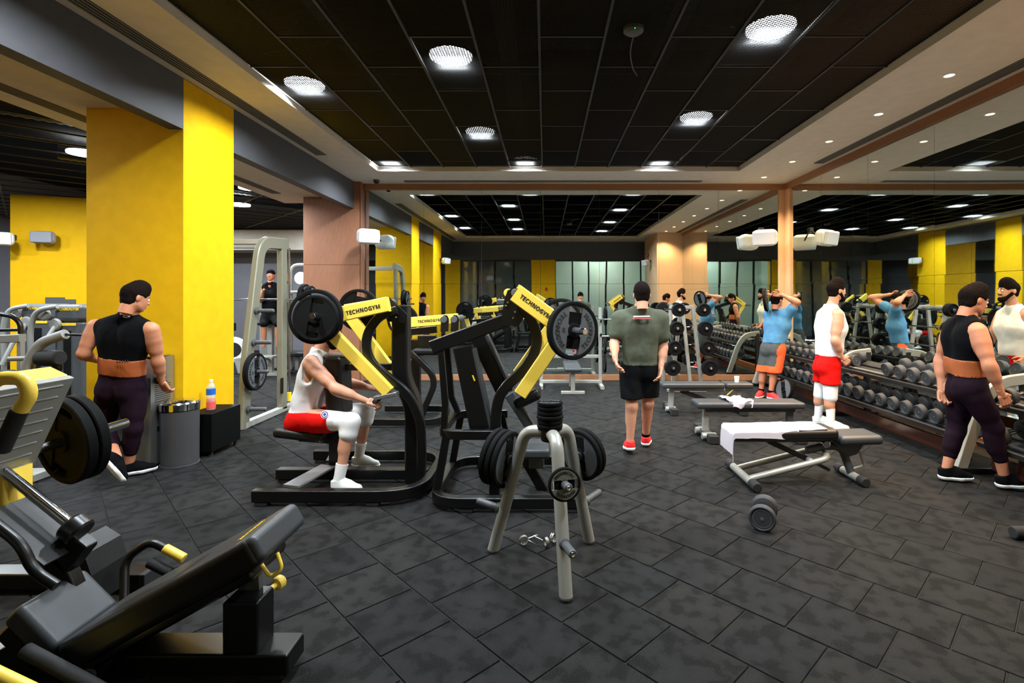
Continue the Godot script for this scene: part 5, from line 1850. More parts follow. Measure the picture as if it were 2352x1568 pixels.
# ---------------------------------------------------------------- people
# a field of distances on a grid, meshed as surface nets
class Field:
	var o: Vector3
	var c: float
	var nx: int
	var ny: int
	var nz: int
	var d := PackedFloat32Array()
	func _init(lo: Vector3, hi: Vector3, cell: float):
		c = cell
		o = lo
		nx = int(ceil((hi.x - lo.x) / c)) + 1
		ny = int(ceil((hi.y - lo.y) / c)) + 1
		nz = int(ceil((hi.z - lo.z) / c)) + 1
		d.resize(nx * ny * nz)
		d.fill(1.0)
	func rng(a: Vector3, b: Vector3, pad: float) -> PackedInt32Array:
		var lo := (a.min(b) - o - Vector3.ONE * pad) / c
		var hi := (a.max(b) - o + Vector3.ONE * pad) / c
		return PackedInt32Array([maxi(0, int(floor(lo.x))), maxi(0, int(floor(lo.y))), maxi(0, int(floor(lo.z))), mini(nx - 1, int(ceil(hi.x))), mini(ny - 1, int(ceil(hi.y))), mini(nz - 1, int(ceil(hi.z)))])
	# tapered capsule joined with a smooth minimum; cut = true takes it away instead
	func cap(a: Vector3, b: Vector3, ra: float, rb: float, k: float, cut := false) -> void:
		var r := rng(a, b, maxf(ra, rb) + k + 2.5 * c)
		var ab := b - a
		var il := 1.0 / maxf(ab.length_squared(), 1e-9)
		for z in range(r[2], r[5] + 1):
			for y in range(r[1], r[4] + 1):
				var i := (z * ny + y) * nx + r[0]
				var p := o + Vector3(r[0] * c, y * c, z * c) - a
				for x in range(r[0], r[3] + 1):
					var t := clampf(p.dot(ab) * il, 0.0, 1.0)
					var s := (p - ab * t).length() - (ra + (rb - ra) * t)
					if cut:
						if -s > d[i]:
							d[i] = -s
					else:
						var e := d[i]
						var h := k - absf(e - s)
						d[i] = minf(e, s) - (h * h * 0.25 / k if h > 0.0 else 0.0)
					p.x += c
					i += 1
	# ellipsoid with axes of the basis m
	func ell(q: Vector3, m: Basis, rad: Vector3, k: float, cut := false) -> void:
		var mr := maxf(rad.x, maxf(rad.y, rad.z))
		var mn := minf(rad.x, minf(rad.y, rad.z))
		var r := rng(q, q, mr + k + 2.5 * c)
		var inv := m.transposed()
		for z in range(r[2], r[5] + 1):
			for y in range(r[1], r[4] + 1):
				var i := (z * ny + y) * nx + r[0]
				for x in range(r[0], r[3] + 1):
					var p := inv * (o + Vector3(x * c, y * c, z * c) - q)
					var k0 := (p / rad).length()
					var k1 := (p / (rad * rad)).length()
					var s := k0 * (k0 - 1.0) / maxf(k1, 1e-6) if k0 > 1e-4 else -mn
					if cut:
						var e2 := d[i]
						var h2 := k - absf(e2 + s)
						d[i] = maxf(e2, -s) + (h2 * h2 * 0.25 / k if h2 > 0.0 else 0.0)
					else:
						var e := d[i]
						var h := k - absf(e - s)
						d[i] = minf(e, s) - (h * h * 0.25 / k if h > 0.0 else 0.0)
					i += 1
	# keep only the side where n . p < w
	func clip(n: Vector3, w: float) -> void:
		for z in nz:
			for y in ny:
				var i := (z * ny + y) * nx
				var s := n.dot(o + Vector3(0, y * c, z * c)) - w
				for x in nx:
					if s > d[i]:
						d[i] = s
					s += n.x * c
					i += 1
	func rough(fn: FastNoiseLite, amp: float, st: Vector3) -> void:
		for z in nz:
			for y in ny:
				var i := (z * ny + y) * nx
				for x in nx:
					if absf(d[i]) < 0.03:
						d[i] += amp * fn.get_noise_3d((o.x + x * c) * st.x, (o.y + y * c) * st.y, (o.z + z * c) * st.z)
					i += 1
	func out(b: B) -> void:
		var idx := PackedInt32Array()
		idx.resize(nx * ny * nz)
		idx.fill(-1)
		var V := PackedVector3Array()
		var N := PackedVector3Array()
		var sx := 1
		var sy := nx
		var sz := nx * ny
		for z in nz - 1:
			for y in ny - 1:
				var i := (z * ny + y) * nx - 1
				for x in nx - 1:
					i += 1
					var a := d[i]
					if a > 3.0 * c or a < -3.0 * c:
						continue
					var q := PackedFloat32Array([a, d[i + 1], d[i + sy], d[i + sy + 1], d[i + sz], d[i + sz + 1], d[i + sz + sy], d[i + sz + sy + 1]])
					var neg := 0
					for e in q:
						if e < 0.0:
							neg += 1
					if neg == 0 or neg == 8:
						continue
					var acc := Vector3.ZERO
					var cnt := 0
					for e in 12:
						var m: int = E0[e]
						var n: int = E1[e]
						if (q[m] < 0.0) != (q[n] < 0.0):
							var t := q[m] / (q[m] - q[n])
							var pm := Vector3(m & 1, (m >> 1) & 1, m >> 2)
							var pn := Vector3(n & 1, (n >> 1) & 1, n >> 2)
							acc += pm.lerp(pn, t)
							cnt += 1
					idx[i] = V.size()
					V.append(o + (Vector3(x, y, z) + acc / cnt) * c)
					N.append(Vector3(q[1] + q[3] + q[5] + q[7] - q[0] - q[2] - q[4] - q[6], q[2] + q[3] + q[6] + q[7] - q[0] - q[1] - q[4] - q[5], q[4] + q[5] + q[6] + q[7] - q[0] - q[1] - q[2] - q[3]).normalized())
		for z in range(1, nz - 1):
			for y in range(1, ny - 1):
				for x in range(1, nx - 1):
					var i := (z * ny + y) * nx + x
					var a := d[i] < 0.0
					if absf(d[i]) > 2.0 * c:
						continue
					if a != (d[i + sx] < 0.0):
						quad(b, V, N, idx[i - sy - sz], idx[i - sz], idx[i], idx[i - sy])
					if a != (d[i + sy] < 0.0):
						quad(b, V, N, idx[i - sx - sz], idx[i - sz], idx[i], idx[i - sx])
					if a != (d[i + sz] < 0.0):
						quad(b, V, N, idx[i - sx - sy], idx[i - sy], idx[i], idx[i - sx])
	func quad(b: B, V: PackedVector3Array, N: PackedVector3Array, p: int, q: int, r: int, s: int) -> void:
		if p < 0 or q < 0 or r < 0 or s < 0:
			return
		b.tri(V[p], V[q], V[r], N[p], N[q], N[r])
		b.tri(V[p], V[r], V[s], N[p], N[r], N[s])
	const E0 := [0, 2, 4, 6, 0, 1, 4, 5, 0, 1, 2, 3]
	const E1 := [1, 3, 5, 7, 2, 3, 6, 7, 4, 5, 6, 7]

# joints from pixels and depths: name -> [px, py, depth]
func joints(d: Dictionary) -> Dictionary:
	var o := {}
	for k in d:
		o[k] = dp(d[k][0], d[k][1], d[k][2])
	return o

# bones of a body, by part; every bone is [a, b, ra, rb]
func bones(j: Dictionary, s: float, front: Vector3) -> Dictionary:
	var o := {}
	var up: Vector3 = (j.neck - j.pelvis).normalized()
	var rt: Vector3 = (j.shoulder_r - j.shoulder_l).normalized()
	var hr: Vector3 = (j.hip_r - j.hip_l).normalized()
	var fr := up.cross(rt).normalized()
	if fr.dot(front) < 0:
		fr = -fr
	var ch: Vector3 = j.chest
	var wa: Vector3 = j.waist
	var pe: Vector3 = j.pelvis
	var to := []
	for sg in [-1.0, 1.0]:
		to.append([pe + hr * (0.07 * s * sg), wa + rt * (0.055 * s * sg), 0.105 * s, 0.095 * s])
		to.append([wa + rt * (0.055 * s * sg), ch + rt * (0.085 * s * sg), 0.095 * s, 0.112 * s])
		to.append([ch + rt * (0.09 * s * sg) + fr * 0.02 * s, ch + rt * (0.10 * s * sg) + up * 0.09 * s, 0.10 * s, 0.085 * s])
		var sh: Vector3 = j.shoulder_r if sg > 0 else j.shoulder_l
		to.append([ch + rt * (0.08 * s * sg) + up * 0.06 * s, j.neck.lerp(sh, 0.72) - up * 0.045 * s, 0.09 * s, 0.062 * s])
		to.append([j.neck + up * 0.015 * s, j.neck.lerp(sh, 0.8), 0.05 * s, 0.045 * s])
		to.append([pe + hr * (0.065 * s * sg) - fr * 0.04 * s - up * 0.03 * s, pe + hr * (0.07 * s * sg) - fr * 0.045 * s - up * 0.06 * s, 0.085 * s, 0.085 * s])
	o.torso = to
	for q in ["r", "l"]:
		var sh: Vector3 = j["shoulder_" + q]
		var el: Vector3 = j["elbow_" + q]
		var wr: Vector3 = j["wrist_" + q]
		o["upper_" + q] = [[sh, sh.lerp(el, 0.25), 0.066 * s, 0.058 * s], [sh.lerp(el, 0.2), el, 0.053 * s, 0.041 * s], [sh.lerp(el, 0.40), sh.lerp(el, 0.65), 0.053 * s, 0.050 * s]]
		o["fore_" + q] = [[el, wr, 0.041 * s, 0.027 * s], [el.lerp(wr, 0.16), el.lerp(wr, 0.42), 0.046 * s, 0.040 * s]]
		var hi: Vector3 = j["hip_" + q]
		var kn: Vector3 = j["knee_" + q]
		var an: Vector3 = j["ankle_" + q]
		var back := (hi - kn).normalized() + (an - kn).normalized()
		back = back.normalized() * 0.025 * s if back.length() > 0.12 else -fr * 0.022 * s
		o["thigh_" + q] = [[hi, kn, 0.092 * s, 0.058 * s], [hi.lerp(kn, 0.25), hi.lerp(kn, 0.6), 0.086 * s, 0.074 * s]]
		o["calf_" + q] = [[kn, an, 0.056 * s, 0.036 * s], [kn.lerp(an, 0.18) + back, kn.lerp(an, 0.42) + back, 0.050 * s, 0.047 * s]]
	var hd: Vector3 = j.head
	o.neck = [[j.neck - up * 0.03 * s, hd - (hd - j.neck).normalized() * 0.05 * s, 0.064 * s, 0.056 * s]]
	return o
func field_of(bs: Array, grow: float, k: float, cell: float) -> Field:
	var lo := Vector3.INF
	var hi := -Vector3.INF
	for b in bs:
		var m := Vector3.ONE * (maxf(b[2], b[3]) + grow + k * 0.5 + 3.0 * cell)
		lo = lo.min((b[0] as Vector3).min(b[1]) - m)
		hi = hi.max((b[0] as Vector3).max(b[1]) + m)
	var f := Field.new(lo, hi, cell)
	for b in bs:
		f.cap(b[0], b[1], b[2] + grow, b[3] + grow, k)
	return f

# five fingers, palm and thumb; returns bones
func hand_bones(wr: Vector3, dirn: Vector3, palm: Vector3, thumb: Vector3, curl: float, s: float) -> Array:
	dirn = dirn.normalized()
	thumb = (thumb - dirn * thumb.dot(dirn)).normalized()
	var pn := thumb.cross(dirn).normalized()
	if pn.dot(palm) < 0:
		pn = -pn
	var o := []
	o.append([wr - dirn * 0.03 * s, wr + dirn * 0.02 * s, 0.026 * s, 0.024 * s])
	for i in 4:
		var w := (1.5 - i) * 0.021 * s
		var kn := wr + dirn * (0.092 - 0.006 * absf(i - 1.2)) * s + thumb * w
		o.append([wr + dirn * 0.02 * s + thumb * w * 0.7, kn, 0.0155 * s, 0.0125 * s])
		var ln: float = [0.074, 0.084, 0.078, 0.060][i] * s
		var p := kn
		var a := curl * 0.55
		for q in 3:
			var l: float = ln * [0.45, 0.31, 0.24][q]
			var dd := dirn * cos(a) + pn * sin(a)
			var e := p + dd * l
			o.append([p, e, (0.0105 - 0.001 * q) * s, (0.0098 - 0.001 * q) * s])
			p = e
			a += curl * 0.75
	var t0 := wr + dirn * 0.025 * s + thumb * 0.028 * s
	var t1 := t0 + (dirn * 0.6 + thumb * 0.65 + pn * 0.35).normalized() * 0.045 * s
	var t2 := t1 + (dirn * 0.85 + thumb * 0.15 + pn * (0.3 + 0.4 * curl)).normalized() * 0.034 * s
	var t3 := t2 + (dirn * 0.8 - thumb * 0.2 * curl + pn * (0.3 + 0.5 * curl)).normalized() * 0.027 * s
	o.append([wr + dirn * 0.02 * s + thumb * 0.01 * s, t0, 0.018 * s, 0.0155 * s])
	o.append([t0, t1, 0.0155 * s, 0.0125 * s])
	o.append([t1, t2, 0.0115 * s, 0.0105 * s])
	o.append([t2, t3, 0.0105 * s, 0.0085 * s])
	return o

# head looking along f; adds skin to b and the hair, brows and eyes as parts
func head_mesh(b: B, at: Vector3, f: Vector3, up: Vector3, s: float, cell: float) -> Transform3D:
	f = f.normalized()
	var r := f.cross(up).normalized()
	var u := r.cross(f)
	var T := Transform3D(Basis(r, u, -f), at)      # local: x right, y up, -z ahead
	var F0 := Field.new(Vector3(-0.13, -0.15, -0.15) * s, Vector3(0.13, 0.15, 0.14) * s, cell)
	var I := Basis()
	F0.ell(Vector3(0, 0.03, 0.012) * s, I, Vector3(0.076, 0.088, 0.097) * s, 0.01)
	F0.ell(Vector3(0, -0.035, -0.026) * s, I, Vector3(0.060, 0.078, 0.070) * s, 0.03 * s)
	F0.cap(Vector3(0.042, -0.055, 0.0) * s, Vector3(0.014, -0.092, -0.062) * s, 0.022 * s, 0.020 * s, 0.02 * s)
	F0.cap(Vector3(-0.042, -0.055, 0.0) * s, Vector3(-0.014, -0.092, -0.062) * s, 0.022 * s, 0.020 * s, 0.02 * s)
	F0.cap(Vector3(-0.035, 0.024, -0.080) * s, Vector3(0.035, 0.024, -0.080) * s, 0.012 * s, 0.012 * s, 0.015 * s)
	F0.cap(Vector3(0, 0.012, -0.092) * s, Vector3(0, -0.026, -0.112) * s, 0.008 * s, 0.012 * s, 0.012 * s)
	F0.cap(Vector3(-0.012, -0.03, -0.1) * s, Vector3(0.012, -0.03, -0.1) * s, 0.009 * s, 0.009 * s, 0.008 * s)
	for sg in [-1.0, 1.0]:
		F0.ell(Vector3(sg * 0.031, 0.004, -0.102) * s, I, Vector3(0.017, 0.010, 0.016) * s, 0.012 * s, true)
		F0.ell(Vector3(sg * 0.077, -0.004, 0.014) * s, Basis(Vector3.UP, sg * 0.35), Vector3(0.010, 0.031, 0.020) * s, 0.008 * s)
	F0.cap(Vector3(-0.020, -0.060, -0.088) * s, Vector3(0.020, -0.060, -0.088) * s, 0.007 * s, 0.007 * s, 0.008 * s)
	F0.cap(Vector3(-0.017, -0.072, -0.087) * s, Vector3(0.017, -0.072, -0.087) * s, 0.008 * s, 0.008 * s, 0.006 * s)
	F0.cap(Vector3(0, -0.05, 0.03) * s, Vector3(0, -0.15, 0.04) * s, 0.055 * s, 0.056 * s, 0.03 * s)
	var keep := b.t
	b.t = keep * T
	F0.out(b)
	b.t = keep
	return T
func head_dress(t: Node3D, T: Transform3D, s: float, cell: float, beard: bool, tall: float, hm: Material) -> void:
	var L := Transform3D(Basis(), -t.position) * T
	var fn := FastNoiseLite.new()
	fn.seed = 3
	fn.frequency = 1.0
	var h := Field.new(Vector3(-0.12, -0.12, -0.14) * s, Vector3(0.12, 0.19, 0.15) * s, cell)
	h.ell(Vector3(0, 0.032, 0.016) * s, Basis(), Vector3(0.0835, 0.092, 0.1035) * s, 0.01)
	h.ell(Vector3(0, 0.075 + tall * 0.5, -0.015) * s, Basis(), Vector3(0.066, 0.05 + tall, 0.082) * s, 0.03 * s)
	h.ell(Vector3(0, -0.032, 0.044) * s, Basis(), Vector3(0.067, 0.062, 0.056) * s, 0.02 * s)
	h.clip(Vector3(0, -0.75, -0.66), 0.026 * s)
	h.clip(Vector3(0, -1, 0.25), 0.088 * s)
	for sg in [-1.0, 1.0]:
		h.ell(Vector3(sg * 0.08, -0.02, -0.012) * s, Basis(), Vector3(0.03, 0.04, 0.034) * s, 0.01 * s, true)
	h.rough(fn, 0.006 * s, Vector3(70, 30, 70))
	var b := B.new(L)
	h.out(b)
	part("hair", b, hm, t)
	if beard:
		var q := Field.new(Vector3(-0.10, -0.15, -0.14) * s, Vector3(0.10, 0.02, 0.05) * s, cell)
		for sg in [-1.0, 1.0]:
			q.cap(Vector3(sg * 0.058, -0.03, 0.0) * s, Vector3(sg * 0.018, -0.098, -0.064) * s, 0.024 * s, 0.031 * s, 0.02 * s)
		q.cap(Vector3(-0.014, -0.10, -0.066) * s, Vector3(0.014, -0.104, -0.068) * s, 0.031 * s, 0.031 * s, 0.02 * s)
		q.cap(Vector3(-0.022, -0.048, -0.086) * s, Vector3(0.022, -0.048, -0.086) * s, 0.011 * s, 0.011 * s, 0.012 * s)
		q.cap(Vector3(-0.015, -0.064, -0.10) * s, Vector3(0.015, -0.064, -0.10) * s, 0.010 * s, 0.010 * s, 0.004 * s, true)
		q.rough(fn, 0.004 * s, Vector3(90, 90, 90))
		b = B.new(L)
		q.out(b)
		part("beard", b, hm, t)
	for sg in [-1.0, 1.0]:
		b = B.new(L)
		b.ball(Vector3(sg * 0.031, 0.003, -0.083) * s, Vector3(0.0125, 0.0125, 0.0125) * s, 6)
		var ey := part("eye", b, M.cloth_white, t)
		b = B.new(L)
		b.ball(Vector3(sg * 0.031, 0.003, -0.0925) * s, Vector3(0.0055, 0.0055, 0.004) * s, 5)
		part("iris", b, hm, ey)
		b = B.new(L)
		b.tube([Vector3(sg * 0.014, 0.027, -0.092) * s, Vector3(sg * 0.032, 0.032, -0.089) * s, Vector3(sg * 0.048, 0.025, -0.077) * s], [0.004 * s, 0.005 * s, 0.003 * s], 6)
		part("eyebrow", b, hm, t)

# training shoe: ankle, direction of the toes, which way its sole faces up
func shoe(t: Node3D, ankle: Vector3, dirn: Vector3, up: Vector3, s: float, m: Material, sole: Material, sock: Material = null, sock_h := 0.0, knee := Vector3.ZERO) -> void:
	dirn = dirn.normalized()
	var r := dirn.cross(up).normalized()
	var u := r.cross(dirn)
	var heel := ankle - u * 0.085 * s - dirn * 0.015 * s
	var L := Transform3D(Basis(), -t.position) * Transform3D(Basis(r, u, -dirn), heel)
	var f := Field.new(Vector3(-0.08, -0.02, -0.25) * s, Vector3(0.08, 0.15, 0.08) * s, 0.008)
	f.cap(Vector3(0, 0.045, -0.005) * s, Vector3(0.003, 0.04, -0.10) * s, 0.042 * s, 0.045 * s, 0.03)
	f.cap(Vector3(0.003, 0.040, -0.09) * s, Vector3(0.005, 0.030, -0.175) * s, 0.045 * s, 0.036 * s, 0.03)
	f.cap(Vector3(0, 0.05, 0.0) * s, Vector3(0, 0.10, 0.005) * s, 0.042 * s, 0.046 * s, 0.03)
	f.cap(Vector3(0, 0.06, -0.08) * s, Vector3(0, 0.09, -0.03) * s, 0.035 * s, 0.034 * s, 0.03)
	f.clip(Vector3(0, -1, 0), -0.022 * s)
	f.clip(Vector3(0, 1, 0.25), 0.100 * s)
	var b := B.new(L)
	f.out(b)
	var so := part("shoe", b, m, t)
	f = Field.new(Vector3(-0.09, -0.02, -0.26) * s, Vector3(0.09, 0.06, 0.09) * s, 0.008)
	f.cap(Vector3(0, 0.03, 0.0) * s, Vector3(0.003, 0.03, -0.10) * s, 0.050 * s, 0.053 * s, 0.03)
	f.cap(Vector3(0.003, 0.03, -0.10) * s, Vector3(0.006, 0.03, -0.178) * s, 0.053 * s, 0.040 * s, 0.03)
	f.clip(Vector3(0, -1, 0), -0.001 * s)
	f.clip(Vector3(0, 1, 0), 0.030 * s)
	b = B.new(L)
	f.out(b)
	part("sole", b, sole, so)
	if sock:
		b = lofted(t.position)
		var dk := (knee - ankle).normalized()
		b.tube([ankle - dk * 0.02, ankle + dk * 0.05, ankle + dk * sock_h], [0.045 * s, 0.044 * s, 0.050 * s], 16)
		part("sock", b, sock, t)

# skin of the whole body as one mesh; hands and head at a finer grain
func skin(t: Node3D, j: Dictionary, bo: Dictionary, s: float, opt: Dictionary) -> Transform3D:
	var all := []
	for k in bo:
		all.append_array(bo[k])
	var f := field_of(all, 0.0, 0.035 * s, opt.get("cell", 0.013))
	var b := lofted(t.position)
	f.out(b)
	for q in ["r", "l"]:
		var key: String = "hand_" + q
		if j.has(key):
			var hb := hand_bones(j["wrist_" + q], j[key] - j["wrist_" + q], opt[key][0], opt[key][1], opt[key][2], s)
			var hf := field_of(hb, 0.0, 0.006, opt.get("hand_cell", 0.0055))
			hf.out(b)
	var T := head_mesh(b, j.head, opt.look, opt.get("head_up", Vector3.UP), s * 1.0, opt.get("head_cell", 0.007))
	part("body", b, opt.skin, t)
	return T

func garment(t: Node3D, called: String, m: Material, bs: Array, grow: float, k: float, cell: float, cuts: Array, planes: Array, wrinkle := 0.0) -> MeshInstance3D:
	var f := field_of(bs, grow, k, cell)
	if wrinkle > 0.0:
		var fn := FastNoiseLite.new()
		fn.seed = 9
		fn.frequency = 1.0
		f.rough(fn, wrinkle, Vector3(9, 5, 9))
	for c in cuts:
		f.cap(c[0], c[1], c[2], c[3], 0.001, true)
	for p in planes:
		f.clip(p[0], p[1])
	var b := lofted(t.position)
	f.out(b)
	return part(called, b, m, t)
# plane across a -> b at the fraction q, keeping the side of a
func cross_cut(a: Vector3, b: Vector3, q: float) -> Array:
	var n := (b - a).normalized()
	return [n, n.dot(a.lerp(b, q))]
func swell(bs: Array, a0: float, a1: float) -> Array:
	var o := []
	for b in bs:
		o.append([b[0], b[1], b[2] + a0, b[3] + a1])
	return o
func cut_bone(b: Array, q: float) -> Array:
	return [b[0], (b[0] as Vector3).lerp(b[1], q), b[2], lerpf(b[2], b[3], q)]


func tank_cuts(j: Dictionary, s: float) -> Array:
	var up: Vector3 = (j.neck - j.pelvis).normalized()
	var o := []
	for q in ["r", "l"]:
		var sh: Vector3 = j["shoulder_" + q]
		var ot: Vector3 = j["shoulder_" + ("l" if q == "r" else "r")]
		var x := (sh - ot).normalized()
		o.append([sh + x * 0.045 * s + up * 0.02 * s, sh + x * 0.05 * s - up * 0.13 * s, 0.085 * s, 0.055 * s])
	o.append([j.neck + up * 0.085 * s, j.neck + up * 0.15 * s, 0.072 * s, 0.08 * s])
	return o
func figure(called: String, label: String, at: Vector3) -> Node3D:
	return thing(called, label, "person", at)

func seated_man() -> void:
	var j := joints({"head": [757, 764, 4.6], "neck": [733, 812, 4.6], "chest": [722, 868, 4.6], "waist": [706, 918, 4.6], "pelvis": [700, 955, 4.6],
		"shoulder_r": [713, 836, 4.41], "shoulder_l": [738, 828, 4.79], "elbow_r": [772, 894, 4.32], "elbow_l": [800, 880, 4.87], "wrist_r": [842, 921, 4.36], "wrist_l": [862, 893, 4.84],
		"hand_r": [868, 927, 4.37], "hand_l": [890, 900, 4.84], "hip_r": [706, 963, 4.5], "hip_l": [712, 957, 4.7], "knee_r": [806, 968, 4.36], "knee_l": [842, 942, 4.86],
		"ankle_r": [778, 1104, 4.30], "ankle_l": [824, 1050, 4.86]})
	var t := figure("person", "person in white tank top and red shorts seated on the row machine, pulling its arms", gp(775, 1135))
	var s := 1.0
	var bo := bones(j, s, Vector3.RIGHT)
	var d := Vector3(0, -0.35, 0)
	var T := skin(t, j, bo, s, {"skin": M.skin, "look": Vector3(1, -0.25, 0.05), "hand_r": [Vector3(0, -1, -0.3), Vector3(0.2, 0.5, -1), 1.3], "hand_l": [Vector3(0, -1, 0.3), Vector3(0.2, 0.5, 1), 1.3]})
	head_dress(t, T, s, 0.008, true, 0.02, M.hair)
	garment(t, "tank_top", M.cloth_white, bo.torso, 0.014, 0.05, 0.012, tank_cuts(j, s), [[Vector3(0.45, -0.9, 0).normalized(), Vector3(0.45, -0.9, 0).normalized().dot(dp(720, 975, 4.6))]], 0.006)
	var sh := []
	for q in ["r", "l"]:
		sh.append(cut_bone(bo["thigh_" + q][0], 0.62))
		sh.append(bo["thigh_" + q][1])
	sh.append_array(bo.torso.filter(func(b): return (b[0] as Vector3).y < 0.75))
	var so := garment(t, "shorts", M.cloth_red, sh, 0.018, 0.04, 0.012, [], [[Vector3(0, 1, 0), dp(700, 938, 4.6).y], cross_cut(j.hip_r, j.knee_r, 0.60)], 0.006)
	var cr := lofted(t.position)
	var cc := dp(746, 952, 4.27)
	cr.lathe(cc, Vector3(0.15, 0.5, 1), [[0, 0.006], [0.030, 0.006], [0.030, -0.02]], 20)
	var crest := part("crest", cr, M.cloth_white, so)
	cr = lofted(t.position)
	cr.lathe(cc, Vector3(0.15, 0.5, 1), [[0.026, 0.0068], [0.026, 0.0075], [0.019, 0.0075], [0.019, 0.0068]], 20)
	cr.lathe(cc, Vector3(0.15, 0.5, 1), [[0, 0.0075], [0.012, 0.0075], [0.012, 0.006]], 12)
	part("crest_ring", cr, mat(Color(0.12, 0.15, 0.5), 0.7), crest)
	for q in ["r", "l"]:
		var kn := [[(j["hip_" + q] as Vector3).lerp(j["knee_" + q], 0.45), j["knee_" + q], 0.085, 0.070], [j["knee_" + q], (j["knee_" + q] as Vector3).lerp(j["ankle_" + q], 0.20), 0.070, 0.073]]
		garment(t, "knee_sleeve", M.cloth_white, kn, 0.004, 0.03, 0.01, [], [])
		shoe(t, j["ankle_" + q], Vector3(1, -0.02, 0.03), Vector3.UP, 1.02, M.white_shoe, M.cloth_white, M.cloth_white, 0.14, j["knee_" + q])

func olive_man() -> void:
	var j := joints({"head": [1474, 678, 5.45], "neck": [1470, 715, 5.5], "chest": [1469, 758, 5.5], "waist": [1469, 808, 5.52], "pelvis": [1469, 843, 5.55],
		"shoulder_r": [1518, 731, 5.5], "shoulder_l": [1422, 731, 5.5], "elbow_r": [1523, 795, 5.55], "elbow_l": [1411, 787, 5.5], "wrist_r": [1518, 843, 5.45], "wrist_l": [1413, 825, 5.27],
		"hand_r": [1515, 864, 5.42], "hand_l": [1418, 842, 5.22], "hip_r": [1490, 852, 5.55], "hip_l": [1447, 852, 5.55], "knee_r": [1488, 925, 5.55], "knee_l": [1451, 932, 5.42],
		"ankle_r": [1483, 1000, 5.68], "ankle_l": [1447, 1018, 5.42]})
	j.ankle_r.y = 0.10
	j.ankle_l.y = 0.12
	var t := figure("person", "person in olive t-shirt and black shorts walking away between machines and benches", Vector3(0.96, 0, -5.52))
	var s := 1.04
	var bo := bones(j, s, Vector3(0, 0, -1))
	var T := skin(t, j, bo, s, {"skin": M.skin, "look": Vector3(0.05, -0.15, -1), "hand_r": [Vector3(-1, 0, 0), Vector3(0, 0.2, -1), 0.6], "hand_l": [Vector3(1, 0, 0), Vector3(0, 0.2, -1), 0.6]})
	head_dress(t, T, s, 0.009, false, 0.015, M.hair)
	var ts: Array = bo.torso.duplicate()
	for q in ["r", "l"]:
		ts.append(cut_bone([j["shoulder_" + q], j["elbow_" + q], 0.066 * s, 0.058 * s], 0.62))
	var pl := []
	for q in ["r", "l"]:
		pl.append(cross_cut(j["shoulder_" + q], (j["elbow_" + q] as Vector3) + Vector3(0.25 if q == "r" else -0.25, 0, 0), 0.80))
	pl.append([Vector3.DOWN, -dp(1469, 838, 5.5).y])
	var shirt := garment(t, "t_shirt", M.cloth_olive, ts, 0.018, 0.05, 0.012, [[j.neck + Vector3(0, 0.095, 0), j.neck + Vector3(0, 0.16, 0), 0.074, 0.08]], pl, 0.007)
	var b := lofted(t.position)
	b.prism(dp(1474, 728, 5.34), Vector3.RIGHT, Vector3.UP, [Vector2(-0.085, 0.0), Vector2(0.085, 0.004), Vector2(0.08, 0.014), Vector2(-0.08, 0.012)], 0.05)
	part("back_print", b, mat(Color(0.85, 0.80, 0.77), 0.8), shirt)
	b = lofted(t.position)
	b.prism(dp(1474, 731, 5.34), Vector3.RIGHT, Vector3.UP, [Vector2(-0.09, -0.006), Vector2(0.09, -0.004), Vector2(0.088, 0.008), Vector2(-0.088, 0.008)], 0.045)
	part("back_print", b, mat(Color(0.72, 0.35, 0.33), 0.8), shirt)
	var sh := []
	for q in ["r", "l"]:
		sh.append([j["hip_" + q], (j["hip_" + q] as Vector3).lerp(j["knee_" + q], 0.95), 0.098, 0.098])
	sh.append_array(bo.torso.filter(func(x): return (x[0] as Vector3).y < 1.05))
	garment(t, "shorts", M.cloth_black, sh, 0.018, 0.03, 0.012, [], [[Vector3.DOWN, -dp(1469, 912, 5.5).y], [Vector3.UP, dp(1469, 826, 5.5).y]], 0.006)
	shoe(t, j.ankle_r, Vector3(0.25, 0, -1), Vector3.UP, 1.0, M.red_shoe, M.white_shoe, M.cloth_black, 0.05, j.knee_r)
	shoe(t, j.ankle_l, Vector3(-0.1, -0.15, -1), Vector3.UP, 1.0, M.red_shoe, M.white_shoe)

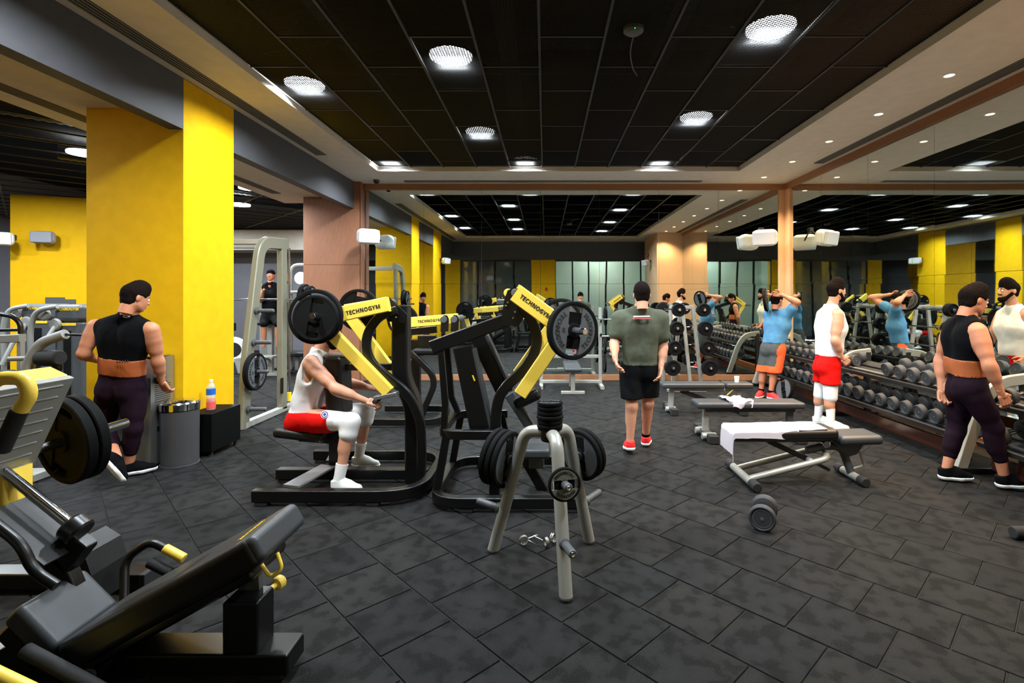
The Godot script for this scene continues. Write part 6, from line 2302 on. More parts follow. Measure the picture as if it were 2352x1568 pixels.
func white_man() -> void:
	var j := joints({"head": [1921, 668, 6.5], "neck": [1908, 709, 6.5], "chest": [1907, 752, 6.5], "waist": [1904, 800, 6.5], "pelvis": [1901, 835, 6.5],
		"shoulder_r": [1924, 724, 6.34], "shoulder_l": [1888, 722, 6.68], "elbow_r": [1918, 782, 6.27], "elbow_l": [1890, 782, 6.78], "wrist_r": [1934, 822, 6.30], "wrist_l": [1925, 820, 6.80],
		"hand_r": [1946, 832, 6.30], "hand_l": [1940, 830, 6.78], "hip_r": [1907, 842, 6.42], "hip_l": [1895, 842, 6.60], "knee_r": [1907, 901, 6.38], "knee_l": [1885, 897, 6.62],
		"ankle_r": [1908, 970, 6.34], "ankle_l": [1879, 955, 6.62]})
	j.ankle_r.y = 0.098
	j.ankle_l.y = 0.098
	var t := figure("person", "bearded person in white tank top and red shorts standing at the dumbbell rack", Vector3(3.55, 0, -6.5))
	var s := 1.04
	var bo := bones(j, s, Vector3(1, 0, -0.3))
	var T := skin(t, j, bo, s, {"skin": M.skin, "look": Vector3(1, 0.0, -0.15), "hand_r": [Vector3(0, 0, -1), Vector3(0.3, 1, 0), 1.3], "hand_l": [Vector3(0, 0, 1), Vector3(0.3, 1, 0), 1.3], "head_cell": 0.006})
	head_dress(t, T, s, 0.008, true, 0.03, M.hair)
	garment(t, "tank_top", M.cloth_white, bo.torso, 0.02, 0.05, 0.012, tank_cuts(j, s), [[Vector3.DOWN, -dp(1900, 816, 6.5).y]], 0.007)
	var sh := []
	for q in ["r", "l"]:
		sh.append([j["hip_" + q], (j["hip_" + q] as Vector3).lerp(j["knee_" + q], 0.8), 0.098, 0.095])
	sh.append_array(bo.torso.filter(func(x): return (x[0] as Vector3).y < 1.05))
	garment(t, "shorts", M.cloth_red, sh, 0.018, 0.03, 0.012, [], [[Vector3.DOWN, -dp(1900, 879, 6.5).y], [Vector3.UP, dp(1900, 806, 6.5).y]], 0.007)
	for q in ["r", "l"]:
		garment(t, "knee_sleeve", M.cloth_white, [[(j["hip_" + q] as Vector3).lerp(j["knee_" + q], 0.7), (j["knee_" + q] as Vector3).lerp(j["ankle_" + q], 0.16), 0.083, 0.076]], 0.004, 0.03, 0.01, [], [])
		shoe(t, j["ankle_" + q], Vector3(1, 0, 0.25), Vector3.UP, 1.05, M.white_shoe, M.cloth_white, M.cloth_white, 0.17, j["knee_" + q])
	dumbbell("dumbbell held in both hands by the bearded person in white", dp(1942, 828, 6.5) + Vector3(0.02, 0, 0), Vector3(0.35, 0.1, 1), 0.075, 0.07)

func blue_man() -> void:
	var j := joints({"head": [1785, 690, 8.38], "neck": [1786, 716, 8.4], "chest": [1785, 748, 8.4], "waist": [1780, 778, 8.4], "pelvis": [1775, 798, 8.4],
		"shoulder_r": [1808, 722, 8.28], "shoulder_l": [1765, 720, 8.52], "elbow_r": [1832, 694, 8.12], "elbow_l": [1783, 683, 8.80], "wrist_r": [1795, 677, 8.22], "wrist_l": [1764, 676, 8.62],
		"hand_r": [1780, 675, 8.26], "hand_l": [1755, 678, 8.5], "hip_r": [1787, 803, 8.34], "hip_l": [1764, 803, 8.46], "knee_r": [1778, 855, 8.3], "knee_l": [1753, 855, 8.46],
		"ankle_r": [1770, 905, 8.30], "ankle_l": [1748, 900, 8.46]})
	j.ankle_r.y = 0.09
	j.ankle_l.y = 0.09
	var t := figure("person", "person in blue t-shirt lifting a weight plate behind the head by the mirror post", Vector3(3.6, 0, -8.38))
	var s := 1.0
	var bo := bones(j, s, Vector3(0.7, 0, -0.7))
	var T := skin(t, j, bo, s, {"skin": M.skin_tan, "look": Vector3(0.85, -0.1, -0.4), "hand_r": [Vector3(-0.4, 0, 1), Vector3(0, 1, 0), 0.7], "hand_l": [Vector3(0, 0, 1), Vector3(0, 1, 0), 0.7], "hand_cell": 0.007, "head_cell": 0.008, "cell": 0.014})
	head_dress(t, T, s, 0.009, false, 0.0, M.hair)
	var ts: Array = bo.torso.duplicate()
	var pl := []
	for q in ["r", "l"]:
		ts.append(cut_bone([j["shoulder_" + q], j["elbow_" + q], 0.066 * s, 0.058 * s], 0.5))
	pl.append([Vector3.DOWN, -dp(1775, 787, 8.4).y])
	var shirt := garment(t, "t_shirt", M.cloth_blue, ts, 0.018, 0.05, 0.013, [[j.neck + Vector3(0, 0.095, 0), j.neck + Vector3(0, 0.16, 0), 0.074, 0.08]], pl, 0.007)
	var fr: Vector3 = Vector3.UP.cross(j.shoulder_r - j.shoulder_l).normalized()
	if fr.x < 0: fr = -fr
	var b := lofted(t.position)
	var cr := fr.cross(Vector3.UP).normalized()
	var cc: Vector3 = j.chest + fr * 0.135 + Vector3(0, 0.05, 0)
	var ring := []
	for k in 17:
		var an := TAU * k / 16.0
		ring.append(cc + cr * (cos(an) * 0.07) + Vector3(0, sin(an) * 0.032, 0))
	b.tube(ring, 0.008, 6)
	part("chest_print", b, mat(Color(0.78, 0.4, 0.42), 0.8), shirt)
	var sh := []
	for q in ["r", "l"]:
		sh.append([j["hip_" + q], (j["hip_" + q] as Vector3).lerp(j["knee_" + q], 0.95), 0.098, 0.095])
	sh.append_array(bo.torso.filter(func(x): return (x[0] as Vector3).y < 1.02))
	var so := garment(t, "shorts", M.cloth_grey, sh, 0.018, 0.03, 0.013, [], [[Vector3.DOWN, -dp(1775, 853, 8.4).y], [Vector3.UP, dp(1775, 780, 8.4).y]], 0.006)
	garment(t, "shorts_hem", M.orange, sh, 0.022, 0.03, 0.013, [], [[Vector3.DOWN, -dp(1775, 854, 8.4).y], [Vector3.UP, dp(1775, 838, 8.4).y]], 0.006)
	var side: Vector3 = (j.shoulder_r - j.shoulder_l).normalized()
	var sw: Vector3 = (side + fr * -0.35).normalized()
	garment(t, "shorts_stripe", M.orange, sh, 0.0215, 0.03, 0.011, [], [[Vector3.DOWN, -dp(1775, 850, 8.4).y], [Vector3.UP, dp(1775, 786, 8.4).y], [-sw, -sw.dot(j.hip_r + sw * 0.088)]], 0.006)
	for q in ["r", "l"]:
		shoe(t, j["ankle_" + q], Vector3(0.35 if q == "r" else -0.6, 0, 0.7), Vector3.UP, 1.0, M.red_shoe, M.white_shoe, M.cloth_black, 0.05, j["knee_" + q])
	plate("grey weight plate held up behind the head of the person in blue", dp(1758, 688, 8.42), Vector3(0.8, 0.1, 0.45), 0.19, 0.045, 0.3, true)

func tank_man(which: int) -> void:
	var j: Dictionary
	var t: Node3D
	var o := {"skin": M.skin_tan}
	var fr: Vector3
	var toe := [Vector3.ZERO, Vector3.ZERO]
	if which == 0:
		j = joints({"head": [311, 684, 4.68], "neck": [294, 733, 4.7], "chest": [286, 782, 4.7], "waist": [281, 838, 4.72], "pelvis": [281, 882, 4.74],
			"shoulder_r": [347, 757, 4.7], "shoulder_l": [221, 750, 4.7], "elbow_r": [362, 826, 4.78], "elbow_l": [191, 812, 4.62], "wrist_r": [372, 876, 4.86], "wrist_l": [218, 826, 4.86],
			"hand_r": [384, 898, 4.90], "hand_l": [232, 828, 4.92], "hip_r": [307, 893, 4.76], "hip_l": [253, 893, 4.74], "knee_r": [306, 985, 4.72], "knee_l": [240, 985, 4.82],
			"ankle_r": [297, 1072, 4.74], "ankle_l": [268, 1062, 4.50]})
		j.ankle_r.y = 0.10
		j.ankle_l.y = 0.24
		t = figure("person", "person in black tank top, purple leggings and orange belt at the water dispenser", Vector3(-3.8, 0, -4.74))
		o.look = Vector3(0.5, -0.3, -1)
		o.hand_r = [Vector3(0, -0.6, -0.6), Vector3(-1, 0.3, 0), 0.9]
		o.hand_l = [Vector3(0, -1, 0), Vector3(0.6, 0, -1), 0.9]
		fr = Vector3(0.15, 0, -1)
		toe = [Vector3(0.75, 0, -0.75), Vector3(0.45, -0.8, -0.25)]
	else:
		j = joints({"head": [2236, 690, 4.5], "neck": [2218, 735, 4.52], "chest": [2216, 782, 4.54], "waist": [2218, 838, 4.55], "pelvis": [2222, 882, 4.55],
			"shoulder_r": [2246, 762, 4.36], "shoulder_l": [2186, 752, 4.72], "elbow_r": [2272, 838, 4.26], "elbow_l": [2160, 826, 4.80], "wrist_r": [2300, 904, 4.25], "wrist_l": [2162, 896, 4.72],
			"hand_r": [2312, 925, 4.25], "hand_l": [2166, 918, 4.68], "hip_r": [2232, 893, 4.45], "hip_l": [2210, 893, 4.65], "knee_r": [2282, 982, 4.40], "knee_l": [2196, 988, 4.66],
			"ankle_r": [2306, 1078, 4.40], "ankle_l": [2174, 1072, 4.62]})
		j.ankle_r.y = 0.11
		j.ankle_l.y = 0.10
		t = figure("person", "person in black tank top, purple leggings and orange belt striding past the dumbbell rack", Vector3(3.7, 0, -4.52))
		o.look = Vector3(1, -0.25, 0.0)
		o.hand_r = [Vector3(0, 0, -1), Vector3(1, 0.3, 0), 0.9]
		o.hand_l = [Vector3(0, 0, 1), Vector3(1, 0.3, 0), 0.9]
		fr = Vector3(1, 0, 0)
		toe = [Vector3(1, 0.05, 0.15), Vector3(1, 0, 0.15)]
	var s := 1.05
	var bo := bones(j, s, fr)
	var T := skin(t, j, bo, s, o)
	head_dress(t, T, s, 0.008, false, 0.025, M.hair)
	var top := garment(t, "tank_top", M.cloth_black, bo.torso, 0.012, 0.05, 0.012, tank_cuts(j, s), [cross_cut(j.neck, j.pelvis, 0.64)], 0.004)
	garment(t, "belt", M.belt, bo.torso, 0.016, 0.05, 0.011, [], [cross_cut(j.pelvis, j.neck, 0.42), cross_cut(j.neck, j.pelvis, 0.84)])
	if which == 0:
		var b := lofted(t.position)
		var e := dp(290, 727, 4.60)
		for k in 2:
			var arc := []
			for q in 9:
				var a := lerpf(-2.6, -0.5, q / 8.0) * (1.0 if k == 0 else -1.0)
				arc.append(e + Vector3(cos(a) * 0.034, sin(a) * 0.02 + (0.012 if k == 0 else -0.012), 0))
			b.tube(arc, 0.0035, 6)
		part("emblem", b, M.letter_light, top)
		b = lofted(t.position)
		for k in 5:
			var c := dp(271 + k * 6, 831 - k * 0.3, 4.57)
			b.tube([c + Vector3(-0.009, -0.012, 0), c + Vector3(-0.004, 0.012, 0.004), c + Vector3(0.006, -0.006, 0.004)], 0.003, 5)
		part("belt_print", b, mat(Color(0.25, 0.12, 0.05), 0.7), top).set_meta("kind", "stuff")
	var lg := []
	for q in ["r", "l"]:
		lg.append_array(bo["thigh_" + q])
		lg.append(cut_bone(bo["calf_" + q][0], 0.62))
		lg.append(bo["calf_" + q][1])
	lg.append_array(bo.torso.filter(func(x): return (x[0] as Vector3).distance_to(j.pelvis) < 0.16))
	garment(t, "leggings", M.cloth_purple, lg, 0.009, 0.035, 0.012, [], [cross_cut(j.pelvis, j.neck, 0.17)], 0.003)
	var i := 0
	for q in ["r", "l"]:
		var up := Vector3.UP
		if which == 0 and q == "l":
			up = Vector3(0.6, 0.5, -1)
		shoe(t, j["ankle_" + q], toe[i], up, 1.05, M.cloth_black, M.white_shoe)
		i += 1

func hall_man() -> void:
	var j := joints({"head": [622, 632, 11.0], "neck": [622, 652, 11.0], "chest": [622, 678, 11.0], "waist": [622, 705, 11.0], "pelvis": [622, 722, 11.0],
		"shoulder_r": [642, 660, 11.0], "shoulder_l": [602, 660, 11.0], "elbow_r": [660, 645, 10.9], "elbow_l": [598, 690, 10.85], "wrist_r": [655, 620, 10.8], "wrist_l": [606, 665, 10.7],
		"hip_r": [632, 726, 11.0], "hip_l": [612, 726, 11.0], "knee_r": [638, 745, 10.6], "knee_l": [606, 745, 10.6], "ankle_r": [638, 795, 10.65], "ankle_l": [606, 795, 10.65]})
	var t := figure("person", "person in dark shirt exercising behind the smith machine", Vector3(j.pelvis.x, 0.6, -11.0))
	var bo := bones(j, 1.0, Vector3(0, 0, 1))
	var T := skin(t, j, bo, 1.0, {"skin": M.skin_tan, "look": Vector3(0.2, 0, 1), "cell": 0.022, "head_cell": 0.013})
	head_dress(t, T, 1.0, 0.013, false, 0.0, M.hair)
	garment(t, "shirt", M.cloth_black, bo.torso, 0.012, 0.05, 0.02, tank_cuts(j, 1.0), [])
	garment(t, "shorts", M.cloth_black, bo.thigh_r + bo.thigh_l, 0.015, 0.04, 0.02, [], [])

func people() -> void:
	seated_man()
	olive_man()
	white_man()
	blue_man()
	tank_man(0)
	tank_man(1)
	hall_man()


# ---------------------------------------------------------------- fittings and small things
func speaker(label: String, at: Vector3, face: Vector3, s: float, m: Material, wall: Vector3) -> void:
	var t := thing("wall_speaker", label, "speaker", at, "")
	var f := face.normalized()
	var r := Vector3.UP.cross(f).normalized()
	var bs := Basis(r, f.cross(r), f)
	var b := B.new()
	b.pad(Vector3.ZERO, Vector3(0.36, 0.25, 0.20) * s, 0.085 * s, bs, 3)
	part("cabinet", b, m, t)
	b = B.new()
	b.pad(bs * Vector3(0, 0, 0.09) * s, Vector3(0.33, 0.22, 0.06) * s, 0.029 * s, bs, 3)
	part("grille", b, M.speaker_face if m == M.speaker else m, t)
	b = B.new()
	b.tube([bs * Vector3(0, 0, -0.08) * s, wall - at], 0.015, 10)
	part("bracket", b, M.dark_metal, t)
	b = B.new()
	b.box(wall - at, Vector3(0.07, 0.1, 0.07), 0.006)
	part("wall_mount", b, M.dark_metal, t)

func small_things() -> void:
	var b: B
	# waste bin
	var t := thing("waste_bin", "dark grey round waste bin with a chrome rim beside the yellow column", "bin", Vector3(-3.59, 0, -5.09))
	b = B.new()
	b.lathe(Vector3.ZERO, Vector3.UP, [[0, 0.012], [0.158, 0.012], [0.160, 0.02], [0.163, 0.53], [0.12, 0.53]], 40)
	part("body", b, mat(Color(0.235, 0.235, 0.24), 0.55), t)
	b = B.new()
	b.lathe(Vector3.ZERO, Vector3.UP, [[0.150, 0], [0.166, 0], [0.166, 0.014], [0.150, 0.014]], 40)
	part("base_ring", b, M.machine_grey, t)
	b = B.new()
	b.lathe(Vector3.ZERO, Vector3.UP, [[0.160, 0.535], [0.168, 0.538], [0.170, 0.60], [0.160, 0.615], [0.105, 0.60], [0.10, 0.585], [0.098, 0.50]], 40)
	part("rim", b, M.chrome, t)
	b = B.new()
	b.lathe(Vector3.ZERO, Vector3.UP, [[0.0, 0.50], [0.1, 0.50]], 24)
	part("liner", b, M.slot, t)
	# black plinth and bottle
	t = thing("plinth", "low black box standing against the side of the yellow column", "box", Vector3(-3.535, 0, -5.53))
	b = B.new()
	b.box(Vector3(0, 0.245, 0), Vector3(0.27, 0.39, 0.50), 0.005)
	part("body", b, mat(grey(0.03), 0.6, 0, 0.2), t)
	for x in [-0.1, 0.1]:
		for z in [-0.21, 0.21]:
			b = B.new()
			b.rod(Vector3(x, 0, z), Vector3(x, 0.055, z), 0.02, 12)
			part("foot", b, M.rubber_grip, t)
	t = thing("drink_bottle", "clear plastic bottle of red drink with a blue label on the black box", "bottle", Vector3(-3.55, 0.44, -5.50))
	b = B.new()
	b.lathe(Vector3.ZERO, Vector3.UP, [[0, 0.003], [0.040, 0], [0.043, 0.008], [0.043, 0.10], [0.041, 0.115], [0.043, 0.13], [0.043, 0.22], [0.035, 0.255], [0.016, 0.285], [0.015, 0.30]], 24)
	part("shell", b, M.water, t)
	b = B.new()
	b.lathe(Vector3.ZERO, Vector3.UP, [[0, 0.005], [0.0405, 0.005], [0.0405, 0.115], [0, 0.115]], 24)
	part("drink", b, M.red_drink, t)
	b = B.new()
	b.lathe(Vector3.ZERO, Vector3.UP, [[0.0435, 0.16], [0.0442, 0.16], [0.0442, 0.225], [0.0435, 0.225]], 24)
	part("bottle_label", b, M.blue_label, t)
	b = B.new()
	b.lathe(Vector3.ZERO, Vector3.UP, [[0.0438, 0.02], [0.0445, 0.02], [0.0445, 0.085], [0.0438, 0.085]], 24)
	part("bottle_label", b, mat(Color(0.85, 0.33, 0.28), 0.4), t)
	b = B.new()
	b.lathe(Vector3.ZERO, Vector3.UP, [[0.018, 0.295], [0.018, 0.318], [0.0, 0.32]], 18)
	part("cap", b, M.cloth_white, t)
	# water dispenser
	t = thing("water_dispenser", "brushed steel water dispenser standing in front of the yellow column", "dispenser", Vector3(-3.93, 0, -5.09))
	b = B.new()
	b.prism(Vector3(0, 0, 0), Vector3(0, 0, 1), Vector3.UP, [Vector2(-0.16, 0.02), Vector2(0.155, 0.02), Vector2(0.155, 0.86), Vector2(0.10, 1.03), Vector2(-0.16, 1.05)], 0.34)
	part("cabinet", b, M.steel, t)
	for k in 9:
		b = B.new()
		b.box(Vector3(0.172, 0.62 + 0.02 * k, 0.0), Vector3(0.004, 0.006, 0.2), 0.0)
		part("louver", b, M.slot, t)
	b = B.new()
	b.box(Vector3(0.172, 0.36, 0.06), Vector3(0.008, 0.04, 0.025), 0.003)
	part("lock", b, M.black, t)
	b = B.new()
	b.box(Vector3(0, 1.055, -0.03), Vector3(0.3, 0.012, 0.22), 0.004)
	part("basin", b, M.chrome, t)
	b = B.new()
	b.tube(fillet([Vector3(-0.08, 1.05, 0.05), Vector3(-0.08, 1.14, 0.05), Vector3(-0.08, 1.14, 0.14)], 0.03, 5), 0.012, 10)
	part("tap", b, M.chrome, t)
	b = B.new()
	b.box(Vector3(0, 0.01, 0), Vector3(0.3, 0.02, 0.28), 0.0)
	part("foot", b, M.black, t)
	t = thing("cup_dispenser", "clear tube of paper cups on the side of the water dispenser", "dispenser", Vector3(-3.715, 0.80, -5.0))
	b = B.new()
	b.lathe(Vector3.ZERO, Vector3.UP, [[0.038, 0.06], [0.038, 0.24], [0.036, 0.24]], 20)
	part("tube", b, M.water, t)
	b = B.new()
	b.lathe(Vector3.ZERO, Vector3.UP, [[0.0, 0.0], [0.04, 0.0], [0.042, 0.06], [0.04, 0.065]], 20)
	part("holder", b, M.black, t)
	b = B.new()
	b.lathe(Vector3.ZERO, Vector3.UP, [[0.0, 0.06], [0.030, 0.06], [0.031, 0.18], [0.0, 0.18]], 20)
	part("cups", b, M.cloth_white, t)
	b = B.new()
	b.lathe(Vector3.ZERO, Vector3.UP, [[0.04, 0.235], [0.042, 0.24], [0.02, 0.265], [0.0, 0.27]], 20)
	part("lid", b, M.black, t)
	b = B.new()
	b.tube([Vector3(0.03, 0.01, 0), Vector3(0.075, 0.025, 0.02)], 0.009, 8)
	part("lever", b, M.black, t)
	# loudspeakers
	speaker("white speaker on the walnut column beside the far mirror", dp(846, 543, 9.7), Vector3(0.5, -0.15, 1), 1.15, M.speaker, dp(838, 535, 9.95))
	speaker("white speaker hung near the corner post of the mirrors", dp(1757, 546, 9.8), Vector3(-0.6, -0.2, 1), 1.25, M.speaker, Vector3(4.25, 2.95, -BACK + 0.03))
	speaker("grey speaker on the yellow wall behind the weight stacks", Vector3(-9.67, 2.785, -9.98), Vector3(0.342, 0, 0.94), 1.0, mat(Color(0.50, 0.50, 0.53), 0.6), Vector3(-9.74, 2.78, -10.17))
	speaker("white speaker at the far edge of the yellow wall", dp(2, 548, 9.6), Vector3(0.6, -0.1, 1), 1.0, M.speaker, dp(30, 545, 9.95))
	speaker("white speaker on the yellow column seen only in the mirror", Vector3(LEFT + 0.2, 2.9, -2.3), Vector3(1, -0.1, -0.6), 0.9, M.speaker, Vector3(LEFT, 2.95, -2.3))
	speaker("white speaker on the light wooden column seen only in the mirror", Vector3(3.68, 2.88, -1.6), Vector3(-1, -0.2, -0.5), 0.9, M.speaker, Vector3(3.87, 2.95, -1.6))
	# dome camera, smoke detector, alarm signs
	t = thing("dome_camera", "small black dome camera under the soffit above the walnut column", "camera", Vector3(-3.2, SOFFIT, -9.82))
	b = B.new()
	b.lathe(Vector3.ZERO, Vector3.DOWN, [[0.06, 0], [0.06, 0.03], [0.05, 0.035]], 20)
	part("base", b, M.machine_grey, t)
	b = B.new()
	b.ball(Vector3(0, -0.035, 0), Vector3(0.045, 0.045, 0.045), 8)
	part("dome", b, M.blackgloss, t)
	t = thing("smoke_detector", "grey smoke detector with a green light hanging under the mesh ceiling", "detector", gp(1455, 75, 3.88))
	b = B.new()
	b.lathe(Vector3(0, 0.04, 0), Vector3.DOWN, [[0.0, 0.0], [0.085, 0.0], [0.085, 0.03], [0.06, 0.05], [0.0, 0.055]], 24)
	part("body", b, M.machine_grey, t)
	b = B.new()
	b.ball(Vector3(0.0, 0.0, 0.075), Vector3(0.006, 0.006, 0.006), 4)
	var gl := mat(Color(0.1, 0.8, 0.4), 0.4)
	gl.emission_enabled = true
	gl.emission = Color(0.1, 0.9, 0.4)
	part("indicator", b, gl, t)
	b = B.new()
	b.tube(smooth([Vector3(0.02, 0.04, -0.03), Vector3(0.04, 0.035, -0.4), Vector3(0.12, 0.038, -0.75), Vector3(0.2, 0.04, -0.95)]), 0.006, 6)
	part("cable", b, M.machine_grey, t)
	for k in 2:
		t = thing("alarm_sign", ["upper red alarm box on the light wooden column", "lower red alarm box on the light wooden column"][k], "alarm", Vector3(3.85, 3.2 - 0.22 * k, -1.1))
		b = B.new()
		b.box(Vector3.ZERO, Vector3(0.04, 0.14, 0.22), 0.006)
		part("case", b, M.red_sign, t)
		b = B.new()
		b.box(Vector3(-0.022, 0, 0), Vector3(0.004, 0.05, 0.14), 0.001)
		part("window", b, M.cloth_white, t)
	b = B.new()
	b.box(Vector3.ZERO, Vector3(0.09, 0.12, 0.04), 0.006)
	single("call_point", "small red fire call point on the yellow pier", "alarm", b, M.red_sign, Vector3(0.05, 1.95, 0.31))
	for q in [[[-9.645, 1.535, -9.98], 0.2, "flat grey notice panel on the yellow wall"], [[-9.425, 1.535, -10.06], 0.12, "grey switch box on the yellow wall"]]:
		b = B.new(Transform3D(basis_y(20), Vector3.ZERO))
		b.box(Vector3.ZERO, Vector3(q[1] * 1.5, q[1], 0.03), 0.006)
		single("wall_panel", q[2], "panel", b, M.machine_grey, Vector3(q[0][0], q[0][1], q[0][2] - 0.21))

func hall_machines() -> void:
	var b: B
	# weight stack machines in front of the yellow wall
	for k in 2:
		var d: float = [7.6, 8.3][k]
		var x0: float = [136, 60][k]
		var x1: float = [203, 140][k]
		var c := dp((x0 + x1) / 2, 700, d)
		var t := thing("weight_stack_machine", ["dark grey weight stack machine against the yellow column's edge", "dark grey weight stack machine with round pulleys before the yellow wall"][k], "gym machine", Vector3(c.x, 0, c.z))
		var w := (x1 - x0) / F * d
		b = B.new()
		b.span(Vector3(-w / 2, 0.03, -0.25), Vector3(w / 2, 1.28, 0.1), 0.04)
		part("tower", b, M.machine_grey, t)
		b = B.new()
		b.pad(Vector3(0, 1.40, -0.07), Vector3(w, 0.26, 0.36), 0.07, Basis(), 3)
		part("cowl", b, M.machine_grey, t)
		b = B.new()
		b.text("TECHNOGYM", 0.04, Vector3(0.0, 1.46, 0.112), Vector3.RIGHT, Vector3.UP, 0.003)
		part("lettering", b, M.sticker, t)
		b = B.new()
		b.box(Vector3(0.02, 1.24, 0.105), Vector3(w * 0.5, 0.04, 0.012), 0.002)
		part("label_strip", b, M.sticker, t)
		b = B.new()
		b.span(Vector3(-w * 0.12, 0.1, 0.1), Vector3(w * 0.12, 1.15, 0.112), 0.002)
		part("stack_window", b, M.black, t)
		for q in [[-0.32, 1.38], [-0.16, 1.24]]:
			b = B.new()
			b.lathe(Vector3(q[0], q[1], 0.12), Vector3(0, 0, 1), [[0, -0.02], [0.085, -0.02], [0.09, 0.0], [0.07, 0.02], [0.02, 0.022], [0.0, 0.022]], 24)
			part("pulley", b, M.light_grey, t)
		b = B.new()
		b.tube(fillet([Vector3(-0.42, 0.2, 0.2), Vector3(-0.44, 1.2, 0.2), Vector3(-0.36, 1.45, 0.2), Vector3(-0.1, 1.5, 0.15)], 0.18, 6), 0.035, 14)
		part("side_tube", b, M.light_grey, t)
		b = B.new()
		b.tube([Vector3(-0.16, 1.24, 0.1), Vector3(-0.2, 0.9, 0.3), Vector3(-0.25, 0.6, 0.4)], 0.03, 12)
		part("lever_arm", b, M.light_grey, t)
		b = B.new()
		b.pad(Vector3(-0.45, 0.45, 0.35), Vector3(0.4, 0.1, 0.4), 0.04, Basis(), 2)
		part("seat", b, M.pad, t)
		b = B.new()
		b.span(Vector3(-0.65, 0.0, 0.3), Vector3(-0.1, 0.06, 0.4), 0.01)
		part("base", b, M.light_grey, t)
		b = B.new()
		b.bar([Vector3(-0.45, 0.03, 0.35), Vector3(-0.45, 0.42, 0.35)], ZA, 0.08, 0.08)
		part("seat_post", b, M.light_grey, t)
	# leg curl machine beyond the leg press
	var t := thing("leg_curl_machine", "silver tube leg curl machine with a black roller behind the leg press", "gym machine", Vector3(-4.9, 0, -4.6))
	var d := 4.7
	var at := t.position
	tubepart(t, "bent_tube", M.light_grey, pp(d, [[62, 870], [66, 832], [90, 788], [150, 767]]), 0.045, 0.16)
	rodpart(t, "handle_rod", M.black, dp(150, 768, d), dp(188, 769, d), 0.012)
	b = lofted(at)
	b.lathe(dp(90, 822, d), Vector3(1, 0.02, 0.1), [[0, 0], [0.06, 0], [0.07, 0.015], [0.07, 0.20], [0.06, 0.215], [0, 0.215]], 20)
	part("roller", b, M.rubber_grip, t)
	b = lofted(at)
	b.lathe(dp(104, 845, d), Vector3(1, 0, 0.1), [[0, 0], [0.045, 0], [0.05, 0.01], [0.05, 0.12], [0, 0.13]], 18)
	part("small_roller", b, M.black, t)
	rodpart(t, "roller_axle", M.light_grey, dp(20, 824, d), dp(95, 822, d), 0.022)
	beam(t, "cross_tube", M.light_grey, 4.9, [[-40, 780], [52, 776]], 0.07, 0.075)
	beam(t, "drop_tube", M.light_grey, 4.9, [[48, 776], [48, 862], [46, 1050]], 0.05, 0.045)
	tubepart(t, "black_loop", M.black, pp(5.0, [[-30, 716], [30, 726], [47, 742], [48, 768]]), 0.022, 0.05)
	beam(t, "black_bar", M.black, 5.0, [[-30, 759], [45, 757]], 0.03, 0.03)
	b = lofted(at)
	b.bar([dp(62, 868, d), Vector3(dp(62, 868, d).x - 0.05, 0.06, -d)], ZA, 0.07, 0.08)
	part("leg", b, M.light_grey, t)
	b = lofted(at)
	b.span(Vector3(-5.6, 0, -4.55), Vector3(-4.5, 0.07, -4.75), 0.01)
	part("base_rail", b, M.light_grey, t)
	cushion(t, "pad", M.pad, Vector3(-5.35, 0.62, -4.75), Vector3(0.7, 0.09, 0.4), 0.035, Basis(ZA, 0.15))
	b = lofted(at)
	b.bar([Vector3(-5.3, 0.06, -4.7), Vector3(-5.3, 0.6, -4.7)], ZA, 0.08, 0.08)
	part("pad_post", b, M.light_grey, t)
	# cable station and rower behind the smith machine
	t = thing("cable_station", "light grey cable station with a tall frame behind the smith machine", "gym machine", Vector3(-5.95, 0, -11.4))
	b = B.new()
	b.pad(Vector3(0, 0.82, 0), Vector3(0.55, 1.5, 0.3), 0.05, Basis(), 3)
	part("tower", b, M.light_grey, t)
	b = B.new()
	b.pad(Vector3(0, 1.56, 0), Vector3(0.6, 0.09, 0.34), 0.04, Basis(), 3)
	part("cowl", b, M.speaker, t)
	b = B.new()
	b.box(Vector3(0.05, 1.42, 0.152), Vector3(0.14, 0.05, 0.006), 0.001)
	part("label_strip", b, M.sticker, t)
	b = B.new()
	b.span(Vector3(-0.28, 0, -0.3), Vector3(0.28, 0.07, 0.3), 0.01)
	part("base", b, M.black, t)
	b = B.new()
	b.tube(fillet([Vector3(0.35, 0.05, 0), Vector3(0.35, 2.35, 0), Vector3(1.15, 2.35, 0), Vector3(1.2, 0.05, 0)], 0.2, 6), 0.04, 14)
	part("frame", b, M.silver, t)
	b = B.new()
	b.tube(fillet([Vector3(0.35, 1.75, 0.05), Vector3(0.9, 1.75, 0.3), Vector3(1.15, 1.75, 0.05)], 0.15, 6), 0.03, 12)
	part("handle_bar", b, M.silver, t)
	for x in [0.6, 0.9]:
		b = B.new()
		b.lathe(Vector3(x, 2.05, 0.05), Vector3(0, 0, 1), [[0, 0], [0.13, 0.0], [0.14, 0.02], [0.13, 0.04], [0, 0.05]], 24)
		part("disc", b, M.speaker, t)
		b = B.new()
		b.rod(Vector3(x + 0.1, 1.3, 0.05), Vector3(x + 0.1, 2.9, 0.05), 0.012, 8)
		part("cable", b, M.skin_tan if x > 0.7 else M.silver, t)
	b = B.new()
	b.span(Vector3(0.3, 0.35, -0.2), Vector3(0.75, 0.45, 0.25), 0.03)
	part("seat", b, M.pad_black, t)
	b = B.new()
	b.bar([Vector3(0.5, 0.04, 0), Vector3(0.5, 0.36, 0)], ZA, 0.08, 0.08)
	part("seat_post", b, M.silver, t)
	t = thing("rowing_machine", "rowing machine with a white ringed flywheel beyond the yellow column", "gym machine", Vector3(-6.75, 0, -11.2))
	b = B.new()
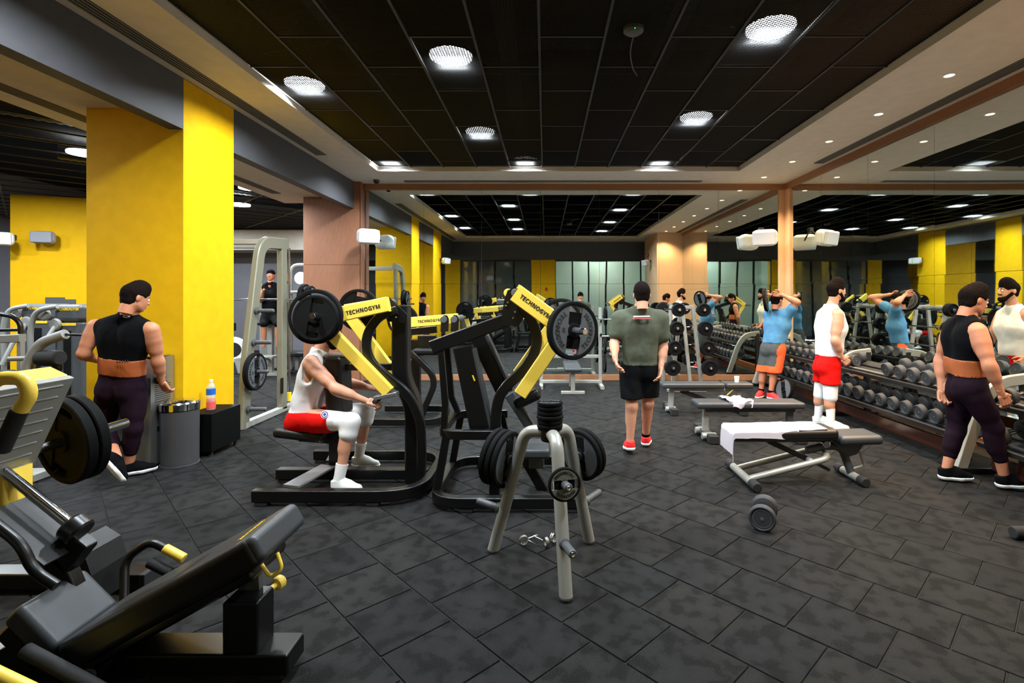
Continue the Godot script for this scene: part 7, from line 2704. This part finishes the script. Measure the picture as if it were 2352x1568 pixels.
	b.lathe(Vector3(0, 0.5, 0), Vector3(0.5, 0, 1), [[0.16, -0.06], [0.26, -0.06], [0.28, 0.0], [0.26, 0.06], [0.16, 0.06]], 28)
	part("flywheel_ring", b, M.speaker, t)
	b = B.new()
	b.lathe(Vector3(0, 0.5, 0), Vector3(0.5, 0, 1), [[0, 0.05], [0.17, 0.05], [0.17, -0.05], [0, -0.05]], 24)
	part("flywheel", b, M.dark_metal, t)
	b = B.new()
	b.bar([Vector3(0.1, 0.28, 0), Vector3(-1.6, 0.38, -0.6)], Vector3.UP, 0.08, 0.06)
	part("rail", b, M.light_grey, t)
	for q in [[0.15, 0.05], [-1.4, -0.5]]:
		b = B.new()
		b.bar([Vector3(q[0], 0.32, q[1]), Vector3(q[0] + 0.12, 0.02, q[1] + 0.05)], ZA, 0.3, 0.04)
		part("foot", b, M.light_grey, t)
	b = B.new()
	b.box(Vector3(-0.05, 1.0, 0), Vector3(0.22, 0.18, 0.05), 0.015)
	part("monitor", b, M.black, t)
	b = B.new()
	b.bar([Vector3(0.0, 0.6, 0), Vector3(-0.05, 0.95, 0)], ZA, 0.04, 0.04)
	part("monitor_arm", b, M.black, t)
	# the person behind the smith machine sits on a stool
	t = thing("pull_up_platform", "black padded platform on a silver post under the person behind the smith machine", "platform", Vector3(dp(622, 700, 11.0).x, 0, -11.0))
	b = B.new()
	b.pad(Vector3(0, 1.09, 0), Vector3(0.42, 0.09, 0.4), 0.04, Basis(), 2)
	part("seat", b, M.pad_black, t)
	b = B.new()
	b.bar([Vector3(0, 0.05, 0), Vector3(0, 1.06, 0)], ZA, 0.1, 0.1)
	part("post", b, M.silver, t)
	b = B.new()
	b.span(Vector3(-0.3, 0, -0.3), Vector3(0.3, 0.06, 0.3), 0.01)
	part("base", b, M.silver, t)
	b = B.new()
	b.span(Vector3(-0.3, 0.40, 0.25), Vector3(0.3, 0.44, 0.5), 0.01)
	part("foot_rest", b, M.silver, t)
	b = B.new()
	b.bar([Vector3(0, 0.3, 0.05), Vector3(0, 0.41, 0.35)], Vector3.RIGHT, 0.06, 0.05)
	part("foot_rest_arm", b, M.silver, t)

func things() -> void:
	row_machine()
	var cm := chest_machine()
	copy(cm, Vector3(2.8, 0, -1.55), PI, "black plate loaded press machine with yellow arms seen only in the far mirror")
	third_machine()
	leg_press()
	benches()
	smith_machine()
	things_weights()
	hall_machines()
	small_things()
	people()
